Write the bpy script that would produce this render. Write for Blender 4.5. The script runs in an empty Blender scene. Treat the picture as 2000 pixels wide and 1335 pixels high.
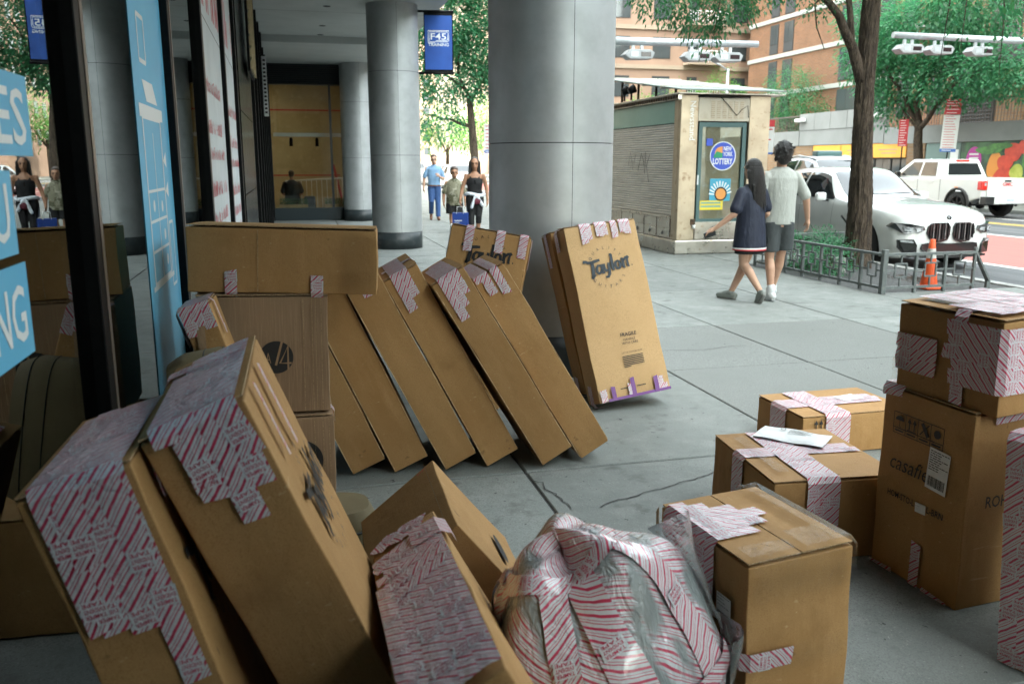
import bpy, bmesh, math, random
import numpy as np
from mathutils import Vector, Matrix, Euler
from math import radians, sin, cos, pi, sqrt, atan2

scene = bpy.context.scene
COL = scene.collection
rng = random.Random(7)

# ------------------------------------------------------------------ camera
cam = bpy.data.cameras.new('camera')
cam.sensor_width = 36.0
cam.lens = 30.31
cam.clip_end = 2000.0
cam.clip_start = 0.05
cam.dof.use_dof = True
cam.dof.focus_distance = 4.3
cam.dof.aperture_fstop = 4.5
cam_ob = bpy.data.objects.new('camera', cam)
COL.objects.link(cam_ob)
cam_ob.location = (0, 0, 1.54)
cam_ob.rotation_euler = (radians(90 - 11.7), 0, radians(-14.06))
scene.camera = cam_ob

# ------------------------------------------------------------------ world, sun, exposure
SUN_EL = radians(52)
SUN_DIR = Vector((-0.60, -0.62, 0)).normalized()        # horizontal direction towards the sun
world = bpy.data.worlds.new('World')
scene.world = world
world.use_nodes = True
wn = world.node_tree
wn.nodes.clear()
sky = wn.nodes.new('ShaderNodeTexSky')
sky.sky_type = 'NISHITA'
sky.sun_disc = False
sky.sun_elevation = SUN_EL
sky.sun_rotation = atan2(SUN_DIR.x, SUN_DIR.y)
sky.air_density = 1.0
sky.dust_density = 3.0
sky.ozone_density = 0.6
bgn = wn.nodes.new('ShaderNodeBackground')
bgn.inputs['Strength'].default_value = 0.15
wo = wn.nodes.new('ShaderNodeOutputWorld')
hsv = wn.nodes.new('ShaderNodeHueSaturation')          # thin summer haze: paler sky
hsv.inputs['Saturation'].default_value = 0.38
wn.links.new(sky.outputs[0], hsv.inputs['Color'])
tnt = wn.nodes.new('ShaderNodeMix')                    # camera white balance: the photograph leans green, not blue
tnt.data_type = 'RGBA'
tnt.blend_type = 'MULTIPLY'
tnt.inputs[0].default_value = 1.0
tnt.inputs[7].default_value = (1.0, 1.035, 0.925, 1)
wn.links.new(hsv.outputs[0], tnt.inputs[6])
wn.links.new(tnt.outputs[2], bgn.inputs[0])
wn.links.new(bgn.outputs[0], wo.inputs[0])

sun = bpy.data.lights.new('sun', 'SUN')
sun.energy = 2.0
sun.angle = radians(0.55)
sun.color = (1.0, 0.93, 0.82)
sun_ob = bpy.data.objects.new('sun', sun)
COL.objects.link(sun_ob)
to_sun = Vector((SUN_DIR.x * cos(SUN_EL), SUN_DIR.y * cos(SUN_EL), sin(SUN_EL)))
sun_ob.rotation_euler = to_sun.to_track_quat('Z', 'Y').to_euler()
sun_ob.location = (-20, -20, 60)

vs = scene.view_settings
vs.view_transform = 'Standard'
vs.look = 'None'
vs.gamma = 1.0
vs.exposure = 4.02
scene.cycles.use_denoising = True
scene.cycles.max_bounces = 10
scene.cycles.diffuse_bounces = 4
scene.cycles.glossy_bounces = 4
scene.cycles.transmission_bounces = 6
scene.cycles.transparent_max_bounces = 24
scene.cycles.sample_clamp_indirect = 8.0
scene.cycles.caustics_reflective = False
scene.cycles.caustics_refractive = False

# ------------------------------------------------------------------ material helpers
MATS = {}


def _n(nt, t, **kw):
    n = nt.nodes.new(t)
    for k, v in kw.items():
        setattr(n, k, v)
    return n


def lin(c):
    return (c[0], c[1], c[2], 1.0)


def pm(name, base, rough=0.6, metal=0.0, spec=0.5, mix=(), bump=(), coord='obj', rnd=0.0, coat=0.0, alpha=1.0,
       rough_var=0.0, ior=1.45, emit=None, aniso=0.0):
    """procedural material. mix: (colour, scale, lo, hi[, stretch xyz]) noise-masked layers; bump: (scale, distance[, stretch])."""
    if name in MATS:
        return MATS[name]
    m = bpy.data.materials.new(name)
    m.use_nodes = True
    nt = m.node_tree
    L = nt.links.new
    b = nt.nodes['Principled BSDF']
    b.inputs['Roughness'].default_value = rough
    b.inputs['Metallic'].default_value = metal
    b.inputs['Specular IOR Level'].default_value = spec
    b.inputs['IOR'].default_value = ior
    b.inputs['Coat Weight'].default_value = coat
    b.inputs['Coat Roughness'].default_value = 0.05
    b.inputs['Alpha'].default_value = alpha
    b.inputs['Anisotropic'].default_value = aniso
    if emit:
        b.inputs['Emission Color'].default_value = lin(emit[0])
        b.inputs['Emission Strength'].default_value = emit[1]
    if coord == 'world':
        src = _n(nt, 'ShaderNodeNewGeometry').outputs['Position']
    elif coord == 'uv':
        src = _n(nt, 'ShaderNodeTexCoord').outputs['UV']
    else:
        src = _n(nt, 'ShaderNodeTexCoord').outputs['Object']
    if coord == 'obj':
        oi = _n(nt, 'ShaderNodeObjectInfo')
        vm = _n(nt, 'ShaderNodeVectorMath', operation='MULTIPLY_ADD')
        cx = _n(nt, 'ShaderNodeCombineXYZ')
        for i in range(3):
            L(oi.outputs['Random'], cx.inputs[i])
        L(cx.outputs[0], vm.inputs[0])
        vm.inputs[1].default_value = (17.0, 31.0, 23.0)
        L(src, vm.inputs[2])
        src = vm.outputs[0]

    def noise(scale, stretch=None, detail=4.0, rg=0.6):
        s = src
        if stretch:
            mp = _n(nt, 'ShaderNodeVectorMath', operation='MULTIPLY')
            L(s, mp.inputs[0])
            mp.inputs[1].default_value = stretch
            s = mp.outputs[0]
        nz = _n(nt, 'ShaderNodeTexNoise')
        nz.inputs['Scale'].default_value = scale
        nz.inputs['Detail'].default_value = detail
        nz.inputs['Roughness'].default_value = rg
        L(s, nz.inputs['Vector'])
        return nz.outputs['Fac']
    rgb = _n(nt, 'ShaderNodeRGB')
    rgb.outputs[0].default_value = lin(base)
    cur = rgb.outputs[0]
    for e in mix:
        c2, sc, lo, hi = e[:4]
        st = e[4] if len(e) > 4 else None
        mr = _n(nt, 'ShaderNodeMapRange')
        mr.inputs['From Min'].default_value = lo
        mr.inputs['From Max'].default_value = hi
        L(noise(sc, st), mr.inputs['Value'])
        mx = _n(nt, 'ShaderNodeMix', data_type='RGBA')
        L(mr.outputs[0], mx.inputs[0])
        L(cur, mx.inputs[6])
        mx.inputs[7].default_value = lin(c2)
        cur = mx.outputs[2]
    if rnd > 0:
        oi2 = _n(nt, 'ShaderNodeObjectInfo')
        mr = _n(nt, 'ShaderNodeMapRange')
        mr.inputs['To Min'].default_value = 1 - rnd
        mr.inputs['To Max'].default_value = 1 + rnd
        L(oi2.outputs['Random'], mr.inputs['Value'])
        hs = _n(nt, 'ShaderNodeHueSaturation')
        L(mr.outputs[0], hs.inputs['Value'])
        L(cur, hs.inputs['Color'])
        cur = hs.outputs[0]
    L(cur, b.inputs['Base Color'])
    if rough_var > 0:
        mr = _n(nt, 'ShaderNodeMapRange')
        mr.inputs['From Min'].default_value = 0.3
        mr.inputs['From Max'].default_value = 0.7
        mr.inputs['To Min'].default_value = max(0.02, rough - rough_var)
        mr.inputs['To Max'].default_value = min(1, rough + rough_var)
        L(noise(6.0), mr.inputs['Value'])
        L(mr.outputs[0], b.inputs['Roughness'])
    prev = None
    for e in bump:
        bp = _n(nt, 'ShaderNodeBump')
        bp.inputs['Strength'].default_value = 1.0
        bp.inputs['Distance'].default_value = e[1]
        L(noise(e[0], e[2] if len(e) > 2 else None), bp.inputs['Height'])
        if prev:
            L(prev, bp.inputs['Normal'])
        prev = bp.outputs[0]
    if prev:
        L(prev, b.inputs['Normal'])
    MATS[name] = m
    return m


# ------------------------------------------------------------------ mesh helpers
class MB:
    """collects geometry for one mesh object"""

    def __init__(s):
        s.v, s.f, s.mi, s.uv, s.sm = [], [], [], {}, []

    def add(s, verts, faces, m=0, uvs=None, smooth=False):
        o = len(s.v)
        s.v += [tuple(p) for p in verts]
        for k, f in enumerate(faces):
            if uvs:
                s.uv[len(s.f)] = [uvs[i] for i in f]
            s.f.append(tuple(i + o for i in f))
            s.mi.append(m)
            s.sm.append(smooth)
        return s

    def box(s, c, d, m=0, rot=None):
        hx, hy, hz = d[0] / 2, d[1] / 2, d[2] / 2
        vs_ = [Vector((sx * hx, sy * hy, sz * hz)) for sz in (-1, 1) for sy in (-1, 1) for sx in (-1, 1)]
        if rot is not None:
            R = rot if isinstance(rot, Matrix) else Euler(rot).to_matrix()
            vs_ = [R @ v for v in vs_]
        c = Vector(c)
        return s.add([v + c for v in vs_], [(0, 2, 3, 1), (4, 5, 7, 6), (0, 1, 5, 4), (2, 6, 7, 3), (0, 4, 6, 2), (1, 3, 7, 5)], m)

    def mm(s, a, b, m=0):
        return s.box([(a[i] + b[i]) / 2 for i in range(3)], [abs(b[i] - a[i]) for i in range(3)], m)

    def bar(s, p, q, w, h=None, m=0, up=(0, 0, 1)):
        p, q = Vector(p), Vector(q)
        d = q - p
        l = d.length
        if l < 1e-6:
            return s
        z = d / l
        upv = Vector(up)
        if abs(z.dot(upv)) > 0.98:
            upv = Vector((0, 1, 0))
        x = upv.cross(z).normalized()
        y = z.cross(x)
        R = Matrix((x, y, z)).transposed()
        return s.box((p + q) / 2, (w, h or w, l), m, R)

    def tube(s, pts, rads, n=8, m=0, caps=True, smooth=True, flat=None):
        pts = [Vector(p) for p in pts]
        if not hasattr(rads, '__len__'):
            rads = [rads] * len(pts)
        rings = []
        px = None
        for i, p in enumerate(pts):
            t = (pts[min(i + 1, len(pts) - 1)] - pts[max(i - 1, 0)])
            if t.length < 1e-9:
                t = Vector((0, 0, 1))
            t.normalize()
            if px is None:
                a = Vector((0, 0, 1)) if abs(t.z) < 0.9 else Vector((1, 0, 0))
                px = a.cross(t).normalized()
            else:
                px = (px - t * px.dot(t))
                px = px.normalized() if px.length > 1e-6 else Vector((1, 0, 0))
            py = t.cross(px)
            r = rads[i]
            rx, ry = (r if hasattr(r, '__len__') else (r, r))
            rings.append([p + px * (rx * cos(2 * pi * k / n)) + py * (ry * sin(2 * pi * k / n)) for k in range(n)])
        vs_ = [v for r in rings for v in r]
        fs = []
        for i in range(len(rings) - 1):
            for k in range(n):
                k2 = (k + 1) % n
                fs.append((i * n + k, i * n + k2, (i + 1) * n + k2, (i + 1) * n + k))
        s.add(vs_, fs, m, smooth=smooth)
        if caps:
            o = len(s.v) - len(vs_)
            s.f.append(tuple(o + k for k in range(n - 1, -1, -1)))
            s.f.append(tuple(o + (len(rings) - 1) * n + k for k in range(n)))
            s.mi += [m, m]
            s.sm += [False, False]
        return s

    def lathe(s, prof, n=24, c=(0, 0, 0), m=0, smooth=True, ang=2 * pi):
        vs_, fs = [], []
        full = abs(ang - 2 * pi) < 1e-6
        nn = n if full else n + 1
        for (r, z) in prof:
            for k in range(nn):
                a = ang * k / n
                vs_.append((c[0] + r * cos(a), c[1] + r * sin(a), c[2] + z))
        for i in range(len(prof) - 1):
            for k in range(n):
                k2 = (k + 1) % nn
                fs.append((i * nn + k, i * nn + k2, (i + 1) * nn + k2, (i + 1) * nn + k))
        return s.add(vs_, fs, m, smooth=smooth)

    def prism(s, poly, d0, d1, axis='z', m=0):
        """poly of 2D points extruded along axis; x axis: (y,z), y axis: (x,z), z axis: (x,y)"""
        def P(p, d):
            return {'x': (d, p[0], p[1]), 'y': (p[0], d, p[1]), 'z': (p[0], p[1], d)}[axis]
        n = len(poly)
        vs_ = [P(p, d0) for p in poly] + [P(p, d1) for p in poly]
        fs = [tuple(range(n - 1, -1, -1)), tuple(range(n, 2 * n))] + [(i, (i + 1) % n, n + (i + 1) % n, n + i) for i in range(n)]
        return s.add(vs_, fs, m)

    def grid(s, fn, nu, nv, m=0, smooth=True, uv=False, closeu=False, flip=False):
        vs_, uvs = [], []
        for i in range(nu + 1):
            for j in range(nv + 1):
                vs_.append(tuple(fn(i / nu, j / nv)))
                uvs.append((i / nu, j / nv))
        fs = []
        for i in range(nu):
            for j in range(nv):
                q = (i * (nv + 1) + j, (i + 1) * (nv + 1) + j, (i + 1) * (nv + 1) + j + 1, i * (nv + 1) + j + 1)
                fs.append(q[::-1] if flip else q)
        return s.add(vs_, fs, m, uvs=uvs if uv else None, smooth=smooth)

    def xf(s, M, start=0):
        for i in range(start, len(s.v)):
            s.v[i] = tuple(M @ Vector(s.v[i]))
        return s

    def mesh(s, name, mats):
        me = bpy.data.meshes.new(name)
        me.from_pydata(s.v, [], s.f)
        for m in mats:
            me.materials.append(m)
        if len(mats) > 1:
            me.polygons.foreach_set('material_index', s.mi)
        if any(s.sm):
            me.polygons.foreach_set('use_smooth', s.sm)
        if s.uv:
            ul = me.uv_layers.new(name='UVMap')
            for fi, p in enumerate(me.polygons):
                if fi in s.uv:
                    for k, li in enumerate(p.loop_indices):
                        ul.data[li].uv = s.uv[fi][k]
        me.update()
        return me

    def build(s, name, mats, parent=None, loc=None, rot=None, bevel=0.0, fix=False, segs=2):
        if not isinstance(mats, (list, tuple)):
            mats = [mats]
        me = s.mesh(name, mats)
        if fix:
            bm = bmesh.new()
            bm.from_mesh(me)
            bmesh.ops.recalc_face_normals(bm, faces=bm.faces)
            bm.to_mesh(me)
            bm.free()
        o = bpy.data.objects.new(name, me)
        COL.objects.link(o)
        if parent is not None:
            o.parent = parent
        if loc is not None:
            o.location = loc
        if rot is not None:
            o.rotation_euler = rot
        if bevel > 0:
            md = o.modifiers.new('bevel', 'BEVEL')
            md.width = bevel
            md.segments = segs
            md.limit_method = 'ANGLE'
            md.angle_limit = radians(35)
        return o


def tag(o, label, cat, group=None):
    o['label'] = label
    o['category'] = cat
    if group:
        o['group'] = group
    return o


def struct(o, kind='structure'):
    o['kind'] = kind
    return o


def thing(name, label, cat, loc=(0, 0, 0), rot=(0, 0, 0), group=None):
    o = bpy.data.objects.new(name, None)
    COL.objects.link(o)
    o.location = loc
    o.rotation_euler = rot
    o.empty_display_size = 0.1
    return tag(o, label, cat, group)


def link_copy(src, parent=None, loc=None, rot=None, name=None):
    c = src.copy()
    COL.objects.link(c)
    if parent is not None:
        c.parent = parent
    if loc is not None:
        c.location = loc
    if rot is not None:
        c.rotation_euler = rot
    return c


# ------------------------------------------------------------------ lettering (built-in vector font turned to mesh)
_TX = {}


def text2d(txt, size=1.0, shear=0.0, bold=0.0, res=2):
    """returns (verts2d, faces, width) with x centred and baseline at y = 0, cap height about 0.73 size"""
    k = (txt, shear, bold, res)
    if k not in _TX:
        cu = bpy.data.curves.new('txt', 'FONT')
        cu.body = txt
        cu.size = 1.0
        cu.shear = shear
        cu.offset = bold
        cu.resolution_u = res
        ob = bpy.data.objects.new('txt', cu)
        COL.objects.link(ob)
        dg = bpy.context.evaluated_depsgraph_get()
        me = bpy.data.meshes.new_from_object(ob.evaluated_get(dg))
        vs_ = [(v.co.x, v.co.y) for v in me.vertices]
        fs = [tuple(p.vertices) for p in me.polygons]
        bpy.data.objects.remove(ob)
        bpy.data.curves.remove(cu)
        bpy.data.meshes.remove(me)
        if vs_:
            x0 = min(v[0] for v in vs_)
            x1 = max(v[0] for v in vs_)
            vs_ = [(v[0] - (x0 + x1) / 2, v[1]) for v in vs_]
        else:
            x0 = x1 = 0
        _TX[k] = (vs_, fs, x1 - x0)
    vs_, fs, w = _TX[k]
    return [(x * size, y * size) for x, y in vs_], fs, w * size


def put_text(mb, txt, fr, x=0, y=0, size=0.1, ang=0.0, width=None, m=0, shear=0.0, bold=0.0, off=0.0, sy=1.0):
    """adds flat lettering to mb. fr = function (u, v, offset) -> 3D"""
    vs_, fs, w = text2d(txt, size, shear, bold)
    k = (width / w) if width else 1.0
    ca, sa = cos(ang), sin(ang)
    out = []
    for (a, b) in vs_:
        a *= k
        b *= sy
        out.append(fr(x + a * ca - b * sa, y + a * sa + b * ca, off))
    mb.add(out, fs, m)


def stroke(mb, pts, w, fr, m=0, off=0.0, cap=True):
    """flat ribbon through 2D points with width w (number or list)"""
    n = len(pts)
    ws = w if hasattr(w, '__len__') else [w] * n
    P = [Vector(p) for p in pts]
    vs_ = []
    for i in range(n):
        d = P[min(i + 1, n - 1)] - P[max(i - 1, 0)]
        d = d.normalized() if d.length > 0 else Vector((1, 0))
        nn = Vector((-d.y, d.x))
        a, b = P[i] + nn * ws[i] / 2, P[i] - nn * ws[i] / 2
        vs_ += [fr(a.x, a.y, off), fr(b.x, b.y, off)]
    mb.add(vs_, [(2 * i, 2 * i + 1, 2 * i + 3, 2 * i + 2) for i in range(n - 1)], m)


def disc(mb, cx, cy, r, fr, n=28, m=0, off=0.0, ry=None, r0=None):
    ry = ry or r
    if r0:
        vs_ = []
        for k in range(n):
            a = 2 * pi * k / n
            vs_ += [fr(cx + r * cos(a), cy + ry * sin(a), off), fr(cx + r0 * cos(a), cy + r0 * ry / r * sin(a), off)]
        mb.add(vs_, [(2 * k, 2 * ((k + 1) % n), 2 * ((k + 1) % n) + 1, 2 * k + 1) for k in range(n)], m)
    else:
        mb.add([fr(cx + r * cos(2 * pi * k / n), cy + ry * sin(2 * pi * k / n), off) for k in range(n)], [tuple(range(n))], m)


def frame_fn(o, ux, uy, un):
    o, ux, uy, un = Vector(o), Vector(ux), Vector(uy), Vector(un)
    return lambda u, v, off=0.0: o + ux * u + uy * v + un * off
# ------------------------------------------------------------------ common materials
m_concrete = pm('sidewalk_concrete', (0.205, 0.222, 0.208), 0.75, mix=[((0.150, 0.166, 0.155), 0.9, 0.42, 0.66), ((0.26, 0.268, 0.252), 2.3, 0.52, 0.74),
                ((0.125, 0.133, 0.125), 7.0, 0.58, 0.76), ((0.15, 0.157, 0.15), 160.0, 0.48, 0.6), ((0.30, 0.30, 0.285), 110.0, 0.62, 0.7), ((0.055, 0.058, 0.055), 21.0, 0.67, 0.69), ((0.10, 0.105, 0.098), 3.6, 0.60, 0.70)], bump=[(220, 0.0012), (9, 0.004)], coord='world', rnd=0.10, rough_var=0.15)
m_aggregate = pm('aggregate_concrete', (0.195, 0.205, 0.193), 0.8, mix=[((0.115, 0.12, 0.113), 120, 0.42, 0.6), ((0.28, 0.28, 0.265), 90, 0.58, 0.7),
                 ((0.15, 0.158, 0.148), 1.1, 0.45, 0.7), ((0.055, 0.058, 0.055), 21.0, 0.67, 0.69)], bump=[(150, 0.002), (9, 0.003)], coord='world')
m_joint = pm('joint_filler', (0.035, 0.036, 0.036), 0.9, mix=[((0.09, 0.09, 0.088), 30, 0.4, 0.7)], coord='world')
m_asphalt = pm('asphalt', (0.075, 0.08, 0.085), 0.75, mix=[((0.045, 0.047, 0.05), 60, 0.4, 0.6), ((0.12, 0.125, 0.13), 0.4, 0.4, 0.7, (4, 0.3, 1))], bump=[(90, 0.003)], coord='world')
m_red = pm('red_lane_paint', (0.36, 0.12, 0.10), 0.75, mix=[((0.24, 0.10, 0.09), 1.1, 0.45, 0.7, (4, 0.4, 1)), ((0.16, 0.11, 0.10), 70, 0.55, 0.66)], bump=[(90, 0.002)], coord='world')
m_line = pm('road_marking_white', (0.62, 0.63, 0.61), 0.7, mix=[((0.25, 0.25, 0.25), 25, 0.55, 0.68)], coord='world')
m_yellow = pm('road_marking_yellow', (0.60, 0.42, 0.10), 0.7, mix=[((0.25, 0.2, 0.1), 25, 0.55, 0.68)], coord='world')
m_kerb = pm('kerb_stone', (0.30, 0.30, 0.29), 0.7, mix=[((0.18, 0.18, 0.17), 12, 0.4, 0.7)], bump=[(60, 0.002)], coord='world')
m_steel = pm('brushed_steel_cladding', (0.44, 0.458, 0.465), 0.50, metal=0.5, mix=[((0.36, 0.375, 0.375), 3, 0.4, 0.7)], bump=[(240, 0.0002, (1, 1, 0.02)), (2.0, 0.004)], coord='world', rough_var=0.05)
m_gap = pm('dark_gap', (0.01, 0.01, 0.01), 0.9)
m_colbase = pm('column_plinth_stone', (0.025, 0.033, 0.036), 0.4, mix=[((0.05, 0.055, 0.055), 8, 0.5, 0.7)], coord='world')
m_black = pm('black_metal_frame', (0.004, 0.0045, 0.005), 0.45, spec=0.15, mix=[((0.009, 0.009, 0.009), 14, 0.5, 0.8)])
m_bronze = pm('bronze_metal', (0.16, 0.13, 0.11), 0.35, metal=0.6)
m_granite = pm('black_polished_granite', (0.007, 0.008, 0.009), 0.2, spec=0.3, mix=[((0.03, 0.03, 0.032), 60, 0.55, 0.7)], coord='world')
m_soffit = pm('painted_soffit', (0.55, 0.58, 0.57), 0.6, mix=[((0.48, 0.51, 0.50), 1.5, 0.4, 0.7)], coord='world')
m_white = pm('white_print', (0.72, 0.74, 0.74), 0.5)
m_ink = pm('black_ink', (0.014, 0.014, 0.015), 0.55)
m_tower = pm('tower_facade_stone', (0.42, 0.40, 0.37), 0.8, mix=[((0.3, 0.29, 0.27), 0.3, 0.4, 0.7)], coord='world')
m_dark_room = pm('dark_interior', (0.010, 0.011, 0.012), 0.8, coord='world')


def glass_mat(name, tint=(0.75, 0.82, 0.82), ior=1.75, rough=0.0):
    m = bpy.data.materials.new(name)
    m.use_nodes = True
    nt = m.node_tree
    nt.nodes.clear()
    L = nt.links.new
    fr = _n(nt, 'ShaderNodeFresnel')
    fr.inputs['IOR'].default_value = ior
    tr = _n(nt, 'ShaderNodeBsdfTransparent')
    tr.inputs[0].default_value = lin(tint)
    gl = _n(nt, 'ShaderNodeBsdfGlossy')
    gl.inputs['Roughness'].default_value = rough
    gl.inputs['Color'].default_value = (0.92, 0.96, 0.96, 1)
    mx = _n(nt, 'ShaderNodeMixShader')
    out = _n(nt, 'ShaderNodeOutputMaterial')
    L(fr.outputs[0], mx.inputs[0])
    L(tr.outputs[0], mx.inputs[1])
    L(gl.outputs[0], mx.inputs[2])
    L(mx.outputs[0], out.inputs[0])
    return m


m_glass = glass_mat('window_glass', ior=2.1)
m_glass_clear = glass_mat('shop_glass', (0.9, 0.93, 0.92), 1.45)

# ------------------------------------------------------------------ ground, road, kerb
g = MB()
g.add([(-400, -300, -0.20), (500, -300, -0.20), (500, 900, -0.20), (-400, 900, -0.20)], [(0, 1, 2, 3)])
struct(g.build('ground', m_asphalt))
KERB_X, ROAD_Z, ROAD_X1 = 8.85, -0.13, 23.4
road = struct(MB().mm((KERB_X + 0.15, -40, -0.19), (ROAD_X1, 420, ROAD_Z)).build('road', m_asphalt))
b = MB()
b.mm((11.45, -10, ROAD_Z - 0.01), (16.0, 300, ROAD_Z + 0.004))
b.build('bus_lane_paint', m_red, road)
for i, (x0, x1, y0, y1, m) in enumerate([(11.22, 11.40, -10, 300, m_line), (16.05, 16.22, -10, 300, m_line), (19.05, 19.17, -10, 200, m_yellow), (19.32, 19.44, -10, 200, m_yellow), (20.9, 21.02, 10, 200, m_line)]):
    MB().mm((x0, y0, ROAD_Z - 0.01), (x1, y1, ROAD_Z + 0.008)).build('lane_line', m, road)
for i in range(5):
    MB().mm((13.6, 30 + i * 9, ROAD_Z - 0.01), (13.75, 33 + i * 9, ROAD_Z + 0.009)).build('lane_line', m_line, road)

kerb = thing('kerb', 'x', 'x')
del kerb['label'], kerb['category']
struct(kerb)
for i in range(28):
    y0 = -4 + i * 2.4
    MB().mm((KERB_X - 0.005, y0, -0.19), (KERB_X + 0.16, y0 + 2.388, 0.003 + 0.003 * (i % 3))).build('kerb_stone', m_kerb, kerb, bevel=0.012)
MB().mm((KERB_X, 63.5, -0.19), (KERB_X + 0.16, 300, 0.0)).build('kerb_stone', m_kerb, kerb)

sidewalk = MB().mm((-0.62, -6, -0.19), (KERB_X - 0.01, 300, -0.012)).build('sidewalk', m_joint)
struct(sidewalk)
XJ = [-0.62, 1.08, 2.69, 3.90, 5.35, 6.78, KERB_X - 0.015]
YJ = [-6, -3, 0, 1.9, 4.03, 5.89, 7.52, 9.75, 12.2, 14.6, 17, 19.4, 21.8, 24.2, 27, 30, 33, 36, 40, 44, 48, 52, 58, 64]
for i in range(len(XJ) - 1):
    for j in range(len(YJ) - 1):
        x0, x1, y0, y1 = XJ[i] + 0.006, XJ[i + 1] - 0.006, YJ[j] + 0.006, YJ[j + 1] - 0.006
        dz = rng.uniform(-0.003, 0.0)
        if i == 5 and j in (6, 7):
            if j == 6:
                y1 = 8.98
            else:
                continue
        mt = m_aggregate if (i, j) in ((2, 4), (2, 5), (3, 5), (3, 4), (4, 4)) else m_concrete
        MB().mm((x0, y0, -0.05), (x1, y1, dz)).build('paving_slab', mt, sidewalk, bevel=0.006, segs=1)
# far end of the pavement beyond the slabs that can be told apart
MB().mm((-0.6, 64.02, -0.05), (KERB_X - 0.02, 299, -0.002)).build('paving', m_concrete, sidewalk)
# cracks that run across the slabs
for pts in ([(1.09, 3.90), (1.12, 3.86), (1.115, 3.78), (1.14, 3.71), (1.15, 3.65), (1.145, 3.60), (1.165, 3.55), (1.16, 3.46)],
            [(1.30, 3.50), (1.36, 3.55), (1.44, 3.57), (1.52, 3.595), (1.58, 3.63), (1.66, 3.64), (1.74, 3.68), (1.82, 3.71), (1.90, 3.735), (2.02, 3.80), (2.2, 3.86), (2.45, 3.9), (2.68, 3.97)],
            [(2.7, 6.5), (3.0, 6.55), (3.3, 6.5), (3.6, 6.58), (3.88, 6.56)]):
    c = MB()
    q = []
    for k in range(len(pts) - 1):
        for t in (0, 0.5):
            q.append((pts[k][0] * (1 - t) + pts[k + 1][0] * t + rng.uniform(-.008, .008), pts[k][1] * (1 - t) + pts[k + 1][1] * t + rng.uniform(-.008, .008)))
    stroke(c, q, [rng.uniform(0.004, 0.010) for _ in q], frame_fn((0, 0, 0.0016), (1, 0, 0), (0, 1, 0), (0, 0, 1)))
    c.build('crack', m_joint, sidewalk)
# far-side pavement
fsw = MB().mm((ROAD_X1 + 0.01, -20, -0.19), (27.0, 300, 0.0)).build('far_sidewalk', m_concrete, bevel=0.02)
struct(fsw)

# ------------------------------------------------------------------ columns
GX = -0.55


def column(x, y, r, ztop, label):
    t = thing('steel_column', label, 'column', (x, y, 0), group='round steel columns of the arcade')
    MB().lathe([(r * 0.9, 0.0), (r + 0.004, 0.0), (r + 0.004, 0.30), (r * 0.9, 0.302)], 64).build('plinth', m_colbase, t)
    zs = [0.303, 1.68, 3.13, ztop]
    core = MB().lathe([(r - 0.012, 0.1), (r - 0.012, ztop)], 48)
    core.build('core', m_gap, t)
    a_seam = radians(-87)
    for k in range(3):
        for h in (0, 1):
            a0 = a_seam + pi * h + 0.004
            p = MB()
            n = 32
            z0, z1 = zs[k] + 0.003, zs[k + 1] - 0.003
            p.grid(lambda u, v: (r * cos(a0 + u * (pi - 0.008)), r * sin(a0 + u * (pi - 0.008)), z0 + (z1 - z0) * v), n, 1)
            p.build('cladding_panel', m_steel, t)
    return t


column(1.88, 6.32, 0.462, 4.9, 'big brushed steel column nearest the camera with guitar cartons against it')
column(1.86, 16.22, 0.458, 4.9, 'brushed steel column carrying the blue training banner')
column(1.80, 24.32, 0.458, 4.9, 'farthest steel column beside the lit shop window')

# ------------------------------------------------------------------ arcade building: soffit overhead and the tower above it (casts the shade)
arcade = thing('arcade_building', 'building overhead with a pale panelled arcade soffit', 'building')
sof = MB().mm((-0.9, -12, 4.28), (2.75, 20.4, 4.6)).build('soffit', m_soffit, arcade)
MB().mm((-0.9, 20.4, 4.13), (2.75, 31, 4.6)).build('soffit', m_soffit, arcade)
for y in (6, 9, 12, 15, 16.6, 18.9, 20.2):
    MB().lathe([(0.0, 4.274), (0.055, 4.274), (0.07, 4.279), (0.07, 4.2805)], 16, (0.75, y, 0)).build('downlight', m_black, sof)
for k in range(9):
    MB().mm((-0.85, -10 + k * 3.4, 4.2795), (2.7, -9.99 + k * 3.4, 4.2825)).build('panel_joint', m_gap, sof)
MB().mm((-40, -70, 4.61), (2.75, 31.0, 95)).build('wall', m_tower, arcade)
MB().mm((-0.6, -2.5, 0.0), (2.74, -2.2, 4.28)).build('added_shade_wall', m_granite, arcade)  # added wall behind the camera, blocks light from the near carton fronts

# ------------------------------------------------------------------ shopfront on the left
m_blue = pm('blue_vinyl', (0.10, 0.40, 0.62), 0.45, mix=[((0.14, 0.46, 0.66), 1.2, 0.4, 0.7)])
m_poster = pm('poster_paper', (0.66, 0.70, 0.72), 0.5, mix=[((0.58, 0.62, 0.64), 3, 0.4, 0.7)])
m_redink = pm('red_ink', (0.55, 0.05, 0.07), 0.5)
front = thing('shopfront', 'dark framed glass shopfront with blue and white window graphics', 'shopfront', (GX, 0, 0))
FX = 0.0
mull = [(-3.0, 0.06), (-1.2, 0.06), (0.55, 0.06), (2.50, 0.10), (4.40, 0.09), (6.06, 0.09), (8.12, 0.09), (9.86, 0.10)]
for i, (y, w) in enumerate(mull):
    MB().mm((-0.06, y, 0.0), (0.035, y + w, 4.27)).build('mullion', [m_black], front, bevel=0.003, segs=1)
    MB().mm((0.0352, y + w * 0.62, 0.02), (0.0372, y + w - 0.006, 4.26)).build('mullion_cap', m_bronze, front)
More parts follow.
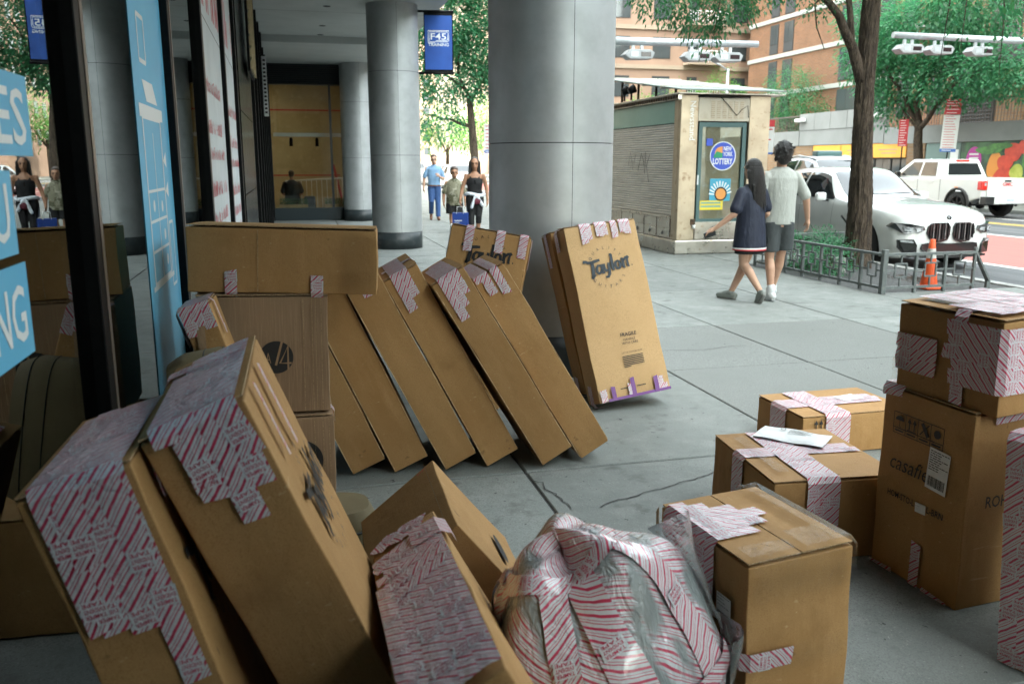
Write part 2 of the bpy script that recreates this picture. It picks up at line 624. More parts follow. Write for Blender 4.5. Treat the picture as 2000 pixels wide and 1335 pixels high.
for i in range(len(mull) - 1):
    y0, y1 = mull[i][0] + mull[i][1], mull[i + 1][0]
    MB().mm((-0.011, y0, 0.10), (-0.001, y1, 4.27)).build('window_pane', m_glass, front)
    MB().mm((-0.05, y0, 0.0), (0.02, y1, 0.10)).build('sill', m_black, front, bevel=0.003, segs=1)
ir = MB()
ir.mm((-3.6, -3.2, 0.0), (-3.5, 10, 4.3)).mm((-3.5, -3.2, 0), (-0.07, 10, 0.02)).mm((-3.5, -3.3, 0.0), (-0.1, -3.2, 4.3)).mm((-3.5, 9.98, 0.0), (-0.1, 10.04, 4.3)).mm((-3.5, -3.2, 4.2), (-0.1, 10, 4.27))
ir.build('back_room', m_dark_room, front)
# blue vinyl strip with a white drawing of a shelf rack and small devices
fr = frame_fn((0.0, 0, 0), (0, 1, 0), (0, 0, 1), (1, 0, 0))
v = MB()
v.mm((0.0003, 3.53, 0.1), (0.0018, 4.395, 4.27))
v.build('blue_vinyl_panel', m_blue, front)
w = MB()


def rectline(mb, x0, y0, x1, y1, t, off=0.0030):
    for a in (((x0, y0), (x1, y0)), ((x1, y0), (x1, y1)), ((x1, y1), (x0, y1)), ((x0, y1), (x0, y0))):
        stroke(mb, a, t, fr, off=off)


rectline(w, 3.66, 1.06, 4.12, 1.72, 0.022)
for z in (1.19, 1.31, 1.43):
    stroke(w, [(3.66, z), (4.12, z)], 0.012, fr, off=0.003)
stroke(w, [(3.89, 1.06), (3.89, 1.66)], 0.012, fr, off=0.003)
stroke(w, [(3.60, 1.74), (4.20, 1.74)], 0.05, fr, off=0.0034)
stroke(w, [(3.60, 1.05), (4.2, 1.05)], 0.02, fr, off=0.0034)
rectline(w, 4.16, 1.00, 4.28, 1.28, 0.014)
rectline(w, 3.70, 1.93, 3.86, 2.10, 0.018)
w.add([fr(3.72, 1.86, .003), fr(3.98, 1.86, .003), fr(4.08, 1.78, .003), fr(3.80, 1.78, .003)], [(0, 1, 2, 3)])
w.add([fr(4.13, 1.55, .003), fr(4.22, 1.59, .003), fr(4.22, 1.52, .003)], [(0, 1, 2)])
w.add([fr(4.13, 1.42, .003), fr(4.22, 1.46, .003), fr(4.22, 1.39, .003)], [(0, 1, 2)])
for (a, z) in ((3.78, 1.37), (4.0, 1.36), (4.02, 1.24), (4.04, 1.13)):
    disc(w, a, z, 0.025, fr, 10, off=0.003)
w.build('line_drawing', m_white, front)
# blue lettered decals close to the camera
for (y0, y1, z0, z1, txt, ty) in ((0.9, 1.985, 1.15, 1.34, 'NG', 1.187), (0.9, 1.95, 1.36, 1.526, 'U', 1.39), (0.9, 2.13, 1.555, 1.722, 'ES', 1.58)):
    do = MB().mm((0.0003, y0, z0), (0.0018, y1, z1)).build('blue_decal', m_blue, front)
    l = MB()
    wd = 0.10 * len(txt)
    put_text(l, txt, fr, y1 - 0.035 - wd / 2, ty, 0.16, off=0.0028, width=wd, bold=0.01)
    l.build('lettering', m_white, do)
# white posters with red writing
for (y0, y1, seed) in ((6.16, 8.10, 3), (8.22, 9.84, 5)):
    p = MB().mm((0.0003, y0, 0.1), (0.0018, y1, 4.27)).build('poster', m_poster, front)
    r_ = random.Random(seed)
    bx = MB()
    z = 2.62
    for k, sz in enumerate((0.42, 0.11, 0.11, 0.09, 0.12, 0.10, 0.10, 0.11, 0.10, 0.11, 0.10)):
        l = MB()
        # unreadable rows of red strokes in word-like groups, as seen at this slant
        x = y0 + 0.35
        while x < y0 + 0.35 + (1.3 if k else 1.45):
            h = sz * r_.uniform(0.6, 1.0)
            wd = sz * r_.uniform(0.35, 0.6)
            if r_.random() < 0.16:
                x += wd
                continue
            stroke(l, [(x, z), (x, z + h)], sz * 0.13, fr, off=0.0026)
            if r_.random() < 0.7:
                stroke(l, [(x, z + h * r_.choice((0.0, 0.5, 0.95))), (x + wd * 0.7, z + h * r_.choice((0.0, 0.5, 0.95)))], sz * 0.13, fr, off=0.0028)
            if r_.random() < 0.5:
                stroke(l, [(x + wd * 0.7, z), (x + wd * 0.7, z + h * 0.7)], sz * 0.12, fr, off=0.0030)
            x += wd * 1.1
        stroke(l, [(y0 + 0.10, z - 0.02), (y0 + 0.16, z + sz * 0.9)], 0.05, fr, off=0.0026)
        l.build('red_writing', m_redink, p)
        z -= sz * 1.15 + r_.choice((0.06, 0.1, 0.16))
        if z < 0.5:
            break
    stroke(bx, [(y0, 2.55), (y1, 2.50)], 0.008, fr, off=0.0022)
    bx.build('sheet_seam', m_ink, p)
# black granite pier, second shopfront and its signs
pier = thing('granite_pier', 'black polished granite wall pier beyond the white posters', 'wall', (GX, 9.97, 0))
zj = [0, 0.6, 1.2, 2.1, 3.0, 4.27]
for k in range(5):
    for (a, c) in ((0.0, 1.5), (1.5, 3.0)):
        MB().mm((-0.25, a + 0.004, zj[k] + 0.004), (0.05, c - 0.004, zj[k + 1] - 0.004)).build('stone_panel', m_granite, pier, bevel=0.004, segs=1)
MB().mm((-0.24, 0.01, 0), (0.035, 2.99, 4.26)).build('core', m_gap, pier)
front2 = thing('far_shopfront', 'bronze and black shopfront between the granite pier and the lit window', 'shopfront', (GX, 0, 0))
ys = [12.98, 14.4, 15.8, 17.2, 18.6, 20.0, 21.4, 22.8, 24.5]
for i, y in enumerate(ys):
    MB().mm((-0.05, y, 0), (0.05, y + 0.10, 4.27)).build('mullion', m_black, front2, bevel=0.003, segs=1)
    if i < len(ys) - 1:
        MB().mm((-0.011, y + 0.10, 0.12), (-0.001, ys[i + 1], 4.27)).build('window_pane', m_glass, front2)
        MB().mm((-0.04, y + 0.10, 0), (0.02, ys[i + 1], 0.12)).build('sill', m_black, front2)
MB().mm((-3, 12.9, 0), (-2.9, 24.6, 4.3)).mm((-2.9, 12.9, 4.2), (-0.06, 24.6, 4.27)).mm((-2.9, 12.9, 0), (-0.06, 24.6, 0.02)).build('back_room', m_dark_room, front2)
m_sign_y = pm('woven_sign_panel', (0.55, 0.47, 0.30), 0.6, mix=[((0.42, 0.34, 0.2), 20, 0.4, 0.6)])
sg = thing('lattice_sign', 'tall yellowish lattice sign panel hanging on the dark wall', 'sign', (GX + 0.10, 11.2, 2.62))
MB().mm((0, 0, 0), (0.03, 1.25, 1.64)).build('backboard', m_black, sg)
for k in range(12):
    MB().mm((0.031, 0.02, 0.03 + k * 0.135), (0.048, 1.23, 0.13 + k * 0.135)).build('slat', m_sign_y, sg)
for k in range(6):
    MB().mm((0.049, 0.05 + k * 0.22, 0.02), (0.055, 0.07 + k * 0.22, 1.62)).build('batten', m_sign_y, sg)
sg2 = thing('blade_sign', 'narrow pale blade sign with dark rows on the far shopfront', 'sign', (GX + 0.05, 19.3, 2.5))
MB().mm((0, 0, 0), (0.09, 0.06, 1.2)).build('panel', m_white, sg2, bevel=0.004)
b2 = MB()
for k in range(14):
    b2.mm((0.02, -0.004, 0.06 + k * 0.08), (0.07, 0.0, 0.10 + k * 0.08))
b2.build('lettering', m_ink, sg2)

# ------------------------------------------------------------------ end wall: lit shop window with ball court
m_court = pm('court_plaster', (0.44, 0.36, 0.20), 0.6, mix=[((0.36, 0.29, 0.15), 1.3, 0.4, 0.7), ((0.52, 0.44, 0.27), 5, 0.55, 0.75)], coord='world')
m_woodfl = pm('court_boards', (0.45, 0.30, 0.13), 0.4, mix=[((0.35, 0.22, 0.09), 3, 0.4, 0.7, (9, 0.4, 1))], coord='world')
m_louvre = pm('louvre_metal', (0.02, 0.022, 0.023), 0.5)
m_redpaint = pm('red_line_paint', (0.45, 0.04, 0.03), 0.6)
m_rail = pm('white_rail', (0.7, 0.68, 0.62), 0.5)
m_turf = pm('plastic_hedge', (0.06, 0.16, 0.04), 0.8, mix=[((0.03, 0.09, 0.02), 60, 0.4, 0.6)], bump=[(90, 0.01)])
m_teal_fr = pm('teal_black_frame', (0.012, 0.022, 0.026), 0.4)
m_lamp = pm('lamp_glow', (1, 0.9, 0.7), 0.5, emit=((1.0, 0.88, 0.66), 2.4))
end = thing('court_window', 'lit shop window at the end of the arcade showing a yellow ball court', 'shop window', (0, 24.62, 0))
EX0, EX1 = GX, 1.9
lv = MB().mm((EX0, 0.03, 3.60), (EX1, 0.3, 4.13)).build('header', m_teal_fr, end)
for k in range(9):
    MB().box((0.7, 0.0, 3.64 + k * 0.055), (2.36, 0.07, 0.006), rot=(0.5, 0, 0)).build('louvre_slat', m_louvre, lv)
MB().mm((EX0, 0.0, 0.0), (EX1, 0.12, 0.34)).build('base_panel', m_teal_fr, end, bevel=0.006)
for x in (EX0 + 0.0, 1.05, EX1 - 0.06):
    MB().mm((x, 0.01, 0.345), (x + 0.06, 0.10, 3.597)).build('mullion', m_teal_fr, end)
for (a, c) in ((EX0 + 0.062, 1.048), (1.112, EX1 - 0.062)):
    MB().mm((a, 0.05, 0.346), (c, 0.058, 3.596)).build('window_pane', m_glass_clear, end)
rm = MB()
rm.mm((-1.6, 6.0, 0), (2.4, 6.1, 4.4)).mm((-1.7, 0.3, 0), (-1.6, 6.1, 4.4)).mm((2.4, 0.12, 0), (2.5, 6.1, 4.4))
rm.build('court_wall', m_court, end)
MB().mm((-1.7, 0.125, 0.0), (2.5, 6.1, 0.05)).build('court_floor', m_woodfl, end)
MB().mm((-1.7, 0.31, 4.2), (2.5, 6.1, 4.3)).build('court_ceiling', m_soffit, end)
cl = MB()
cl.mm((-1.59, 5.985, 3.25), (2.0, 5.995, 3.30)).mm((-1.59, 5.985, 1.12), (1.6, 5.995, 1.16))
cl.bar((1.95, 5.99, 3.27), (2.35, 5.99, 1.9), 0.05, 0.008)
cl.build('court_line', m_redpaint, end)
for k, x in enumerate((-0.9, 0.2, 1.2)):
    MB().box((x, 3.0, 4.17), (0.5, 1.6, 0.04)).build('ceiling_lamp', m_lamp, end)
tr = MB().mm((EX0 + 0.1, 0.62, 2.26), (1.95, 0.70, 2.36)).build('track_rail', m_rail, end)
for x in (0.02, 0.72):
    MB().lathe([(0.0, 0), (0.05, 0), (0.045, 0.2), (0.02, 0.24), (0, 0.24)], 12, (x, 0.66, 2.0)).build('spotlight', m_black, tr)
rl = MB()
rl.tube([(-0.2, 2.2, 1.02), (2.2, 2.2, 1.14)], 0.025)
for k in range(17):
    x = -0.2 + k * 0.15
    rl.tube([(x, 2.2, 0.05), (x, 2.2, 1.02 + 0.05 * (x + 0.2))], 0.014, 6)
rl.build('railing', m_rail, end)
for (a, c) in ((-0.36, 0.38), (0.85, 1.78)):
    hb = MB()
    r_ = random.Random(int(a * 10))
    for k in range(int((c - a) * 1500)):
        x, y, z = r_.uniform(a, c), r_.uniform(0.17, 0.40), r_.uniform(0.40, 0.58)
        d = Vector((r_.uniform(-1, 1), r_.uniform(-1, 1), r_.uniform(0.2, 1.2))).normalized() * 0.035
        s_ = Vector((r_.uniform(-1, 1), r_.uniform(-1, 1), 0)) * 0.012
        p_ = Vector((x, y, z))
        hb.add([p_ - s_, p_ + s_, p_ + d], [(0, 1, 2)])
    pl = MB().mm((a, 0.16, 0.33), (c, 0.42, 0.42)).build('planter_box', m_woodfl, end)
    h_ = hb.build('planter_hedge', m_turf, pl)
    h_['kind'] = 'stuff'
MB().mm((0.3, 0.9, 0.06), (0.62, 1.2, 0.62)).build('dark_bag', m_ink, end, bevel=0.05)
MB().bar((1.55, 3.0, 0.1), (1.25, 3.1, 1.5), 0.10, 0.05).build('red_stand', m_redpaint, end)
# ------------------------------------------------------------------ cartons
m_kraft = pm('kraft_cardboard', (0.365, 0.210, 0.086), 0.72, spec=0.25,
             mix=[((0.31, 0.168, 0.062), 2.2, 0.42, 0.68), ((0.395, 0.228, 0.095), 14, 0.5, 0.75, (1, 1, 0.25)), ((0.27, 0.145, 0.055), 350, 0.5, 0.66), ((0.24, 0.13, 0.05), 5.0, 0.58, 0.80), ((0.42, 0.27, 0.135), 30, 0.66, 0.72, (1, 0.2, 2)), ((0.17, 0.10, 0.045), 22, 0.68, 0.74, (0.4, 1, 0.4))],
             bump=[(500, 0.0004), (260, 0.0004, (1, 1, 0.02)), (5, 0.004), (17, 0.0022)], rnd=0.13)
m_kraft_pale = pm('pale_kraft_cardboard', (0.52, 0.335, 0.165), 0.72, spec=0.25,
                  mix=[((0.46, 0.29, 0.135), 2.2, 0.42, 0.68), ((0.33, 0.21, 0.105), 300, 0.5, 0.66)], bump=[(500, 0.0004), (5, 0.003)], rnd=0.04)
m_kraft_grey = pm('greyish_kraft_cardboard', (0.285, 0.185, 0.112), 0.75, spec=0.2,
                  mix=[((0.24, 0.155, 0.095), 3, 0.42, 0.68), ((0.32, 0.21, 0.13), 200, 0.5, 0.66, (1, 1, 0.02))], bump=[(240, 0.0008, (1, 1, 0.01)), (5, 0.003)], rnd=0.05)
m_kraft_edge = pm('cardboard_edge', (0.42, 0.29, 0.16), 0.8, mix=[((0.16, 0.10, 0.05), 300, 0.45, 0.6)])
m_inside = pm('cardboard_inside', (0.15, 0.09, 0.045), 0.9)
m_label = pm('paper_label', (0.70, 0.71, 0.70), 0.45, mix=[((0.6, 0.6, 0.6), 30, 0.5, 0.8)])
m_purple = pm('purple_tape', (0.16, 0.05, 0.22), 0.35)
m_tapewhite = pm('tape_white', (0.52, 0.545, 0.575), 0.30, bump=[(30, 0.003), (120, 0.0015)])
m_tapered = pm('tape_red_ink', (0.44, 0.028, 0.075), 0.35)


def tape_material():
    m = bpy.data.materials.new('striped_tamper_tape')
    m.use_nodes = True
    nt = m.node_tree
    L = nt.links.new
    b = nt.nodes['Principled BSDF']
    uv = _n(nt, 'ShaderNodeTexCoord').outputs['UV']
    sep = _n(nt, 'ShaderNodeSeparateXYZ')
    nz = _n(nt, 'ShaderNodeTexNoise')
    nz.inputs['Scale'].default_value = 18
    L(uv, nz.inputs['Vector'])
    va = _n(nt, 'ShaderNodeVectorMath', operation='MULTIPLY_ADD')
    L(nz.outputs['Color'], va.inputs[0])
    va.inputs[1].default_value = (0.006, 0.006, 0)
    L(uv, va.inputs[2])
    L(va.outputs[0], sep.inputs[0])
    ad = _n(nt, 'ShaderNodeMath', operation='MULTIPLY_ADD')     # u + 0.9 v
    L(sep.outputs[1], ad.inputs[0])
    ad.inputs[1].default_value = 0.95
    L(sep.outputs[0], ad.inputs[2])
    md = _n(nt, 'ShaderNodeMath', operation='MODULO')
    ad2 = _n(nt, 'ShaderNodeMath', operation='ADD')
    L(ad.outputs[0], ad2.inputs[0])
    ad2.inputs[1].default_value = 50.0
    L(ad2.outputs[0], md.inputs[0])
    md.inputs[1].default_value = 0.036
    dv = _n(nt, 'ShaderNodeMath', operation='DIVIDE')
    L(md.outputs[0], dv.inputs[0])
    dv.inputs[1].default_value = 0.036
    cr = _n(nt, 'ShaderNodeValToRGB')
    cr.color_ramp.interpolation = 'CONSTANT'
    W, R = (0.54, 0.555, 0.585, 1), (0.48, 0.035, 0.09, 1)
    els = [(0.0, R), (0.22, W), (0.50, R), (0.58, W), (0.74, R), (0.79, W)]
    cr.color_ramp.elements[0].position = 0.0
    cr.color_ramp.elements[0].color = R
    cr.color_ramp.elements[1].position = 0.22
    cr.color_ramp.elements[1].color = W
    for p, c in els[2:]:
        e = cr.color_ramp.elements.new(p)
        e.color = c
    L(dv.outputs[0], cr.inputs[0])
    # worn / crinkled: patches where the print turns pale
    n2 = _n(nt, 'ShaderNodeTexNoise')
    n2.inputs['Scale'].default_value = 45
    n2.inputs['Detail'].default_value = 5
    L(uv, n2.inputs['Vector'])
    mr = _n(nt, 'ShaderNodeMapRange')
    mr.inputs['From Min'].default_value = 0.6
    mr.inputs['From Max'].default_value = 0.85
    mr.inputs['To Max'].default_value = 0.7
    L(n2.outputs['Fac'], mr.inputs['Value'])
    mx = _n(nt, 'ShaderNodeMix', data_type='RGBA')
    L(mr.outputs[0], mx.inputs[0])
    L(cr.outputs[0], mx.inputs[6])
    mx.inputs[7].default_value = (0.48, 0.39, 0.43, 1)
    L(mx.outputs[2], b.inputs['Base Color'])
    b.inputs['Roughness'].default_value = 0.28
    b.inputs['Specular IOR Level'].default_value = 0.6
    b.inputs['Alpha'].default_value = 0.93
    n3 = _n(nt, 'ShaderNodeTexNoise')
    n3.inputs['Scale'].default_value = 28
    n3.inputs['Detail'].default_value = 6
    n3.inputs['Distortion'].default_value = 1.4
    L(uv, n3.inputs['Vector'])
    bp = _n(nt, 'ShaderNodeBump')
    bp.inputs['Distance'].default_value = 0.005
    bp.inputs['Strength'].default_value = 0.8
    L(n3.outputs['Fac'], bp.inputs['Height'])
    L(bp.outputs[0], b.inputs['Normal'])
    return m


def clear_film(name, white=0.12, rough=0.12, bumpd=0.012, scale=26, blend=0.3):
    m = bpy.data.materials.new(name)
    m.use_nodes = True
    nt = m.node_tree
    nt.nodes.clear()
    L = nt.links.new
    uv = _n(nt, 'ShaderNodeTexCoord').outputs['Object']
    n3 = _n(nt, 'ShaderNodeTexNoise')
    n3.inputs['Scale'].default_value = scale
    n3.inputs['Detail'].default_value = 6
    n3.inputs['Distortion'].default_value = 1.6
    L(uv, n3.inputs['Vector'])
    bp = _n(nt, 'ShaderNodeBump')
    bp.inputs['Distance'].default_value = bumpd
    L(n3.outputs['Fac'], bp.inputs['Height'])
    gl = _n(nt, 'ShaderNodeBsdfGlossy')
    gl.inputs['Roughness'].default_value = rough
    L(bp.outputs[0], gl.inputs['Normal'])
    tr = _n(nt, 'ShaderNodeBsdfTransparent')
    tr.inputs[0].default_value = (0.99, 0.99, 0.985, 1)
    df = _n(nt, 'ShaderNodeBsdfDiffuse')
    df.inputs[0].default_value = (0.55, 0.56, 0.55, 1)
    L(bp.outputs[0], df.inputs['Normal'])
    m1 = _n(nt, 'ShaderNodeMixShader')
    m1.inputs[0].default_value = white
    L(tr.outputs[0], m1.inputs[1])
    L(df.outputs[0], m1.inputs[2])
    fr_ = _n(nt, 'ShaderNodeLayerWeight')
    fr_.inputs['Blend'].default_value = blend
    L(bp.outputs[0], fr_.inputs['Normal'])
    m2 = _n(nt, 'ShaderNodeMixShader')
    L(fr_.outputs['Fresnel'], m2.inputs[0])
    L(m1.outputs[0], m2.inputs[1])
    L(gl.outputs[0], m2.inputs[2])
    out = _n(nt, 'ShaderNodeOutputMaterial')
    L(m2.outputs[0], out.inputs[0])
    return m


m_tape = tape_material()
m_clear = clear_film('clear_packing_tape', 0.0, 0.09, 0.005, 30, 0.13)

AX = {'x': Vector((1, 0, 0)), 'y': Vector((0, 1, 0)), 'z': Vector((0, 0, 1))}


def nrm(f):
    return AX[f[1]] * (1 if f[0] == '+' else -1)


class Carton:
    """a carton: root mesh = the box body; flaps, tape strips, prints and labels are its parts"""

    def __init__(s, name, label, spec, mat=None, flaps='+z', seam='y', group=None, bulge=0.004, seed=0, crush=0.0, cat='carton'):
        c, e, d = spec
        s.d = Vector(d)
        s.r = random.Random(seed)
        s.k = 0
        mat = mat or m_kraft
        mb = MB()
        nx = [max(2, int(round(v / 0.07))) for v in d]
        ph = [s.r.uniform(0, 6) for _ in range(6)]
        # body as six gridded faces sharing welded edges
        bm = bmesh.new()
        bmesh.ops.create_cube(bm, size=1.0)
        cuts = 7
        bmesh.ops.subdivide_edges(bm, edges=bm.edges[:], cuts=cuts, use_grid_fill=True)
        hx, hy, hz = s.d / 2
        for v in bm.verts:
            q = v.co * 2
            b_ = [(1 - q.x ** 2), (1 - q.y ** 2), (1 - q.z ** 2)]
            p = Vector((q.x * hx, q.y * hy, q.z * hz))
            for a in range(3):
                if abs(abs(q[a]) - 1) < 1e-4:
                    o1, o2 = [i for i in range(3) if i != a]
                    w_ = b_[o1] * b_[o2]
                    p[a] += (1 if q[a] > 0 else -1) * bulge * w_ * (0.6 + 0.5 * sin(3 * q[o1] + ph[a]) * cos(2.3 * q[o2] + ph[a + 3]))
            # soft wander along edges: no carton has ruler-straight edges
            p += Vector((sin(9 * p.z + ph[0]) * 0.0026 + sin(23 * p.z + 11 * p.y + ph[4]) * 0.0012, sin(8 * p.x + ph[1]) * 0.0022 + sin(19 * p.z + ph[5]) * 0.0012, sin(8 * p.y + ph[2]) * 0.0015))
            if crush:
                cz = abs(q.x) > 0.6
                if cz:
                    p.x -= math.copysign(crush, q.x) * max(0, sin(6 * q.z + ph[3])) * (0.4 + 0.6 * (q.y < 0))
            v.co = p
        me = bpy.data.meshes.new(name)
        bm.to_mesh(me)
        bm.free()
        me.materials.append(mat)
        me.polygons.foreach_set('use_smooth', [True] * len(me.polygons))
        o = bpy.data.objects.new(name, me)
        COL.objects.link(o)
        md = o.modifiers.new('bevel', 'BEVEL')
        md.width = 0.004
        md.segments = 2
        md.limit_method = 'ANGLE'
        md.angle_limit = radians(50)
        md.harden_normals = False
        ms = o.modifiers.new('wn', 'WEIGHTED_NORMAL')
        ms.keep_sharp = True
        o.location = c
        o.rotation_euler = [radians(a) for a in e]
        tag(o, label, cat, group)
        s.o = o
        s.mat = mat
        s.off = 0.0040 + bulge
        if flaps:
            s.add_flaps(flaps, seam)

    def h(s, f):
        return s.d['xyz'.index(f[1])] / 2

    def fr(s, f, up=None):
        """frame on face f: v axis = up (default +z, or +y on z faces), origin at face centre"""
        n = nrm(f)
        up = AX['z'] if (up is None and f[1] != 'z') else (AX['y'] if up is None else (AX[up] if isinstance(up, str) and len(up) == 1 else nrm(up)))
        ux = up.cross(n)
        return frame_fn(n * s.h(f), ux, up, n)

    def add_flaps(s, f, seam):
        n = nrm(f)
        a = AX[seam]                       # seam runs along this axis
        b_ = n.cross(a)
        la = s.d['xyz'.index(seam)]
        ib = [i for i in range(3) if abs(b_[i]) > 0.5][0]
        lb = s.d[ib]
        t = 0.0032
        for sg in (-1, 1):
            mb = MB()
            tilt = s.r.uniform(0.0, 0.012)
            w_ = lb / 2 - 0.0025

            def P(u, v, k):
                return n * (s.h(f) + 0.0030 + s.off * 0.4 + (t if k else 0) + tilt * (1 - v) * 0.25) + a * ((u - 0.5) * (la - 0.004)) + b_ * (sg * (0.0022 + v * w_))
            vs_ = []
            for k in (0, 1):
                for i in range(7):
                    for j in range(4):
                        vs_.append(P(i / 6, j / 3, k))
            fs = []
            for i in range(6):
                for j in range(3):
                    q = (i * 4 + j, (i + 1) * 4 + j, (i + 1) * 4 + j + 1, i * 4 + j + 1)
                    fs.append(tuple(x + 28 for x in q))
                    fs.append(q[::-1])
            rim = [i * 4 for i in range(7)], [i * 4 + 3 for i in range(7)], list(range(4)), list(range(24, 28))
            es = []
            for r_ in rim:
                for i in range(len(r_) - 1):
                    es.append((r_[i], r_[i + 1], r_[i + 1] + 28, r_[i] + 28))
            mb.add(vs_, fs, 0)
            mb.add([], [])
            for q in es:
                mb.f.append(q)
                mb.mi.append(1)
                mb.sm.append(False)
            mb.build('flap', [s.mat, m_kraft_edge], s.o, fix=True)

    def tape(s, f1, f2=None, pos=0.0, l1=0.1, l2=0.08, w=0.05, skew=0.0, l3=0.0, f3=None, mat=None, blocks=True, start=0.0, name='tape'):
        """strip folded over the edge between faces f1 and f2 (l1 down f1, l2 over f2; with f3: all across f2 and l3 down f3).
        f2 None: flat strip lying on f1 is not supported here, use patch()"""
        n1, n2 = nrm(f1), nrm(f2)
        e = n1.cross(n2)
        h1, h2 = s.h(f1), s.h(f2)
        s.k += 1
        off = s.off + 0.0006 * s.k
        if f2[1] == 'z':
            off2 = off + 0.006
        else:
            off2 = off
        off1 = off + (0.006 if f1[1] == 'z' else 0)
        o1 = h1 + off1
        o2 = h2 + off2
        path = [(n1 * o1 + n2 * (h2 - l1), n1), (n1 * o1 + n2 * (h2 - l1 * 0.5), n1), (n1 * o1 + n2 * (h2 - 0.003), n1), (n1 * (h1 - 0.003) + n2 * o2, n2)]
        if f3:
            n3 = nrm(f3)
            for t in (0.25, 0.5, 0.75):
                path.append((n1 * (h1 - 2 * h1 * t) + n2 * o2, n2))
            path += [(n3 * (h1 - 0.003) + n2 * o2, n2), (n3 * o1 + n2 * (h2 - 0.003), n3), (n3 * o1 + n2 * (h2 - l3 * 0.5), n3), (n3 * o1 + n2 * (h2 - l3), n3)]
        elif l2 > 0:
            path += [(n1 * (h1 - l2 * 0.5) + n2 * o2, n2), (n1 * (h1 - l2) + n2 * o2, n2)]
        else:
            path = path[:3]
        return s._ribbon(path, e, pos, w, skew, mat, blocks, name)

    def patch(s, f, u0, v0, u1, v1, w=0.05, mat=None, blocks=True, up=None, name='tape'):
        """flat strip on one face from (u0,v0) to (u1,v1)"""
        s.k += 1
        fr_ = s.fr(f, up)
        off = s.off + 0.0006 * s.k + (0.006 if f[1] == 'z' else 0)
        a, b_ = fr_(u0, v0, off), fr_(u1, v1, off)
        n = nrm(f)
        e = (b_ - a).cross(n).normalized()
        return s._ribbon([(a.lerp(b_, t_ / 6), n) for t_ in range(7)], e, 0.0, w, 0.0, mat, blocks, name, clamp=f)

    def _ribbon(s, path, e, pos, w, skew, mat, blocks, name, clamp=None):
        mb = MB()
        r_ = s.r
        uo = r_.uniform(0, 3)
        flip = 1
        D = 0
        ds = [0]
        for i in range(1, len(path)):
            D += (path[i][0] - path[i - 1][0]).length
            ds.append(D)
        vs_, uvs, fs = [], [], []
        j0, j1 = r_.uniform(-.006, .006), r_.uniform(-.006, .006)
        for i, (p, n) in enumerate(path):
            t = (path[min(i + 1, len(path) - 1)][0] - path[max(i - 1, 0)][0]).normalized()
            sh = skew * (ds[i] - D / 2)
            jl = j0 if i == 0 else (j1 if i == len(path) - 1 else 0)
            for k, sg in enumerate((-0.5, 0.0, 0.5)):
                vs_.append(p + e * (pos + sh + sg * w) + t * jl * sg * 2 + n * (0.0008 * (sg == 0)))
                uvs.append((ds[i] + uo, flip * sg * w))
        if clamp:
            for i_, v_ in enumerate(vs_):
                for a_ in range(3):
                    if a_ != 'xyz'.index(clamp[1]):
                        h_ = s.d[a_] / 2 - 0.001
                        v_[a_] = max(-h_, min(h_, v_[a_]))
        for i in range(len(path) - 1):
            for k in range(2):
                fs.append((i * 3 + k, i * 3 + k + 1, (i + 1) * 3 + k + 1, (i + 1) * 3 + k))
        f0 = (vs_[1] - vs_[0]).cross(vs_[4] - vs_[0])
        if f0.dot(path[0][1]) < 0:
            fs = [q[::-1] for q in fs]
        mb.add(vs_, fs, 0, uvs=uvs)
        mats = [mat or m_tape]
        if blocks and mat is None and D > 0.06:
            mats += [m_tapewhite, m_tapered]
            # printed text blocks on the straight runs
            bw, bh = min(0.040, w * 0.76), min(0.046, w * 0.88)
            runs, i = [], 0
            while i < len(path) - 1:
                j = i + 1
                while j + 1 < len(path) and path[j + 1][1] == path[i][1] and path[j][1] == path[i][1]:
                    j += 1
                if path[j][1] == path[i][1]:
                    runs.append((i, j))
                i = j
            for (i, j) in runs:
                Lr = ds[j] - ds[i]
                x = r_.uniform(0.025, 0.05)
                while x < Lr - 0.022:
                    p = path[i][0].lerp(path[j][0], x / Lr)
                    t = (path[j][0] - path[i][0]).normalized()
                    n = path[i][1]
                    vv = r_.uniform(-0.10, 0.10) * w
                    a_ = r_.uniform(-0.10, 0.10)
                    c0 = p + e * (pos + skew * (ds[i] + x - D / 2) + vv)
                    F0 = frame_fn(c0, (t * cos(a_) + e * sin(a_)), (e * cos(a_) - t * sin(a_)), n)
                    mb.add([F0(-bw / 2, -bh / 2, .0014), F0(bw / 2, -bh / 2, .0014), F0(bw / 2, bh / 2, .0014), F0(-bw / 2, bh / 2, .0014)], [(0, 1, 2, 3)], 1)
                    FT = lambda u, v, off=0.0, F0=F0: F0(-v, u, off)
                    for q, wd in enumerate(('TAMPER', 'EVIDENT', 'TAPE')):
                        put_text(mb, wd, FT, 0, bw * (0.20 - 0.31 * q), bw * 0.30, width=bh * 0.84, m=2, off=0.0018, bold=0.012)
                    x += r_.uniform(0.12, 0.19)
        return mb.build(name, mats, s.o)

    def ink(s, f, fn, mat=None, name='print', up=None, extra=0.0):
        mb = MB()
        fr_ = s.fr(f, up)
        base = s.off + 0.0005 + extra
        fn(mb, lambda u, v, off=0.0: fr_(u, v, base + off))
        return mb.build(name, mat or m_ink, s.o)

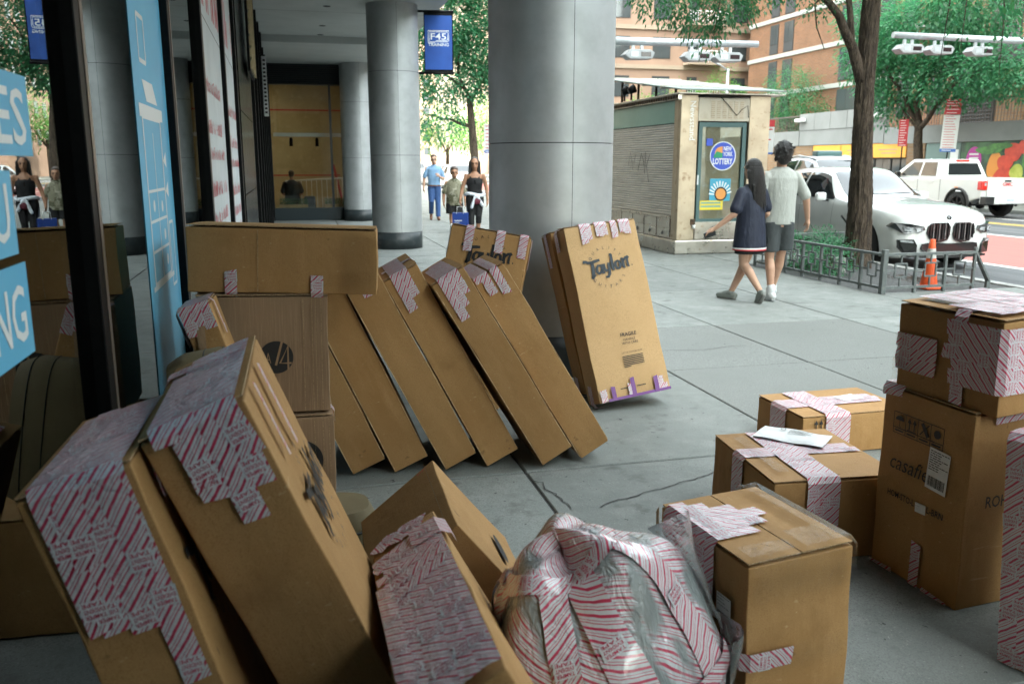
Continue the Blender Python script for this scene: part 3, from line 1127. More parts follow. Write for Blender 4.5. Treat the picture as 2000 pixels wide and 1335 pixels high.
    def label(s, f, u, v, w, h, ang=0.0, lines=5, bar=True, up=None, name='address_label', extra=0.0):
        fr_ = s.fr(f, up)
        base = s.off + 0.001 + 0.0006 * s.k + extra + (0.006 if f[1] == 'z' else 0)
        s.k += 2
        ca, sa = cos(ang), sin(ang)
        F0 = lambda a, b_, off=0.0: fr_(u + a * ca - b_ * sa, v + a * sa + b_ * ca, base + off)
        mb = MB()
        mb.add([F0(-w / 2, -h / 2), F0(w / 2, -h / 2), F0(w / 2, h / 2), F0(-w / 2, h / 2)], [(0, 1, 2, 3)], 0)
        r_ = s.r
        for k in range(lines):
            y = h * (0.42 - 0.5 * k / max(1, lines))
            x0 = -w * 0.44
            while x0 < w * (0.0 if k % 3 else 0.38):
                x1 = x0 + w * r_.uniform(0.06, 0.2)
                mb.add([F0(x0, y, .0006), F0(min(x1, w * .46), y, .0006), F0(min(x1, w * .46), y + h * 0.022, .0006), F0(x0, y + h * 0.022, .0006)], [(0, 1, 2, 3)], 1)
                x0 = x1 + w * 0.03
        if bar:
            x0 = -w * 0.40
            while x0 < w * 0.40:
                x1 = x0 + w * r_.choice((0.012, 0.012, 0.025, 0.035))
                mb.add([F0(x0, -h * 0.42, .0006), F0(x1, -h * 0.42, .0006), F0(x1, -h * 0.18, .0006), F0(x0, -h * 0.18, .0006)], [(0, 1, 2, 3)], 1)
                x0 = x1 + w * r_.choice((0.012, 0.02))
        return mb.build(name, [m_label, m_ink], s.o)


# --- the guitar maker's round stamp, drawn stroke by stroke
def arc_text(mb, F, txt, R, a0, a1, size, inside=False, off=0.0):
    n = len(txt)
    for i, ch in enumerate(txt):
        a = a0 + (a1 - a0) * (i / (n - 1))
        if inside:
            put_text(mb, ch, F, R * cos(a), R * sin(a), size, ang=a + pi / 2, off=off)
        else:
            put_text(mb, ch, F, R * cos(a), R * sin(a), size, ang=a - pi / 2, off=off)


def guitar_stamp(S, cx, cy, rot=0.0):
    """S = overall scale: lettering about 0.9 S wide"""
    def draw(mb, F0):
        ca, sa = cos(rot), sin(rot)
        F = lambda u, v, off=0.0: F0(cx + u * ca - v * sa, cy + u * sa + v * ca, off)
        arc_text(mb, F, 'QUALITY', 0.45 * S, radians(147), radians(33), 0.105 * S)
        arc_text(mb, F, 'GUITARS', 0.52 * S, radians(215), radians(325), 0.105 * S, inside=True)
        k = S
        sl = 0.12

        def st(pts, w):
            ws = [q * k for q in w] if hasattr(w, '__len__') else w * k
            stroke(mb, [((x + y * sl * 0.3) * k, y * k) for x, y in pts], ws, F)
        B = 0.075
        # T: flourished bar and stem with a slanted foot
        st([(-0.62, 0.17), (-0.60, 0.21), (-0.55, 0.205), (-0.50, 0.17), (-0.40, 0.165), (-0.28, 0.185), (-0.17, 0.20)], [0.05, 0.075, 0.07, 0.07, 0.075, 0.075, 0.06])
        st([(-0.39, 0.18), (-0.385, 0.0), (-0.40, -0.15), (-0.44, -0.24)], [0.09, 0.095, 0.10, 0.06])
        st([(-0.47, -0.20), (-0.40, -0.19), (-0.33, -0.15)], [0.03, 0.06, 0.03])
        # a
        st([(-0.16, 0.06), (-0.24, 0.065), (-0.285, 0.0), (-0.285, -0.08), (-0.25, -0.135), (-0.19, -0.11), (-0.155, -0.04)], [0.05, 0.065, 0.075, 0.08, 0.07, 0.06, 0.05])
        st([(-0.145, 0.09), (-0.14, -0.05), (-0.125, -0.13), (-0.08, -0.13)], [0.07, 0.075, 0.075, 0.05])
        # y
        st([(-0.085, 0.09), (-0.075, -0.02), (-0.04, -0.09), (0.02, -0.075)], [0.07, 0.075, 0.075, 0.05])
        st([(0.055, 0.10), (0.055, -0.06), (0.04, -0.18), (-0.01, -0.25), (-0.08, -0.245)], [0.07, 0.075, 0.075, 0.065, 0.05])
        # l
        st([(0.155, 0.30), (0.155, 0.10), (0.155, -0.05), (0.165, -0.085), (0.205, -0.085)], [0.07, 0.08, 0.08, 0.07, 0.05])
        st([(0.11, 0.285), (0.17, 0.30)], 0.05)
        # o
        st([(0.315, 0.11), (0.255, 0.08), (0.235, 0.0), (0.27, -0.075), (0.335, -0.08), (0.375, -0.01), (0.36, 0.07), (0.315, 0.11), (0.27, 0.10)], [0.05, 0.07, 0.08, 0.07, 0.06, 0.08, 0.07, 0.05, 0.04])
        # r with ear and foot
        st([(0.455, 0.15), (0.455, 0.0), (0.465, -0.07), (0.50, -0.09)], [0.075, 0.08, 0.075, 0.04])
        st([(0.40, 0.14), (0.47, 0.145)], 0.045)
        st([(0.47, 0.07), (0.53, 0.15), (0.60, 0.165), (0.63, 0.13)], [0.05, 0.065, 0.075, 0.06])
        st([(0.585, 0.15), (0.58, 0.0), (0.585, -0.06), (0.62, -0.075)], [0.05, 0.065, 0.06, 0.03])
        disc(mb, 0.69 * k, -0.05 * k, 0.018 * k, F, 10)
    return draw


GRP = 'narrow guitar cartons leaning in a row'
m_ink_blue = pm('dark_blue_ink', (0.022, 0.032, 0.042), 0.55)

# --- row of six guitar cartons leaning left
ROW = [
    ('R1', ((0.090, 4.441, 0.544), (-1.0, -23.7, -0.5), (0.180, 0.515, 1.100)), 'leaning guitar carton nearest the stacked boxes, leftmost of the slanted row'),
    ('R2', ((0.297, 4.432, 0.543), (-1.0, -24.2, -0.7), (0.184, 0.515, 1.100)), 'second slanted guitar carton from the stacked boxes, top hidden by the long box'),
    ('R3', ((0.525, 4.402, 0.535), (-1.0, -26.7, -0.3), (0.179, 0.515, 1.100)), 'third slanted guitar carton from the stacked boxes, plain face without tape'),
    ('R4', ((0.742, 4.406, 0.530), (-0.7, -27.4, -0.9), (0.184, 0.517, 1.093)), 'slanted guitar carton with forked striped tape just right of the long box'),
    ('R5', ((0.983, 4.332, 0.525), (-2.0, -30.3, 0.7), (0.180, 0.517, 1.095)), 'slanted guitar carton with wide stepped tape patch, second from the right end'),
    ('R6', ((1.207, 4.381, 0.527), (-2.0, -30.5, -0.8), (0.181, 0.512, 1.102)), 'rightmost slanted guitar carton of the row with two separate tape strips'),
]
RC = {}
for i, (k, spec, lab) in enumerate(ROW):
    RC[k] = Carton('guitar_carton', lab, spec, flaps='+z', seam='y', group=GRP, seed=10 + i, bulge=0.003, crush=0.006 if k in ('R5', 'R6') else 0.002)
c = RC['R4']
c.tape('-y', '+z', -0.012, 0.13, 0.47, 0.05)
c.tape('-y', '+z', 0.030, 0.19, 0.47, 0.05)
c.tape('+x', '+z', 0.05, 0.10, 0.17, 0.05)
c = RC['R5']
c.tape('-y', '+z', -0.030, 0.115, 0.46, 0.052)
c.tape('-y', '+z', 0.002, 0.17, 0.46, 0.05)
c.tape('-y', '+z', 0.034, 0.225, 0.40, 0.048)
c = RC['R6']
c.tape('-y', '+z', -0.030, 0.135, 0.47, 0.046)
c.tape('-y', '+z', 0.030, 0.105, 0.47, 0.046)
c.tape('-y', '+z', 0.058, 0.02, 0.45, 0.05)
for k in ('R1', 'R2', 'R3'):
    RC[k].tape('-y', '+z', 0.0, 0.13, 0.4, 0.05)

m_wear = pm('worn_cardboard_edge', (0.60, 0.43, 0.25), 0.85, mix=[((0.38, 0.24, 0.12), 40, 0.45, 0.6)])
for k in RC:
    d_ = RC[k].d
    for sx in (-1, 1):
        RC[k].ink('-y', lambda mb, F, sx=sx: stroke(mb, [(sx * (d_.x / 2 - 0.0035), -d_.z / 2 + 0.02 + d_.z * 0.96 * q / 12) for q in range(13)], [0.0012 + 0.0035 * rng.random() for _ in range(13)], F), m_wear, 'worn_edge')

# --- tall guitar cartons against the big column
c = Carton('guitar_carton', 'pale upright guitar carton with the round stamp leaning on the big column', ((1.986, 5.242, 0.588), (-18.0, -5.4, 7.9), (0.518, 0.176, 1.135)), mat=m_kraft_pale,
           flaps='+z', seam='x', group='upright guitar cartons against the big column', seed=31)
c.ink('-y', guitar_stamp(0.262, -0.015, 0.285, radians(1)), m_ink_blue, 'logo')
c.ink('-y', lambda mb, F: (put_text(mb, 'FRAGILE', F, 0.035, -0.175, 0.032, bold=0.012), put_text(mb, 'HANDLE', F, 0.035, -0.205, 0.022), put_text(mb, 'WITH CARE', F, 0.035, -0.228, 0.022),
      put_text(mb, 'LOST OR DAMAGED ISSUES', F, 0.035, -0.285, 0.014, width=0.15),
      [stroke(mb, [(-0.04, -0.305 - 0.011 * k), (0.11 - 0.10 * (k == 6), -0.305 - 0.011 * k)], 0.005, F) for k in range(7)],
      stroke(mb, [(-0.10, -0.502), (-0.015, -0.502)], 0.006, F), stroke(mb, [(0.02, -0.502), (0.085, -0.502)], 0.006, F)), m_ink, 'print')
for x, l in ((-0.185, 0.085), (-0.155, 0.07), (-0.09, 0.10), (-0.015, 0.075), (0.02, 0.08), (0.10, 0.095), (0.13, 0.115)):
    c.tape('-y', '+z', x, l, 0.10, 0.05 if x != -0.09 else 0.044)
for x, l in ((-0.215, 0.05), (-0.19, 0.10), (0.025, 0.09), (0.225, 0.08)):
    c.tape('-y', '-z', -x, l, 0.0, 0.046)
for x, l in ((-0.158, 0.105), (0.01, 0.125), (0.155, 0.09)):
    c.tape('-y', '-z', -x, l, 0.0, 0.03, mat=m_purple, name='purple_tape')
c.patch('-y', -0.20, -0.558, 0.255, -0.558, 0.018, mat=m_purple, name='purple_tape')
c.tape('-x', '+z', 0.02, 0.13, 0.1, 0.05)
c.tape('-x', '-z', 0.02, 0.12, 0.1, 0.05)
c2 = Carton('guitar_carton', 'second upright guitar carton tucked behind the pale stamped one', ((1.975, 5.475, 0.580), (-13.5, -9.0, 5.0), (0.515, 0.176, 1.09)), flaps='+z', seam='x',
            group='upright guitar cartons against the big column', seed=32)
c2.tape('-x', '+z', 0.0, 0.22, 0.2, 0.05)
c2.tape('-x', '-z', 0.0, 0.12, 0.2, 0.05)
c3 = Carton('guitar_carton', 'brown stamped guitar carton left of the big column, mostly hidden by the row', ((1.12, 5.42, 0.56), (-12, 9.5, -20.0), (0.515, 0.180, 1.11)), flaps='+z', seam='x',
            group='upright guitar cartons against the big column', seed=33)
c3.ink('-y', guitar_stamp(0.262, -0.005, 0.39), m_ink, 'logo')
for x, l in ((-0.22, 0.14), (-0.07, 0.13), (0.13, 0.15)):
    c3.tape('-y', '+z', x, l, 0.12, 0.055)
c3.tape('+x', '+z', 0.0, 0.20, 0.2, 0.055)
c3.tape('-x', '+z', 0.0, 0.20, 0.2, 0.055)

# --- stack by the window
lb = Carton('long_carton', 'long flat brown carton lying on top of the stack by the window', ((-0.033, 3.823, 1.142), (-2.3, 2.1, -5.8), (0.751, 0.402, 0.261)), flaps='+z', seam='x', seed=41, bulge=0.005)
lb.tape('-y', '-z', 0.135, 0.075, 0.15, 0.050)
lb.tape('-y', '-z', -0.205, 0.090, 0.15, 0.048)
lb.patch('-y', 0.23, -0.085, 0.374, -0.085, 0.09, mat=m_clear, name='clear_tape')
lb.tape('+x', '-y', 0.0, 0.12, 0.14, 0.24, mat=m_clear, name='clear_tape')
lb.ink('-y', lambda mb, F: stroke(mb, [(-0.10, -0.125), (-0.097, 0.125)], 0.003, F), m_kraft_edge, 'crease')
a4 = Carton('stamped_carton', 'square brown carton with a black round stamp under the long carton', ((-0.142, 3.835, 0.764), (0.0, 1.2, -1.4), (0.520, 0.450, 0.488)), mat=m_kraft_grey, flaps='+z', seam='x', seed=42)


def a4_logo(mb, F):
    disc(mb, 0.048, -0.006, 0.068, F, 40)


def a4_letters(mb, F):
    put_text(mb, 'A', F, 0.016, -0.031, 0.050, off=0.001, sy=1.3, width=0.021)
    put_text(mb, 'L', F, -0.018, -0.031, 0.050, off=0.001, sy=1.3, width=0.017)
    stroke(mb, [(0.045, -0.040), (0.072, 0.060)], 0.009, F, off=0.001)
    stroke(mb, [(0.095, -0.060), (0.095, 0.042), (0.062, -0.031), (0.108, -0.031)], 0.008, F, off=0.0012)


lo = a4.ink('-y', a4_logo, m_ink, 'logo')
a4.ink('-y', a4_letters, m_kraft_grey, 'lettering')
for x in (0.16, 0.195, 0.210, 0.232):
    a4.ink('-y', lambda mb, F, x=x: stroke(mb, [(x, -0.24), (x, 0.24)], 0.0022, F), m_kraft_edge, 'crease')
ub = Carton('lower_carton', 'brown carton at the bottom of the stack by the window', ((-0.150, 3.812, 0.248), (0, 0, 0.0), (0.539, 0.45, 0.495)), mat=m_kraft_grey, flaps='+z', seam='x', seed=43)
ub.ink('-y', lambda mb, F: disc(mb, 0.13, 0.06, 0.09, F, 36, r0=0.06), m_ink, 'logo')
ub.tape('+x', '+z', 0.12, 0.06, 0.03, 0.06)
for x in (0.19, 0.225, 0.25):
    ub.ink('-y', lambda mb, F, x=x: stroke(mb, [(x, -0.24), (x, 0.24)], 0.0022, F), m_kraft_edge, 'crease')
sb = Carton('narrow_carton', 'narrow tape-topped carton leaning on the window beside the round stamp', ((-0.203, 3.372, 0.522), (-1.9, -18.3, 0.5), (0.112, 0.272, 1.053)), flaps='+z', seam='y', seed=44)
for x, l in ((-0.036, 0.085), (-0.004, 0.072), (0.032, 0.095)):
    sb.tape('-y', '+z', x, l, 0.26, 0.042)
sb.patch('-y', 0.0, 0.46, -0.030, 0.36, 0.028, mat=m_kraft_grey, blocks=False, name='paper_tape')
sb.tape('+x', '+z', 0.05, 0.13, 0.02, 0.03)
sb.tape('-x', '+z', -0.1, 0.13, 0.02, 0.05)

# --- two big guitar cartons in the foreground leaning on the window
f2 = Carton('guitar_carton', 'big guitar carton in the left foreground with the stamp on its slanted right face', ((0.011, 1.904, 0.562), (1.3, -22.2, -0.9), (0.203, 0.532, 1.113)), flaps='+z', seam='y',
            group='foreground guitar cartons leaning on the window', seed=51)
for x, l, l2 in ((-0.062, 0.165, 0.51), (-0.022, 0.225, 0.50), (0.024, 0.155, 0.50)):
    f2.tape('-y', '+z', x, l, l2, 0.052)
f2.tape('-y', '+z', -0.045, 0.10, 0.44, 0.05, skew=0.10)
f2.tape('-y', '+z', 0.006, 0.125, 0.40, 0.05, skew=-0.08)
f2.tape('-y', '+z', 0.055, 0.02, 0.36, 0.05, blocks=False)
f2.tape('-x', '+z', 0.15, 0.12, 0.18, 0.06)
f2.tape('+x', '+z', 0.16, 0.17, 0.0, 0.022, blocks=False)
f2.tape('+x', '+z', 0.0, 0.20, 0.0, 0.030, blocks=False)
f2.ink('+x', guitar_stamp(0.285, 0.0, 0.235), m_ink, 'logo')
f1 = Carton('guitar_carton', 'dark guitar carton at the bottom left corner with a long broad band of striped tape', ((-0.254, 1.803, 0.510), (-1.1, -16.2, 0.0), (0.197, 0.503, 0.997)), flaps='+z', seam='y',
            group='foreground guitar cartons leaning on the window', seed=52)
for x, l, l2 in ((-0.062, 0.43, 0.48), (-0.016, 0.30, 0.47), (0.030, 0.285, 0.48), (0.052, 0.275, 0.45)):
    f1.tape('-y', '+z', x, l, l2, 0.050)
f1.tape('-y', '+z', -0.045, 0.20, 0.4, 0.05, skew=0.05)
f1.tape('-y', '+z', 0.01, 0.15, 0.4, 0.05, skew=-0.06)
f1.tape('+x', '+z', 0.16, 0.10, 0.0, 0.035, blocks=False)
f1.ink('+x', guitar_stamp(0.285, 0.0, 0.22), m_ink, 'logo')

# --- heavily taped carton and tipped carton in the middle foreground
f3R = Euler((radians(-100.1), radians(-28.0), radians(2.7))).to_matrix()
F3SPEC = (Vector((0.371, 1.865, 0.350)) + f3R @ Vector((0, 0, -0.22)), (-100.1, -28.0, 2.7), (0.195, 0.591, 1.04))
f3 = Carton('taped_carton', 'tilted carton wrapped in striped tape left of the plastic bundle', F3SPEC, flaps=None, seed=61, bulge=0.006)
for k, (u0, v0, u1, v1, w_) in enumerate(((-0.02, 0.285, -0.085, 0.20, 0.06), (0.03, 0.295, -0.03, 0.19, 0.055), (0.055, 0.285, 0.02, 0.18, 0.05),
                                          (-0.095, 0.09, 0.095, 0.165, 0.06), (-0.095, 0.045, 0.095, 0.12, 0.06), (-0.04, 0.10, -0.05, -0.29, 0.058), (0.005, 0.08, 0.0, -0.29, 0.056), (0.045, 0.05, 0.05, -0.29, 0.056),
                                          (0.075, 0.08, 0.075, -0.29, 0.04), (-0.09, -0.05, 0.09, -0.02, 0.05), (-0.07, -0.14, 0.09, -0.06, 0.05), (-0.07, -0.22, 0.09, -0.13, 0.05), (-0.075, -0.10, -0.06, -0.29, 0.04))):
    f3.patch('-y', u0, v0 + 0.22, u1, (v1 + 0.22) if v1 > -0.25 else -0.505, w_)
f3.tape('-y', '+x', 0.33, 0.08, 0.03, 0.14, skew=0.0)
f3.ink('+x', lambda mb, F: (stroke(mb, [(-0.20, -0.05), (-0.20, 0.05)], 0.012, F), mb.add([F(-0.23, 0.04), F(-0.17, 0.04), F(-0.20, 0.08)], [(0, 1, 2)])), m_ink, 'arrow_print')
f4 = Carton('tipped_carton', 'plain brown carton tipped on its edge behind the taped one', ((0.42, 2.56, 0.268), (-89.6, 50.2, -0.85), (0.411, 0.328, 0.56)), flaps=None, seed=62, bulge=0.004)
f4.ink('-y', lambda mb, F: disc(mb, 0.06, -0.05, 0.022, F, 24, ry=0.10), m_ink, 'hand_hole')
f4.ink('-x', lambda mb, F: [stroke(mb, [(0.10 + 0.01 * k, 0.22 + 0.004 * (k % 2)), (0.106 + 0.01 * k, 0.235)], 0.004, F) for k in range(4)], m_redink, 'red_marks')
f4.ink('-x', lambda mb, F: stroke(mb, [(0.135, -0.27), (0.135, 0.27)], 0.003, F), m_kraft_edge, 'crease')

# --- upright taped carton, right foreground
f5 = Carton('upright_carton', 'tall upright carton with tape collar and glossy clear film in the right foreground', ((1.247, 2.096, 0.262), (0.3, -1.5, 7.3), (0.340, 0.430, 0.512)), flaps='+z', seam='y', seed=71, bulge=0.006)
for y, l, l2 in ((-0.045, 0.50, 0.14), (0.000, 0.51, 0.20), (0.045, 0.51, 0.23), (0.090, 0.51, 0.17), (0.130, 0.49, 0.10), (0.158, 0.50, 0.05)):
    f5.tape('-x', '+z', y, l, l2, 0.055)
for v in (0.10, 0.03, -0.05, -0.13, -0.2):
    f5.patch('-x', -0.18, v, 0.055, v + 0.03 * sin(v * 40), 0.048)
f5.tape('-x', '-y', -0.012, 0.13, 0.14, 0.052, skew=-0.04)
f5.label('-x', 0.135, 0.105, 0.065, 0.075, lines=4, bar=True)
for v in (0.22, 0.19, -0.02, -0.16):
    f5.patch('-y', -0.17, v, 0.17, v + 0.004, 0.065, mat=m_clear, name='clear_tape')
f5.tape('-y', '+z', -0.09, 0.10, 0.10, 0.15, mat=m_clear, name='clear_tape')
f5.tape('+x', '+z', 0.0, 0.06, 0.06, 0.42, mat=m_clear, name='clear_tape')
f5.tape('-y', '+z', 0.09, 0.07, 0.06, 0.15, mat=m_clear, name='clear_tape')
f5.tape('+y', '-x', 0.0, 0.05, 0.06, 0.5, mat=m_clear, name='clear_tape')

# --- low cartons
f6 = Carton('low_carton', 'low wide carton with crossed tape and a white envelope on top', ((2.043, 3.087, 0.163), (0.2, -0.4, -5.1), (0.533, 0.600, 0.326)), flaps='+z', seam='y', seed=72, bulge=0.005)
f6.tape('-x', '+z', 0.0, 0.30, 0.52, 0.055)
f6.tape('-x', '+z', 0.05, 0.30, 0.50, 0.055)
for x in (0.02, 0.065, 0.105):
    f6.tape('-y', '+z', x, 0.24 + x, 0.58, 0.052)
f6.tape('-y', '+z', 0.085, 0.31, 0.45, 0.05)
f6.label('-x', 0.20, -0.03, 0.10, 0.12, lines=5, bar=False)
f6.patch('+z', -0.19, -0.22, -0.19, 0.22, 0.05, mat=m_clear, name='clear_tape')
f6.ink('-y', lambda mb, F: [stroke(mb, [(0.18 + 0.02 * k, 0.06 - 0.03 * k), (0.20 + 0.02 * k, 0.02 - 0.03 * k)], 0.004, F) for k in range(5)], m_ink, 'pen_marks')
f7 = Carton('low_carton', 'low carton with arrows and crossed tape behind the one with the envelope', ((2.90, 4.13, 0.106), (0.1, -0.4, -0.1), (0.654, 0.462, 0.212)), flaps='+z', seam='x', seed=73, bulge=0.005)
f7.tape('-x', '+z', 0.0, 0.20, 0.62, 0.055)
f7.tape('-x', '+z', 0.05, 0.20, 0.60, 0.055)
f7.tape('-x', '+z', -0.05, 0.20, 0.60, 0.055)
for x in (0.07, 0.12, 0.165):
    f7.tape('-y', '+z', x, 0.21, 0.44, 0.055)
f7.ink('-y', lambda mb, F: [(stroke(mb, [(x, 0.02), (x, 0.075)], 0.006, F), mb.add([F(x - .012, 0.07), F(x + .012, 0.07), F(x, 0.095)], [(0, 1, 2)])) for x in (-0.25, -0.22)], m_ink, 'arrow_print')
f7.label('+z', 0.12, 0.02, 0.14, 0.10, ang=0.2, lines=4, bar=False)
# --- household goods carton and the pair on it
f8 = Carton('tall_carton', 'tall dark carton with italic lettering and a shipping label, under the taped one', ((2.396, 2.547, 0.360), (0.8, 0.6, -85.8), (0.425, 0.450, 0.714)), flaps='+z', seam='x', seed=74, bulge=0.004)


def f8_print(mb, F):
    put_text(mb, 'casafield', F, -0.02, 0.055, 0.085, width=0.25, shear=0.28)
    put_text(mb, 'HOM-STO-L', F, -0.078, -0.055, 0.034, width=0.135, bold=0.01)
    put_text(mb, 'L-BRN', F, 0.088, -0.055, 0.034, width=0.075, bold=0.01)
    x0, x1, y0, y1 = -0.145, 0.095, 0.195, 0.275
    for a in (((x0, y0), (x1, y0)), ((x1, y0), (x1, y1)), ((x1, y1), (x0, y1)), ((x0, y1), (x0, y0)), ((x0, y0 + .02), (x1, y0 + .02))):
        stroke(mb, a, 0.003, F)
    for k in range(1, 4):
        x = x0 + 0.06 * k
        stroke(mb, [(x, y0), (x, y1)], 0.003, F)
    # umbrella, two arrows, crossed hook, hands
    mb.add([F(x0 + .03 + .022 * cos(pi * t / 8), 0.245 + .018 * sin(pi * t / 8)) for t in range(9)], [tuple(range(9))])
    stroke(mb, [(x0 + .03, 0.245), (x0 + .03, 0.222), (x0 + .036, 0.219)], 0.003, F)
    for x in (x0 + .078, x0 + .102):
        stroke(mb, [(x, 0.222), (x, 0.25)], 0.006, F)
        mb.add([F(x - .010, 0.248), F(x + .010, 0.248), F(x, 0.268)], [(0, 1, 2)])
    stroke(mb, [(x0 + .068, 0.219), (x0 + .112, 0.219)], 0.004, F)
    stroke(mb, [(x0 + .13, 0.222), (x0 + .172, 0.268)], 0.004, F)
    stroke(mb, [(x0 + .17, 0.222), (x0 + .138, 0.266)], 0.016, F)
    disc(mb, x0 + .21, 0.245, 0.016, F, 12)
    for k in range(4):
        stroke(mb, [(x0 + .008 + .06 * k, y0 + .010), (x0 + .05 + .06 * k, y0 + .010)], 0.006, F)


f8.ink('-y', f8_print, m_ink, 'print')
f8.label('-y', 0.083, 0.115, 0.095, 0.155, ang=-0.06, lines=9, bar=True)
f8.label('-y', 0.022, -0.05, 0.05, 0.036, ang=0.05, lines=2, bar=False, name='small_label')
f8.ink('+x', lambda mb, F: put_text(mb, 'ROHS', F, -0.09, 0.02, 0.06, width=0.12, bold=0.01), m_ink, 'print')
f8.tape('-y', '-z', 0.02, 0.17, 0.1, 0.045)
f8.tape('-y', '-z', -0.15, 0.015, 0.1, 0.12, blocks=False)
f8.tape('-y', '-z', 0.12, 0.015, 0.1, 0.12, blocks=False)
f8.tape('-y', '+z', 0.16, 0.025, 0.05, 0.10, blocks=False)
f8.tape('+x', '+z', 0.08, 0.03, 0.05, 0.14, blocks=False)
f9 = Carton('taped_carton', 'carton wrapped in striped tape on top of the tall dark one at the right edge', ((2.372, 2.500, 0.885), (2.0, 0.4, -82.2), (0.432, 0.392, 0.318)), flaps='+z', seam='x', seed=75, bulge=0.007)
f9.tape('-y', '+z', -0.06, 0.31, 0.36, 0.052)
f9.tape('-y', '+z', -0.055, 0.28, 0.38, 0.05, skew=0.02)
for v in (0.03, -0.02, -0.055):
    f9.patch('-y', -0.21, v, -0.03, v, 0.052)
for v, a in ((0.115, 0.01), (0.075, 0.0), (0.03, 0.02), (-0.015, -0.02), (-0.055, -0.01)):
    f9.tape('-y', '+x', v, 0.20 + a, 0.36, 0.052)
for x in (-0.16, -0.11, -0.06, 0.0, 0.05, 0.1, 0.15):
    f9.patch('+z', -0.19 if x > -0.12 else -0.02, x, 0.19, x + 0.01, 0.054)
f9.tape('-y', '+z', 0.05, 0.02, 0.10, 0.12, mat=m_clear, name='clear_tape')
f9.tape('-y', '-x', 0.1, 0.12, 0.1, 0.10, mat=m_clear, name='clear_tape')
f10 = Carton('taped_carton', 'tape covered carton cut off by the right picture edge beside the tall dark one', ((2.32, 2.02, 0.36), (0.0, -4.0, -70), (0.20, 0.42, 0.74)), flaps='+z', seam='y', seed=76, bulge=0.007)
for x in (-0.06, -0.01, 0.04, 0.075):
    f10.tape('-y', '+z', x, 0.72, 0.4, 0.054)
for y in (-0.16, -0.1, -0.05, 0.0):
    f10.tape('-x', '+z', y, 0.6, 0.18, 0.054)
env = thing('envelope', 'white padded envelope lying on the low carton', 'envelope', (2.105, 3.262, 0.348), (0, 0, radians(-47)))
m_env = pm('envelope_paper', (0.66, 0.67, 0.66), 0.5, mix=[((0.58, 0.59, 0.6), 9, 0.4, 0.7)], bump=[(14, 0.006)])
e_ = MB()
e_.grid(lambda u, v: ((u - .5) * 0.30, (v - .5) * 0.19, 0.004 + 0.010 * (1 - (2 * u - 1) ** 4) * (1 - (2 * v - 1) ** 4) + 0.003 * sin(9 * u + 4 * v)), 14, 10)
e_.grid(lambda u, v: ((u - .5) * 0.30, (v - .5) * 0.19, 0.001), 2, 2, flip=True)
e_.build('pouch', m_env, env)
l_ = MB()
Fe = frame_fn((0, 0, 0.0185), (1, 0, 0), (0, 1, 0), (0, 0, 1))
disc(l_, -0.05, 0.035, 0.012, Fe, 14, r0=0.008)
for k in range(5):
    stroke(l_, [(-0.02, 0.045 - 0.014 * k), (0.06 + 0.02 * (k % 2), 0.045 - 0.014 * k)], 0.004, Fe)
l_.build('print', m_ink, env)
# ------------------------------------------------------------------ bundle wrapped in plastic and tape


def bundle_material():
    """striped tape seen through crumpled clear plastic, with grey gaps"""
    m = m_tape.copy()
    m.name = 'tape_under_plastic'
    nt = m.node_tree
    L = nt.links.new
    b = nt.nodes['Principled BSDF']
    src = b.inputs['Base Color'].links[0].from_socket
    tc = _n(nt, 'ShaderNodeTexCoord')
    nz = _n(nt, 'ShaderNodeTexNoise')
    nz.inputs['Scale'].default_value = 6.0
    nz.inputs['Detail'].default_value = 3.0
    vm = _n(nt, 'ShaderNodeVectorMath', operation='MULTIPLY')
    vm.inputs[1].default_value = (1.6, 1.6, 0.6)
    L(tc.outputs['Object'], vm.inputs[0])
    L(vm.outputs[0], nz.inputs['Vector'])
    mr = _n(nt, 'ShaderNodeMapRange')
    mr.inputs['From Min'].default_value = 0.49
    mr.inputs['From Max'].default_value = 0.57
    L(nz.outputs['Fac'], mr.inputs['Value'])
    mx = _n(nt, 'ShaderNodeMix', data_type='RGBA')
    L(mr.outputs[0], mx.inputs[0])
    L(src, mx.inputs[6])
    mx.inputs[7].default_value = (0.20, 0.225, 0.23, 1)
    L(mx.outputs[2], b.inputs['Base Color'])
    b.inputs['Alpha'].default_value = 1.0
    b.inputs['Roughness'].default_value = 0.35
    b.inputs['Coat Weight'].default_value = 1.0
    b.inputs['Coat Roughness'].default_value = 0.04
    b.inputs['Coat IOR'].default_value = 1.7
    n2 = _n(nt, 'ShaderNodeTexNoise')
    n2.inputs['Scale'].default_value = 17
    n2.inputs['Detail'].default_value = 4
    n2.inputs['Distortion'].default_value = 1.2
    L(vm.outputs[0], n2.inputs['Vector'])
    vo = _n(nt, 'ShaderNodeTexVoronoi')
    vo.inputs['Scale'].default_value = 24
    wv = _n(nt, 'ShaderNodeVectorMath', operation='MULTIPLY_ADD')
    L(n2.outputs['Color'], wv.inputs[0])
    wv.inputs[1].default_value = (0.10, 0.10, 0.10)
    L(vm.outputs[0], wv.inputs[2])
    L(wv.outputs[0], vo.inputs['Vector'])
    bp = _n(nt, 'ShaderNodeBump')
    bp.inputs['Distance'].default_value = 0.020
    L(vo.outputs['Distance'], bp.inputs['Height'])
    L(bp.outputs[0], b.inputs['Coat Normal'])
    bp2 = _n(nt, 'ShaderNodeBump')
    bp2.inputs['Distance'].default_value = 0.012
    L(n2.outputs['Fac'], bp2.inputs['Height'])
    L(bp2.outputs[0], b.inputs['Normal'])
    return m


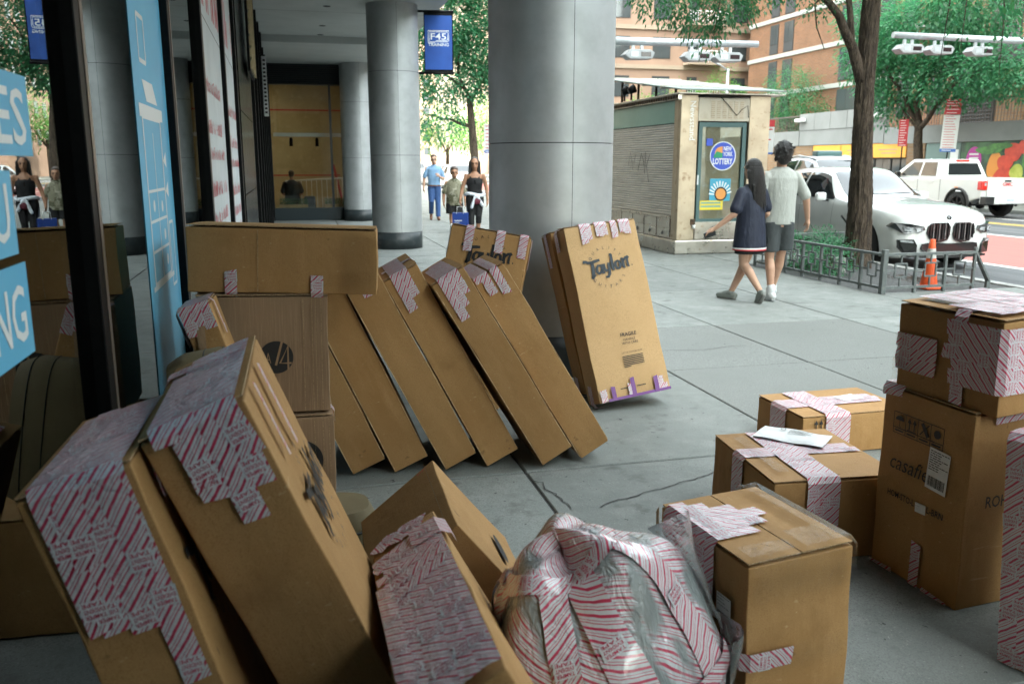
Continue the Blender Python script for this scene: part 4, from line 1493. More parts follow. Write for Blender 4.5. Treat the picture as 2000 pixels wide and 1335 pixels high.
m_bundle = bundle_material()
m_tape_gloss = m_tape.copy()
m_tape_gloss.name = 'tape_under_film'
_b = m_tape_gloss.node_tree.nodes['Principled BSDF']
_b.inputs['Coat Weight'].default_value = 1.0
_b.inputs['Coat Roughness'].default_value = 0.08
_b.inputs['Alpha'].default_value = 1.0
m_film = clear_film('loose_plastic_film', 0.10, 0.07, 0.010, 14)


def bundle_surface(U, V, off=0.0):
    """U around, V from bottom to top"""
    a = 2 * pi * U
    e1, e2 = 0.80, 0.82
    ph = (V - 0.5) * pi

    def sp(x, e):
        return math.copysign(abs(x) ** e, x)
    r = sp(cos(ph), e1)
    x = 0.262 * r * sp(cos(a), e2)
    y = 0.225 * r * sp(sin(a), e2)
    z = 0.335 * sp(sin(ph), e1)
    l = 0.016 * sin(3 * a + 5 * V) + 0.011 * sin(5 * a - 7 * V + 1.0) + 0.007 * sin(7 * V * pi + 2 * a)
    k = 1 + (l + off) / 0.25
    bulge = 1 + 0.10 * (1 - V)
    return Vector((x * k * bulge, y * k * bulge, z * k))


bd = thing('wrapped_bundle', 'lumpy bundle wrapped in clear plastic and red striped tape in the foreground', 'bundle', (0.735, 1.955, 0.278), (radians(-6), radians(-20), radians(12)))
mb = MB()
mb.grid(lambda u, v: bundle_surface(u, 0.001 + 0.998 * v), 96, 60, uv=True)
for q in mb.uv:
    mb.uv[q] = [(v * 1.0, u * 1.45) for u, v in mb.uv[q]]
mb.build('plastic_body', m_bundle, bd)
br = random.Random(4)


def bundle_tape(u0, v0, u1, v1, w, k):
    n = 26
    m = MB()
    vs_, uvs, fs = [], [], []
    D = 0
    last = None
    uo = br.uniform(0, 3)
    fl = br.choice((-1, 1))
    a_, b_ = (u1 - u0) * 1.45, (v1 - v0) * 1.0
    q_ = sqrt(a_ * a_ + b_ * b_)
    a_, b_ = a_ / q_, b_ / q_
    for i in range(n + 1):
        t = i / n
        U, V = u0 + (u1 - u0) * t, v0 + (v1 - v0) * t
        rr_ = max(0.35, abs(cos((V - 0.5) * pi)) ** 0.6)
        p = bundle_surface(U, V, 0.004 + 0.0008 * k)
        if last is not None:
            D += (p - last).length
        last = p
        for sg in (-0.5, -0.17, 0.17, 0.5):
            o_ = 0.004 + 0.0008 * k + 0.0022 * sin(17 * t + 9 * sg + k) + 0.0012 * sin(41 * t + 4 * sg)
            vs_.append(bundle_surface(U - b_ * sg * w / (1.45 * rr_), min(0.985, max(0.015, V + a_ * sg * w)), o_))
            uvs.append((D + uo, fl * sg * w))
    for i in range(n):
        for j in range(3):
            fs.append((i * 4 + j, (i + 1) * 4 + j, (i + 1) * 4 + j + 1, i * 4 + j + 1))
    m.add(vs_, fs, 0, uvs=uvs, smooth=True)
    # printed text blocks that follow the surface
    for q0 in range(2, n - 2, 8):
        t = q0 / n
        U, V = u0 + (u1 - u0) * t, v0 + (v1 - v0) * t
        rr_ = max(0.35, abs(cos((V - 0.5) * pi)) ** 0.6)
        bw, bh = 0.040, 0.048

        def FS(a, c, off=0.0, U=U, V=V, rr_=rr_):
            # a along the tape, c across
            return bundle_surface(U + (a_ * a - b_ * c) / (1.45 * rr_), min(0.985, max(0.015, V + b_ * a + a_ * c)), 0.008 + 0.0008 * k + off)
        nn_ = 4
        vv = [FS(-bw / 2 + bw * i / nn_, -bh / 2 + bh * j / nn_) for i in range(nn_ + 1) for j in range(nn_ + 1)]
        m.add(vv, [(i * 5 + j, (i + 1) * 5 + j, (i + 1) * 5 + j + 1, i * 5 + j + 1) for i in range(nn_) for j in range(nn_)], 1, smooth=True)
        FT = lambda u, v, off=0.0: FS(-v, u, off)
        for z_, wd in enumerate(('TAMPER', 'EVIDENT', 'TAPE')):
            put_text(m, wd, FT, 0, bw * (0.20 - 0.31 * z_), bw * 0.30, width=bh * 0.84, m=2, off=0.0008, bold=0.01)
    return m.build('tape', [m_tape_gloss, m_tapewhite, m_tapered], bd)


k = 0
for i in range(5):                                   # strips up and over
    u = 0.40 + i * 0.12 + br.uniform(-.010, .010)
    bundle_tape(u, 0.06, u + br.uniform(-.05, .03), 0.86, 0.066, k)
    k += 1
for (u0, v0, u1, v1) in ((0.40, 0.82, 0.90, 0.86), (0.40, 0.50, 0.58, 0.66), (0.62, 0.30, 0.92, 0.44)):
    bundle_tape(u0, v0, u1, v1, 0.058, k)
    k += 1
# loose film: crumpled flaps standing off the right side
for i, (U0, V0, s_) in enumerate(((0.965, 0.58, 0.11), (0.93, 0.38, 0.11))):
    r_ = random.Random(i)
    ph = [r_.uniform(0, 6) for _ in range(4)]
    m = MB()

    def F_(u, v, U0=U0, V0=V0, s_=s_, ph=ph):
        base = bundle_surface(U0 + (u - .5) * s_ * 0.9, min(.99, V0 + (v - .5) * s_ * 1.9), 0.012)
        c0 = bundle_surface(U0, V0, 0)
        out = c0.normalized()
        lift = (0.060 * v * v * (1 - 0.5 * abs(2 * u - 1)) + 0.016 * sin(6 * u + ph[0]) * v + 0.006 * sin(8 * v + ph[1] + 3 * u))
        return base + out * max(0.003, lift)
    m.grid(F_, 18, 18)
    m.build('loose_film', m_film, bd)

# ------------------------------------------------------------------ olive instrument case behind the foreground cartons
m_case = pm('olive_case_fabric', (0.15, 0.118, 0.062), 0.75, mix=[((0.115, 0.09, 0.048), 5, 0.4, 0.7)], bump=[(260, 0.001)])
m_piping = pm('black_piping', (0.012, 0.012, 0.010), 0.6)
cs = thing('instrument_case', 'olive soft instrument case with black piping between carton and window', 'case', (-0.255, 3.06, 0.415), (0, radians(-9), 0))


def case_pt(a, t, off=0.0, W0=0.14):
    # outline in (y, z): rounded slab, t = through thickness -1..1
    n = 3.2
    cy, sz = abs(cos(a)) ** (2 / n) * math.copysign(1, cos(a)), abs(sin(a)) ** (2 / n) * math.copysign(1, sin(a))
    wid = W0 * (1.0 - 0.10 * (sz + 0.3))
    rr = (1 - max(0, abs(t) - 0.55) * 0.22)
    return Vector((t * 0.115, cy * wid * rr, 0.25 + sz * 0.25 * rr))


mb = MB()
mb.grid(lambda u, v: case_pt(2 * pi * u, -1 + 2 * v), 48, 8)
for t in (-1, 1):
    mb.add([case_pt(2 * pi * k / 48, t) + Vector((t * 0.0, 0, 0)) for k in range(48)] + [(t * 0.125, 0, 0.25)], [(k, (k + 1) % 48, 48) for k in range(48)], smooth=True)
mb.build('case_body', m_case, cs, fix=True)
for t in (0.1, 0.62):
    MB().tube([case_pt(2 * pi * k / 48, t) * 1.0 for k in range(49)], 0.0022, 6, caps=False).build('piping', m_piping, cs)
h = MB().tube([(0.03, -0.14, 0.18), (0.03, -0.175, 0.20), (0.03, -0.175, 0.29), (0.03, -0.14, 0.31)], 0.009, 8)
pass
tg = MB().add([(-0.124, -0.09, 0.10), (-0.124, 0.0, 0.08), (-0.124, 0.02, 0.17), (-0.124, -0.07, 0.19)], [(0, 1, 2, 3)])
tgo = tg.build('paper_tag', m_label, cs)
Carton('small_carton', 'plain carton under the olive case, mirrored in the shop window', ((-0.21, 3.06, 0.205), (0, 0, 3), (0.30, 0.30, 0.40)), flaps='+z', seam='y', seed=88)

cs2 = thing('instrument_case', 'brown soft case lying on the ground with its rounded end showing past the big carton', 'case', (-0.30, 3.30, 0.10), (0, radians(90), 0))
mb = MB()
mb.grid(lambda u, v: case_pt(2 * pi * u, -1 + 2 * v), 48, 8)
for t in (-1, 1):
    mb.add([case_pt(2 * pi * k / 48, t) for k in range(48)] + [(t * 0.125, 0, 0.25)], [(k, (k + 1) % 48, 48) for k in range(48)], smooth=True)
mb.xf(Matrix.Diagonal((1.0, 1.15, 1.12, 1.0)))
mb.build('case_body', m_case, cs2, fix=True)
for t in (-0.3, 0.78):
    MB().tube([Matrix.Diagonal((1.0, 1.15, 1.12)) @ case_pt(2 * pi * k / 48, t) for k in range(49)], 0.006, 6, caps=False).build('piping', m_piping, cs2)

# ------------------------------------------------------------------ newsstand
m_ns = pm('newsstand_steel', (0.50, 0.47, 0.42), 0.32, metal=0.9, mix=[((0.38, 0.34, 0.30), 2.2, 0.42, 0.7), ((0.30, 0.22, 0.15), 12, 0.62, 0.75)], bump=[(180, 0.0004, (0.03, 0.03, 1)), (3, 0.004)], rough_var=0.1)
m_ns_warm = pm('newsstand_champagne_panel', (0.46, 0.38, 0.28), 0.42, metal=0.6, mix=[((0.36, 0.29, 0.21), 2.5, 0.42, 0.7), ((0.28, 0.2, 0.13), 9, 0.6, 0.72)], rough_var=0.1)
m_shut = pm('roller_shutter_metal', (0.42, 0.42, 0.41), 0.34, metal=0.9, mix=[((0.30, 0.30, 0.295), 1.2, 0.42, 0.7, (1, 1, 0.25))], rough_var=0.06)
m_nsgreen = pm('newsstand_green_fascia', (0.17, 0.34, 0.30), 0.3, mix=[((0.22, 0.40, 0.36), 1.2, 0.4, 0.7)])
m_rust = pm('rusty_grime', (0.10, 0.055, 0.03), 0.85, mix=[((0.04, 0.03, 0.02), 20, 0.4, 0.6)])
m_teal = pm('teal_door_frame', (0.06, 0.12, 0.12), 0.4)
m_frost = pm('frosted_roof_glass', (0.24, 0.29, 0.27), 0.55, spec=0.2, mix=[((0.18, 0.22, 0.20), 2, 0.4, 0.7)])
m_cream = pm('cream_vent_panel', (0.52, 0.47, 0.38), 0.45, mix=[((0.44, 0.38, 0.29), 4, 0.5, 0.7)])
ns = thing('newsstand', 'shuttered steel newsstand kiosk with green fascia and lottery poster on its door', 'kiosk', (6.36, 13.76, 0))
W_, D_ = 1.66, 4.2
MB().mm((-0.05, -0.05, 0.0), (W_ + 0.05, D_, 0.24)).build('plinth', m_ns, ns, bevel=0.02)
MB().mm((0.03, 0.06, 0.24), (W_ - 0.03, D_ - 0.05, 2.62)).build('core', m_dark_room, ns)
MB().mm((0.0, 0.0, 0.241), (0.32, 0.08, 2.66)).mm((-0.001, 0.081, 0.241), (0.08, 0.26, 2.66)).build('corner_post', m_ns_warm, ns, bevel=0.01)
MB().mm((1.27, 0.0, 0.241), (W_, 0.08, 2.66)).build('corner_post', m_ns_warm, ns, bevel=0.008)
MB().mm((0.0, D_ - 0.2, 0.241), (0.08, D_, 2.66)).build('corner_post', m_ns, ns)
# street face: drawers, shutter slats, green fascia
MB().mm((0.015, 0.262, 0.25), (0.06, D_ - 0.21, 0.60)).build('apron', m_ns, ns)
for k in range(6):
    y0 = 0.30 + k * 0.58
    for (z0, z1) in ((0.27, 0.42), (0.43, 0.585)):
        d_ = MB().mm((0.0, y0, z0), (0.016, y0 + 0.55, z1)).build('drawer_front', m_ns, ns, bevel=0.004)
        if z0 < 0.3:
            MB().tube([(-0.004, y0 + 0.27, 0.36), (-0.014, y0 + 0.255, 0.335), (-0.014, y0 + 0.255, 0.305), (-0.014, y0 + 0.295, 0.305), (-0.014, y0 + 0.295, 0.335), (-0.004, y0 + 0.28, 0.36)], 0.006, 6).build('padlock', m_ink, d_)
    MB().mm((-0.002, y0 - 0.022, 0.27), (0.012, y0 - 0.006, 0.59)).build('rust_streak', m_rust, ns)
MB().mm((-0.03, 0.262, 0.60), (0.05, D_ - 0.21, 0.645)).build('counter_lip', m_ns, ns, bevel=0.008)
sh = MB().mm((0.03, 0.27, 0.646), (0.05, D_ - 0.22, 2.20)).build('shutter', m_shut, ns)
slat_me = None
for k in range(37):
    z0 = 0.65 + k * 0.042
    if slat_me is None:
        s0 = MB()
        prof = [(0.0, 0.0), (-0.010, 0.004), (-0.014, 0.016), (-0.013, 0.028), (-0.006, 0.038), (0.0, 0.0405)]
        s0.grid(lambda u, v: (0.03 + prof[min(5, int(round(v * 5)))][0], 0.27 + u * (D_ - 0.49), prof[min(5, int(round(v * 5)))][1]), 1, 5)
        slat_me = s0.build('slat', m_shut, sh, loc=(0, 0, z0))
    else:
        link_copy(slat_me, sh, (0, 0, z0))
for (p_, w_) in (([(1.5, 1.75), (1.52, 1.35), (1.60, 1.6), (1.70, 1.72), (1.85, 1.4)], 0.018), ([(2.0, 1.7), (2.1, 1.4), (2.25, 1.75), (2.35, 1.5)], 0.015), ([(1.3, 1.7), (1.45, 1.5), (1.32, 1.2)], 0.014)):
    gmb = MB()
    stroke(gmb, p_, w_, frame_fn((0.0135, 0, 0), (0, 1, 0), (0, 0, 1), (-1, 0, 0)))
    gmb.build('graffiti', m_ink, sh)
MB().mm((0.0, 0.262, 2.21), (0.05, D_ - 0.21, 2.58)).build('fascia', m_nsgreen, ns, bevel=0.006)
gu = MB().mm((-0.06, 0.0, 2.585), (0.02, D_, 2.67)).build('gutter', m_ns, ns)
tooth = None
for k in range(40):
    if tooth is None:
        tooth = MB().mm((-0.075, 0.03, 2.60), (-0.0605, 0.085, 2.655)).build('tooth', m_rust, gu)
    else:
        link_copy(tooth, gu, (0, k * 0.104, 0))
# front face: vent panel, door, kick panel
vp = MB().mm((0.322, 0.005, 2.235), (1.268, 0.07, 2.62)).build('vent_panel', m_cream, ns, bevel=0.006)
for k in range(6):
    for j in range(9):
        MB().mm((0.55 + k * 0.107, -0.002, 2.285 + j * 0.032), (0.55 + k * 0.107 + 0.07, 0.0045, 2.30 + j * 0.032)).build('vent_slot', m_ns_warm, vp)
dr = MB()
dr.mm((0.345, 0.0, 0.55), (0.41, 0.07, 2.215)).mm((1.155, 0.0, 0.55), (1.225, 0.07, 2.215)).mm((0.41, 0.002, 2.14), (1.155, 0.07, 2.215)).mm((0.41, 0.002, 0.55), (1.155, 0.07, 0.60))
dro = dr.build('door', m_teal, ns)
MB().mm((0.41, 0.03, 0.60), (1.155, 0.038, 2.14)).build('door_glass', m_glass_clear, dro)
MB().mm((0.41, 0.045, 0.60), (1.155, 0.055, 2.14)).build('door_backing', pm('door_paper_backing', (0.56, 0.46, 0.32), 0.6, mix=[((0.36, 0.29, 0.2), 3, 0.4, 0.7), ((0.6, 0.55, 0.45), 6, 0.5, 0.7)]), dro)
MB().mm((0.335, -0.02, 1.18), (0.36, -0.001, 1.34)).build('door_handle', m_white, dro)
MB().mm((0.34, 0.004, 0.25), (1.225, 0.06, 0.545)).build('kick_panel', m_ns, ns, bevel=0.004)
hsp = MB().mm((0.25, -0.02, 0.50), (0.33, -0.001, 0.60)).build('hasp', m_rust, ns)
MB().lathe([(0, 0), (0.028, 0), (0.028, 0.06), (0, 0.06)], 12, (0.30, -0.03, 0.44)).build('padlock', m_white, hsp)
# vertical lettering on the corner post
nl = MB()
Fn = frame_fn((0.20, -0.002, 2.36), (0, 0, -1), (1, 0, 0), (0, -1, 0))
put_text(nl, 'Newsstand', Fn, 0.12, -0.03, 0.145, bold=0.004)
nl.build('lettering', m_white, ns)
# lottery roundel and posters behind the glass
m_lblue = pm('lottery_blue', (0.045, 0.09, 0.50), 0.4)
m_lgreen = pm('lottery_green', (0.02, 0.26, 0.12), 0.4)
m_lorange = pm('lottery_orange', (0.70, 0.30, 0.08), 0.4)
m_cyan = pm('poster_cyan', (0.06, 0.33, 0.48), 0.4)
m_yel = pm('poster_yellow', (0.72, 0.58, 0.06), 0.4)
ps = MB()
Fp = frame_fn((0.82, 0.029, 1.66), (1, 0, 0), (0, 0, 1), (0, -1, 0))
disc(ps, 0, 0, 0.245, Fp, 48, m=0, off=0.0)
disc(ps, 0, 0, 0.228, Fp, 48, m=1, off=0.001)
ps.add([Fp(-0.15 + 0.14 * (1 - cos(pi * t / 16)), 0.06 + 0.10 * sin(pi * t / 16), 0.002) for t in range(9)] + [Fp(-0.01, 0.02, 0.002), Fp(-0.16, 0.0, .002)], [tuple(range(11))], 3)
ps.add([Fp(-0.17, 0.01, 0.003), Fp(-0.12, 0.08, .003), Fp(-0.01, 0.05, .003), Fp(-0.01, -0.03, .003), Fp(-0.17, -0.03, .003)], [(0, 1, 2, 3, 4)], 2)
put_text(ps, 'NEW', Fp, 0.085, 0.09, 0.10, width=0.15, off=0.003, m=0, bold=0.025)
put_text(ps, 'YORK', Fp, 0.09, 0.0, 0.10, width=0.18, off=0.003, m=0, bold=0.025)
put_text(ps, 'LOTTERY', Fp, 0.0, -0.135, 0.135, width=0.37, off=0.003, m=0, bold=0.03)
ps.build('lottery_roundel', [m_white, m_lblue, m_lgreen, m_lorange], dro)
pb = MB()
Fq = frame_fn((0.83, 0.028, 1.05), (1, 0, 0), (0, 0, 1), (0, -1, 0))
pb.add([Fq(-0.23, -0.15), Fq(0.16, -0.15), Fq(0.16, 0.23), Fq(-0.23, 0.23)], [(0, 1, 2, 3)], 0)
for k in range(11):
    a = radians(10 + 16 * k)
    pb.add([Fq(-0.03, -0.05, .001), Fq(-0.03 + 0.22 * cos(a), -0.05 + 0.24 * sin(a), .001), Fq(-0.03 + 0.22 * cos(a + 0.12), -0.05 + 0.24 * sin(a + 0.12), .001)], [(0, 1, 2)], 1)
disc(pb, -0.02, -0.03, 0.12, Fq, 26, m=2, off=0.002)
disc(pb, -0.02, -0.03, 0.095, Fq, 26, m=3, off=0.003)
pb.build('blue_poster', [m_cyan, m_white, m_ink, m_lorange], dro)
py_ = MB()
Fy = frame_fn((0.62, 0.027, 0.83), (1, 0, 0), (0, 0, 1), (0, -1, 0))
py_.add([Fy(-0.20, -0.08), Fy(0.24, -0.08), Fy(0.24, 0.08), Fy(-0.20, 0.08)], [(0, 1, 2, 3)], 0)
stroke(py_, [(-0.18, 0.04), (0.2, 0.04)], 0.03, Fy, 1, off=.001)
stroke(py_, [(-0.18, -0.02), (0.2, -0.02)], 0.03, Fy, 1, off=.001)
py_.build('yellow_sticker', [m_yel, m_nsgreen], dro)
MB().mm((0.50, 0.026, 1.83), (0.62, 0.029, 1.95)).build('small_sticker', m_lblue, dro)
# roof: sloping frosted panels on ribs
rf = MB().mm((-0.10, -0.10, 2.665), (W_ + 0.22, D_ + 0.1, 2.69)).build('roof', m_ns, ns, bevel=0.008)
zr = lambda y: 2.715 + 0.13 * (y + 0.2)
for k in range(5):
    y0, y1 = -0.15 + k * 0.86, 0.64 + k * 0.86
    for (x0, x1) in ((-0.08, 0.84), (0.88, W_ + 0.2)):
        pn = MB().add([(x0, y0, zr(y0)), (x1, y0, zr(y0)), (x1, y1, zr(y1)), (x0, y1, zr(y1)), (x0, y0, zr(y0) + .02), (x1, y0, zr(y0) + .02), (x1, y1, zr(y1) + .02), (x0, y1, zr(y1) + .02)],
                      [(0, 3, 2, 1), (4, 5, 6, 7), (0, 1, 5, 4), (1, 2, 6, 5), (2, 3, 7, 6), (3, 0, 4, 7)])
        pn.build('roof_panel', m_frost, rf)
    MB().bar((-0.09, y1 + 0.035, zr(y1) + 0.01), (W_ + 0.21, y1 + 0.035, zr(y1) + 0.01), 0.05).build('roof_rib', m_ns, rf)
    MB().bar((0.2, y1 + 0.035, 2.70), (0.2, y1 + 0.035, zr(y1)), 0.035).build('roof_strut', m_rust, rf)
for (x, y) in ((-0.10, 2.0), (-0.10, 2.35)):
    sl = MB().lathe([(0.0, 0), (0.06, 0.0), (0.085, 0.12), (0.08, 0.125), (0.0, 0.02)], 12).xf(Matrix.Translation((x - 0.05, y, 2.86)) @ Matrix.Rotation(1.1, 4, 'Y'))
    sl.build('spotlight', m_black, rf)
    MB().bar((x, y, 2.70), (x, y, 2.83), 0.03).build('spotlight_stem', m_black, rf)
wr = MB().tube([(0.70, -0.012, 2.64), (0.86, -0.014, 2.50), (1.02, -0.014, 2.33), (1.10, -0.014, 2.42), (1.22, -0.014, 2.50), (1.25, -0.014, 2.30)], 0.006, 5)
wr.build('cable', m_ink, ns)
wr = MB().tube([(0.30, -0.012, 2.63), (0.6, -0.014, 2.64), (0.9, -0.014, 2.625), (1.25, -0.014, 2.64)], 0.010, 5)
wr.build('cable', m_ink, ns)

# ------------------------------------------------------------------ tree pit: soil, low fence, plants, cone
m_soil = pm('mulch', (0.045, 0.032, 0.024), 0.95, mix=[((0.09, 0.065, 0.045), 40, 0.5, 0.65), ((0.02, 0.015, 0.012), 18, 0.5, 0.7)], bump=[(60, 0.02)], coord='world')
m_fence = pm('grey_fence_paint', (0.10, 0.115, 0.115), 0.45, mix=[((0.16, 0.175, 0.17), 14, 0.5, 0.7), ((0.06, 0.05, 0.04), 40, 0.62, 0.75)])
soil = MB()
sr = random.Random(3)
soil.grid(lambda u, v: (6.86 + u * 1.96, 9.0 + v * 3.18, -0.05 + 0.04 * sin(7 * u + 3) * sin(5 * v) + sr.uniform(-.012, .012)), 40, 60, smooth=False)
so = struct(soil.build('tree_pit_soil', m_soil), 'structure')
ch = MB()
for k in range(2600):
    x, y = sr.uniform(6.9, 8.78), sr.uniform(9.03, 12.15)
    a = sr.uniform(0, 6.3)
    p_ = Vector((x, y, -0.05 + 0.04 * sin(7 * (x - 6.86) / 1.96 + 3) * sin(5 * (y - 9) / 3.18) + sr.uniform(.0, .02)))
    l_, w2 = sr.uniform(.015, .05), sr.uniform(.005, .012)
    d_ = Vector((cos(a), sin(a), sr.uniform(-.3, .3)))
    n_ = Vector((-sin(a), cos(a), sr.uniform(-.4, .4)))
    ch.add([p_ - d_ * l_ - n_ * w2, p_ + d_ * l_ - n_ * w2, p_ + d_ * l_ + n_ * w2, p_ - d_ * l_ + n_ * w2], [(0, 1, 2, 3)])
cho = ch.build('wood_chips', m_soil, so)
cho['kind'] = 'stuff'
fen = thing('pit_fence', 'low grey metal tree pit fence with square motifs', 'fence', (6.82, 8.90, 0))


def fence_run(p, q, n, k0=0):
    p, q = Vector(p), Vector(q)
    d = q - p
    for z in (0.07, 0.275, 0.47):
        if z != 0.275:
            MB().bar(p + Vector((0, 0, z)), q + Vector((0, 0, z)), 0.042 if z > .4 else 0.03, 0.03).build('rail', m_fence, fen)
    for k in range(n + 1):
        a = p + d * (k / n)
        end_ = k in (0, n)
        if k >= k0:
            MB().bar(a + Vector((0, 0, 0.0)), a + Vector((0, 0, 0.53 if end_ else 0.47)), 0.062 if end_ and k == 0 else 0.036).build('post', m_fence, fen, bevel=0.003, segs=1)
        if k < n:
            b_ = p + d * ((k + 1) / n)
            t_ = d.normalized()
            c_ = (a + b_) / 2
            L_ = (b_ - a).length
            s_ = 0.08
            zc = 0.275
            up = Vector((0, 0, 1))
            m_ = MB()
            for (x0, z0, x1, z1) in ((-s_, zc - s_, s_, zc - s_), (s_, zc - s_, s_, zc + s_), (s_, zc + s_, -s_, zc + s_), (-s_, zc + s_, -s_, zc - s_), (-L_ / 2 + .02, zc, -s_, zc), (s_, zc, L_ / 2 - .02, zc), (-s_ * .0, zc + s_, 0, 0.455), (0, 0.08, 0, zc - s_)):
                m_.bar(c_ + t_ * x0 + up * z0, c_ + t_ * x1 + up * z1, 0.018)
            m_.build('square_motif', m_fence, fen)


fence_run((0, 0, 0), (0, 3.0, 0), 7)
fence_run((0.03, 0.004, 0), (1.30, 0.02, 0), 3, 1)
fence_run((0.03, 3.012, 0), (1.6, 3.02, 0), 4, 1)
MB().bar((1.30, 0.02, 0.47), (1.62, 0.12, 0.10), 0.05, 0.03).build('brace', m_fence, fen)
MB().bar((1.62, 0.12, 0.10), (1.62, 0.12, 0.0), 0.05, 0.04).build('brace', m_fence, fen)
m_cone = pm('cone_orange', (0.72, 0.10, 0.025), 0.5, mix=[((0.5, 0.08, 0.03), 9, 0.5, 0.7)])
m_cone_w = pm('cone_grey_collar', (0.50, 0.50, 0.48), 0.4, mix=[((0.35, 0.35, 0.33), 12, 0.5, 0.7)])
cn = thing('traffic_cone', 'slim orange traffic cone with a grey collar behind the low fence', 'traffic cone', (7.74, 9.22, -0.01))
MB().mm((-0.13, -0.13, 0), (0.13, 0.13, 0.03)).build('base', m_cone, cn, bevel=0.01)
MB().lathe([(0.105, 0.03), (0.095, 0.10), (0.055, 0.40), (0.032, 0.615), (0.026, 0.62), (0.0, 0.62)], 24).build('cone_body', m_cone, cn)
MB().lathe([(0.060, 0.385), (0.045, 0.505)], 24).build('collar', m_cone_w, cn)
blk = MB().mm((7.55, 10.9, -0.04), (7.72, 11.15, 0.20)).build('concrete_block', m_kerb, bevel=0.01)
tag(blk, 'small pale concrete block among the pit plants', 'block')

# ------------------------------------------------------------------ toll camera gantry arms
m_galv = pm('galvanised_steel', (0.42, 0.46, 0.48), 0.45, metal=0.5, mix=[((0.34, 0.37, 0.39), 9, 0.4, 0.7)])
m_cam = pm('camera_housing_grey', (0.30, 0.32, 0.33), 0.5, mix=[((0.24, 0.26, 0.27), 9, 0.4, 0.7)])
m_lens = pm('camera_window', (0.03, 0.02, 0.022), 0.1)


def gantry(x_arm, x_pole, z, units, label):
    t = thing('camera_gantry', label, 'gantry', (x_pole, 20.0, 0))
    dx = x_arm - x_pole
    MB().tube([(0, 0, ROAD_Z), (0, 0, z + 0.4)], [0.14, 0.11], 14).build('pole', m_galv, t)
    MB().tube([(0, 0, z), (dx, 0, z + 0.05)], [0.10, 0.075], 14).build('arm', m_galv, t)
    for x in units:
        u = x - x_pole
        h_ = MB()
        # wedge housing with a hood, tilted window facing the traffic
        for (a, s_) in ((1, 1),):
            prof = [(-0.36, -0.30), (-0.22, -0.17), (0.30, -0.17), (0.40, -0.24), (0.34, -0.38), (-0.22, -0.40)]
            h_.prism(prof, -0.16, 0.16, 'y')
        ho = h_.build('camera_housing', m_cam, t, loc=(u, 0, z), bevel=0.02)
        MB().mm((0.05, -0.166, -0.33), (0.30, -0.161, -0.23)).build('camera_window', m_lens, ho)
        MB().mm((-0.20, -0.166, -0.34), (-0.02, -0.161, -0.22)).build('camera_window', m_galv, ho)
        for k in (-0.1, 0.12):
            MB().bar((k, 0, -0.175), (k, 0, -0.05), 0.07, 0.05).build('bracket', m_galv, ho)
    return t


gantry(11.2, 6.35, 4.33, (8.05, 9.55, 10.35), 'grey camera gantry arm reaching out above the newsstand')
gantry(15.0, 24.0, 4.68, (15.45, 16.35, 17.6), 'grey camera gantry arm reaching in from the right edge')
t = thing('street_lamp', 'tall thin street lamp post far down the road', 'street lamp', (23.5, 45, 0))
MB().tube([(0, 0, 0), (0, 0, 6.6)], [0.11, 0.07], 10).build('pole', m_galv, t)
MB().tube([(0, 0, 6.5), (-0.5, 0, 6.8), (-1.3, 0, 7.1)], 0.05, 8).build('arm', m_galv, t)
MB().box((-1.5, 0, 7.1), (0.6, 0.25, 0.12)).build('lamp_head', m_cam, t, bevel=0.04)

# ------------------------------------------------------------------ street signs
m_signred = pm('sign_red', (0.50, 0.04, 0.05), 0.45)
m_signblue = pm('sign_blue', (0.05, 0.14, 0.42), 0.45)
m_signwhite = pm('sign_white', (0.62, 0.63, 0.62), 0.45)


def street_sign(x, y, z0, z1, w, label, bands, rotz=0.0, tilt=0.0, zp=None, name='street_sign'):
    t = thing(name, label, 'street sign', (x, y, 0), (0, tilt, rotz))
    MB().tube([(0, 0.03, -0.13), (0, 0.03, z1 + 0.1)], 0.025, 8).build('pole', m_black, t)
    H = z1 - z0
    for (a, b_, m_) in bands:
        p = MB().mm((-w / 2, -0.006, z0 + a * H + 0.002), (w / 2, 0.0, z0 + b_ * H - 0.002)).build('plate', m_, t)
        l = MB()
        F = frame_fn((0, -0.008, 0), (1, 0, 0), (0, 0, 1), (0, -1, 0))
        r_ = random.Random(int(a * 100) + int(x * 10))
        n = max(1, int((b_ - a) * H / 0.09))
        for k in range(n):
            zz = z0 + (a + (b_ - a) * (k + 0.5) / n) * H
            stroke(l, [(-w * 0.38, zz), (w * r_.uniform(0.1, 0.4), zz)], 0.022, F)
        l.build('lettering', m_signred if m_ is m_signwhite else m_white, p)
    return t


street_sign(8.55, 14.75, 1.70, 2.32, 0.26, 'white and red parking sign between the newsstand and the walking couple', [(0, 0.06, m_signblue), (0.06, 0.8, m_signwhite), (0.8, 1.0, m_signred)], rotz=radians(-25))
street_sign(24.2, 28.6, 1.96, 3.9, 0.55, 'tall red and white parking sign across the street above the pickup', [(0, 0.06, m_signblue), (0.06, 0.70, m_signwhite), (0.71, 0.84, m_signred), (0.85, 1.0, m_signred)], rotz=radians(-38), tilt=radians(1.5))
street_sign(23.8, 30.6, 2.2, 3.25, 0.34, 'narrow red sign across the street beside the young tree', [(0, 1.0, m_signred)], rotz=radians(-36))
street_sign(5.15, 23.0, 1.8, 2.55, 0.3, 'grey lettered parking sign beyond the walking woman', [(0, 0.12, m_signblue), (0.12, 1.0, m_signwhite)], rotz=radians(-12))

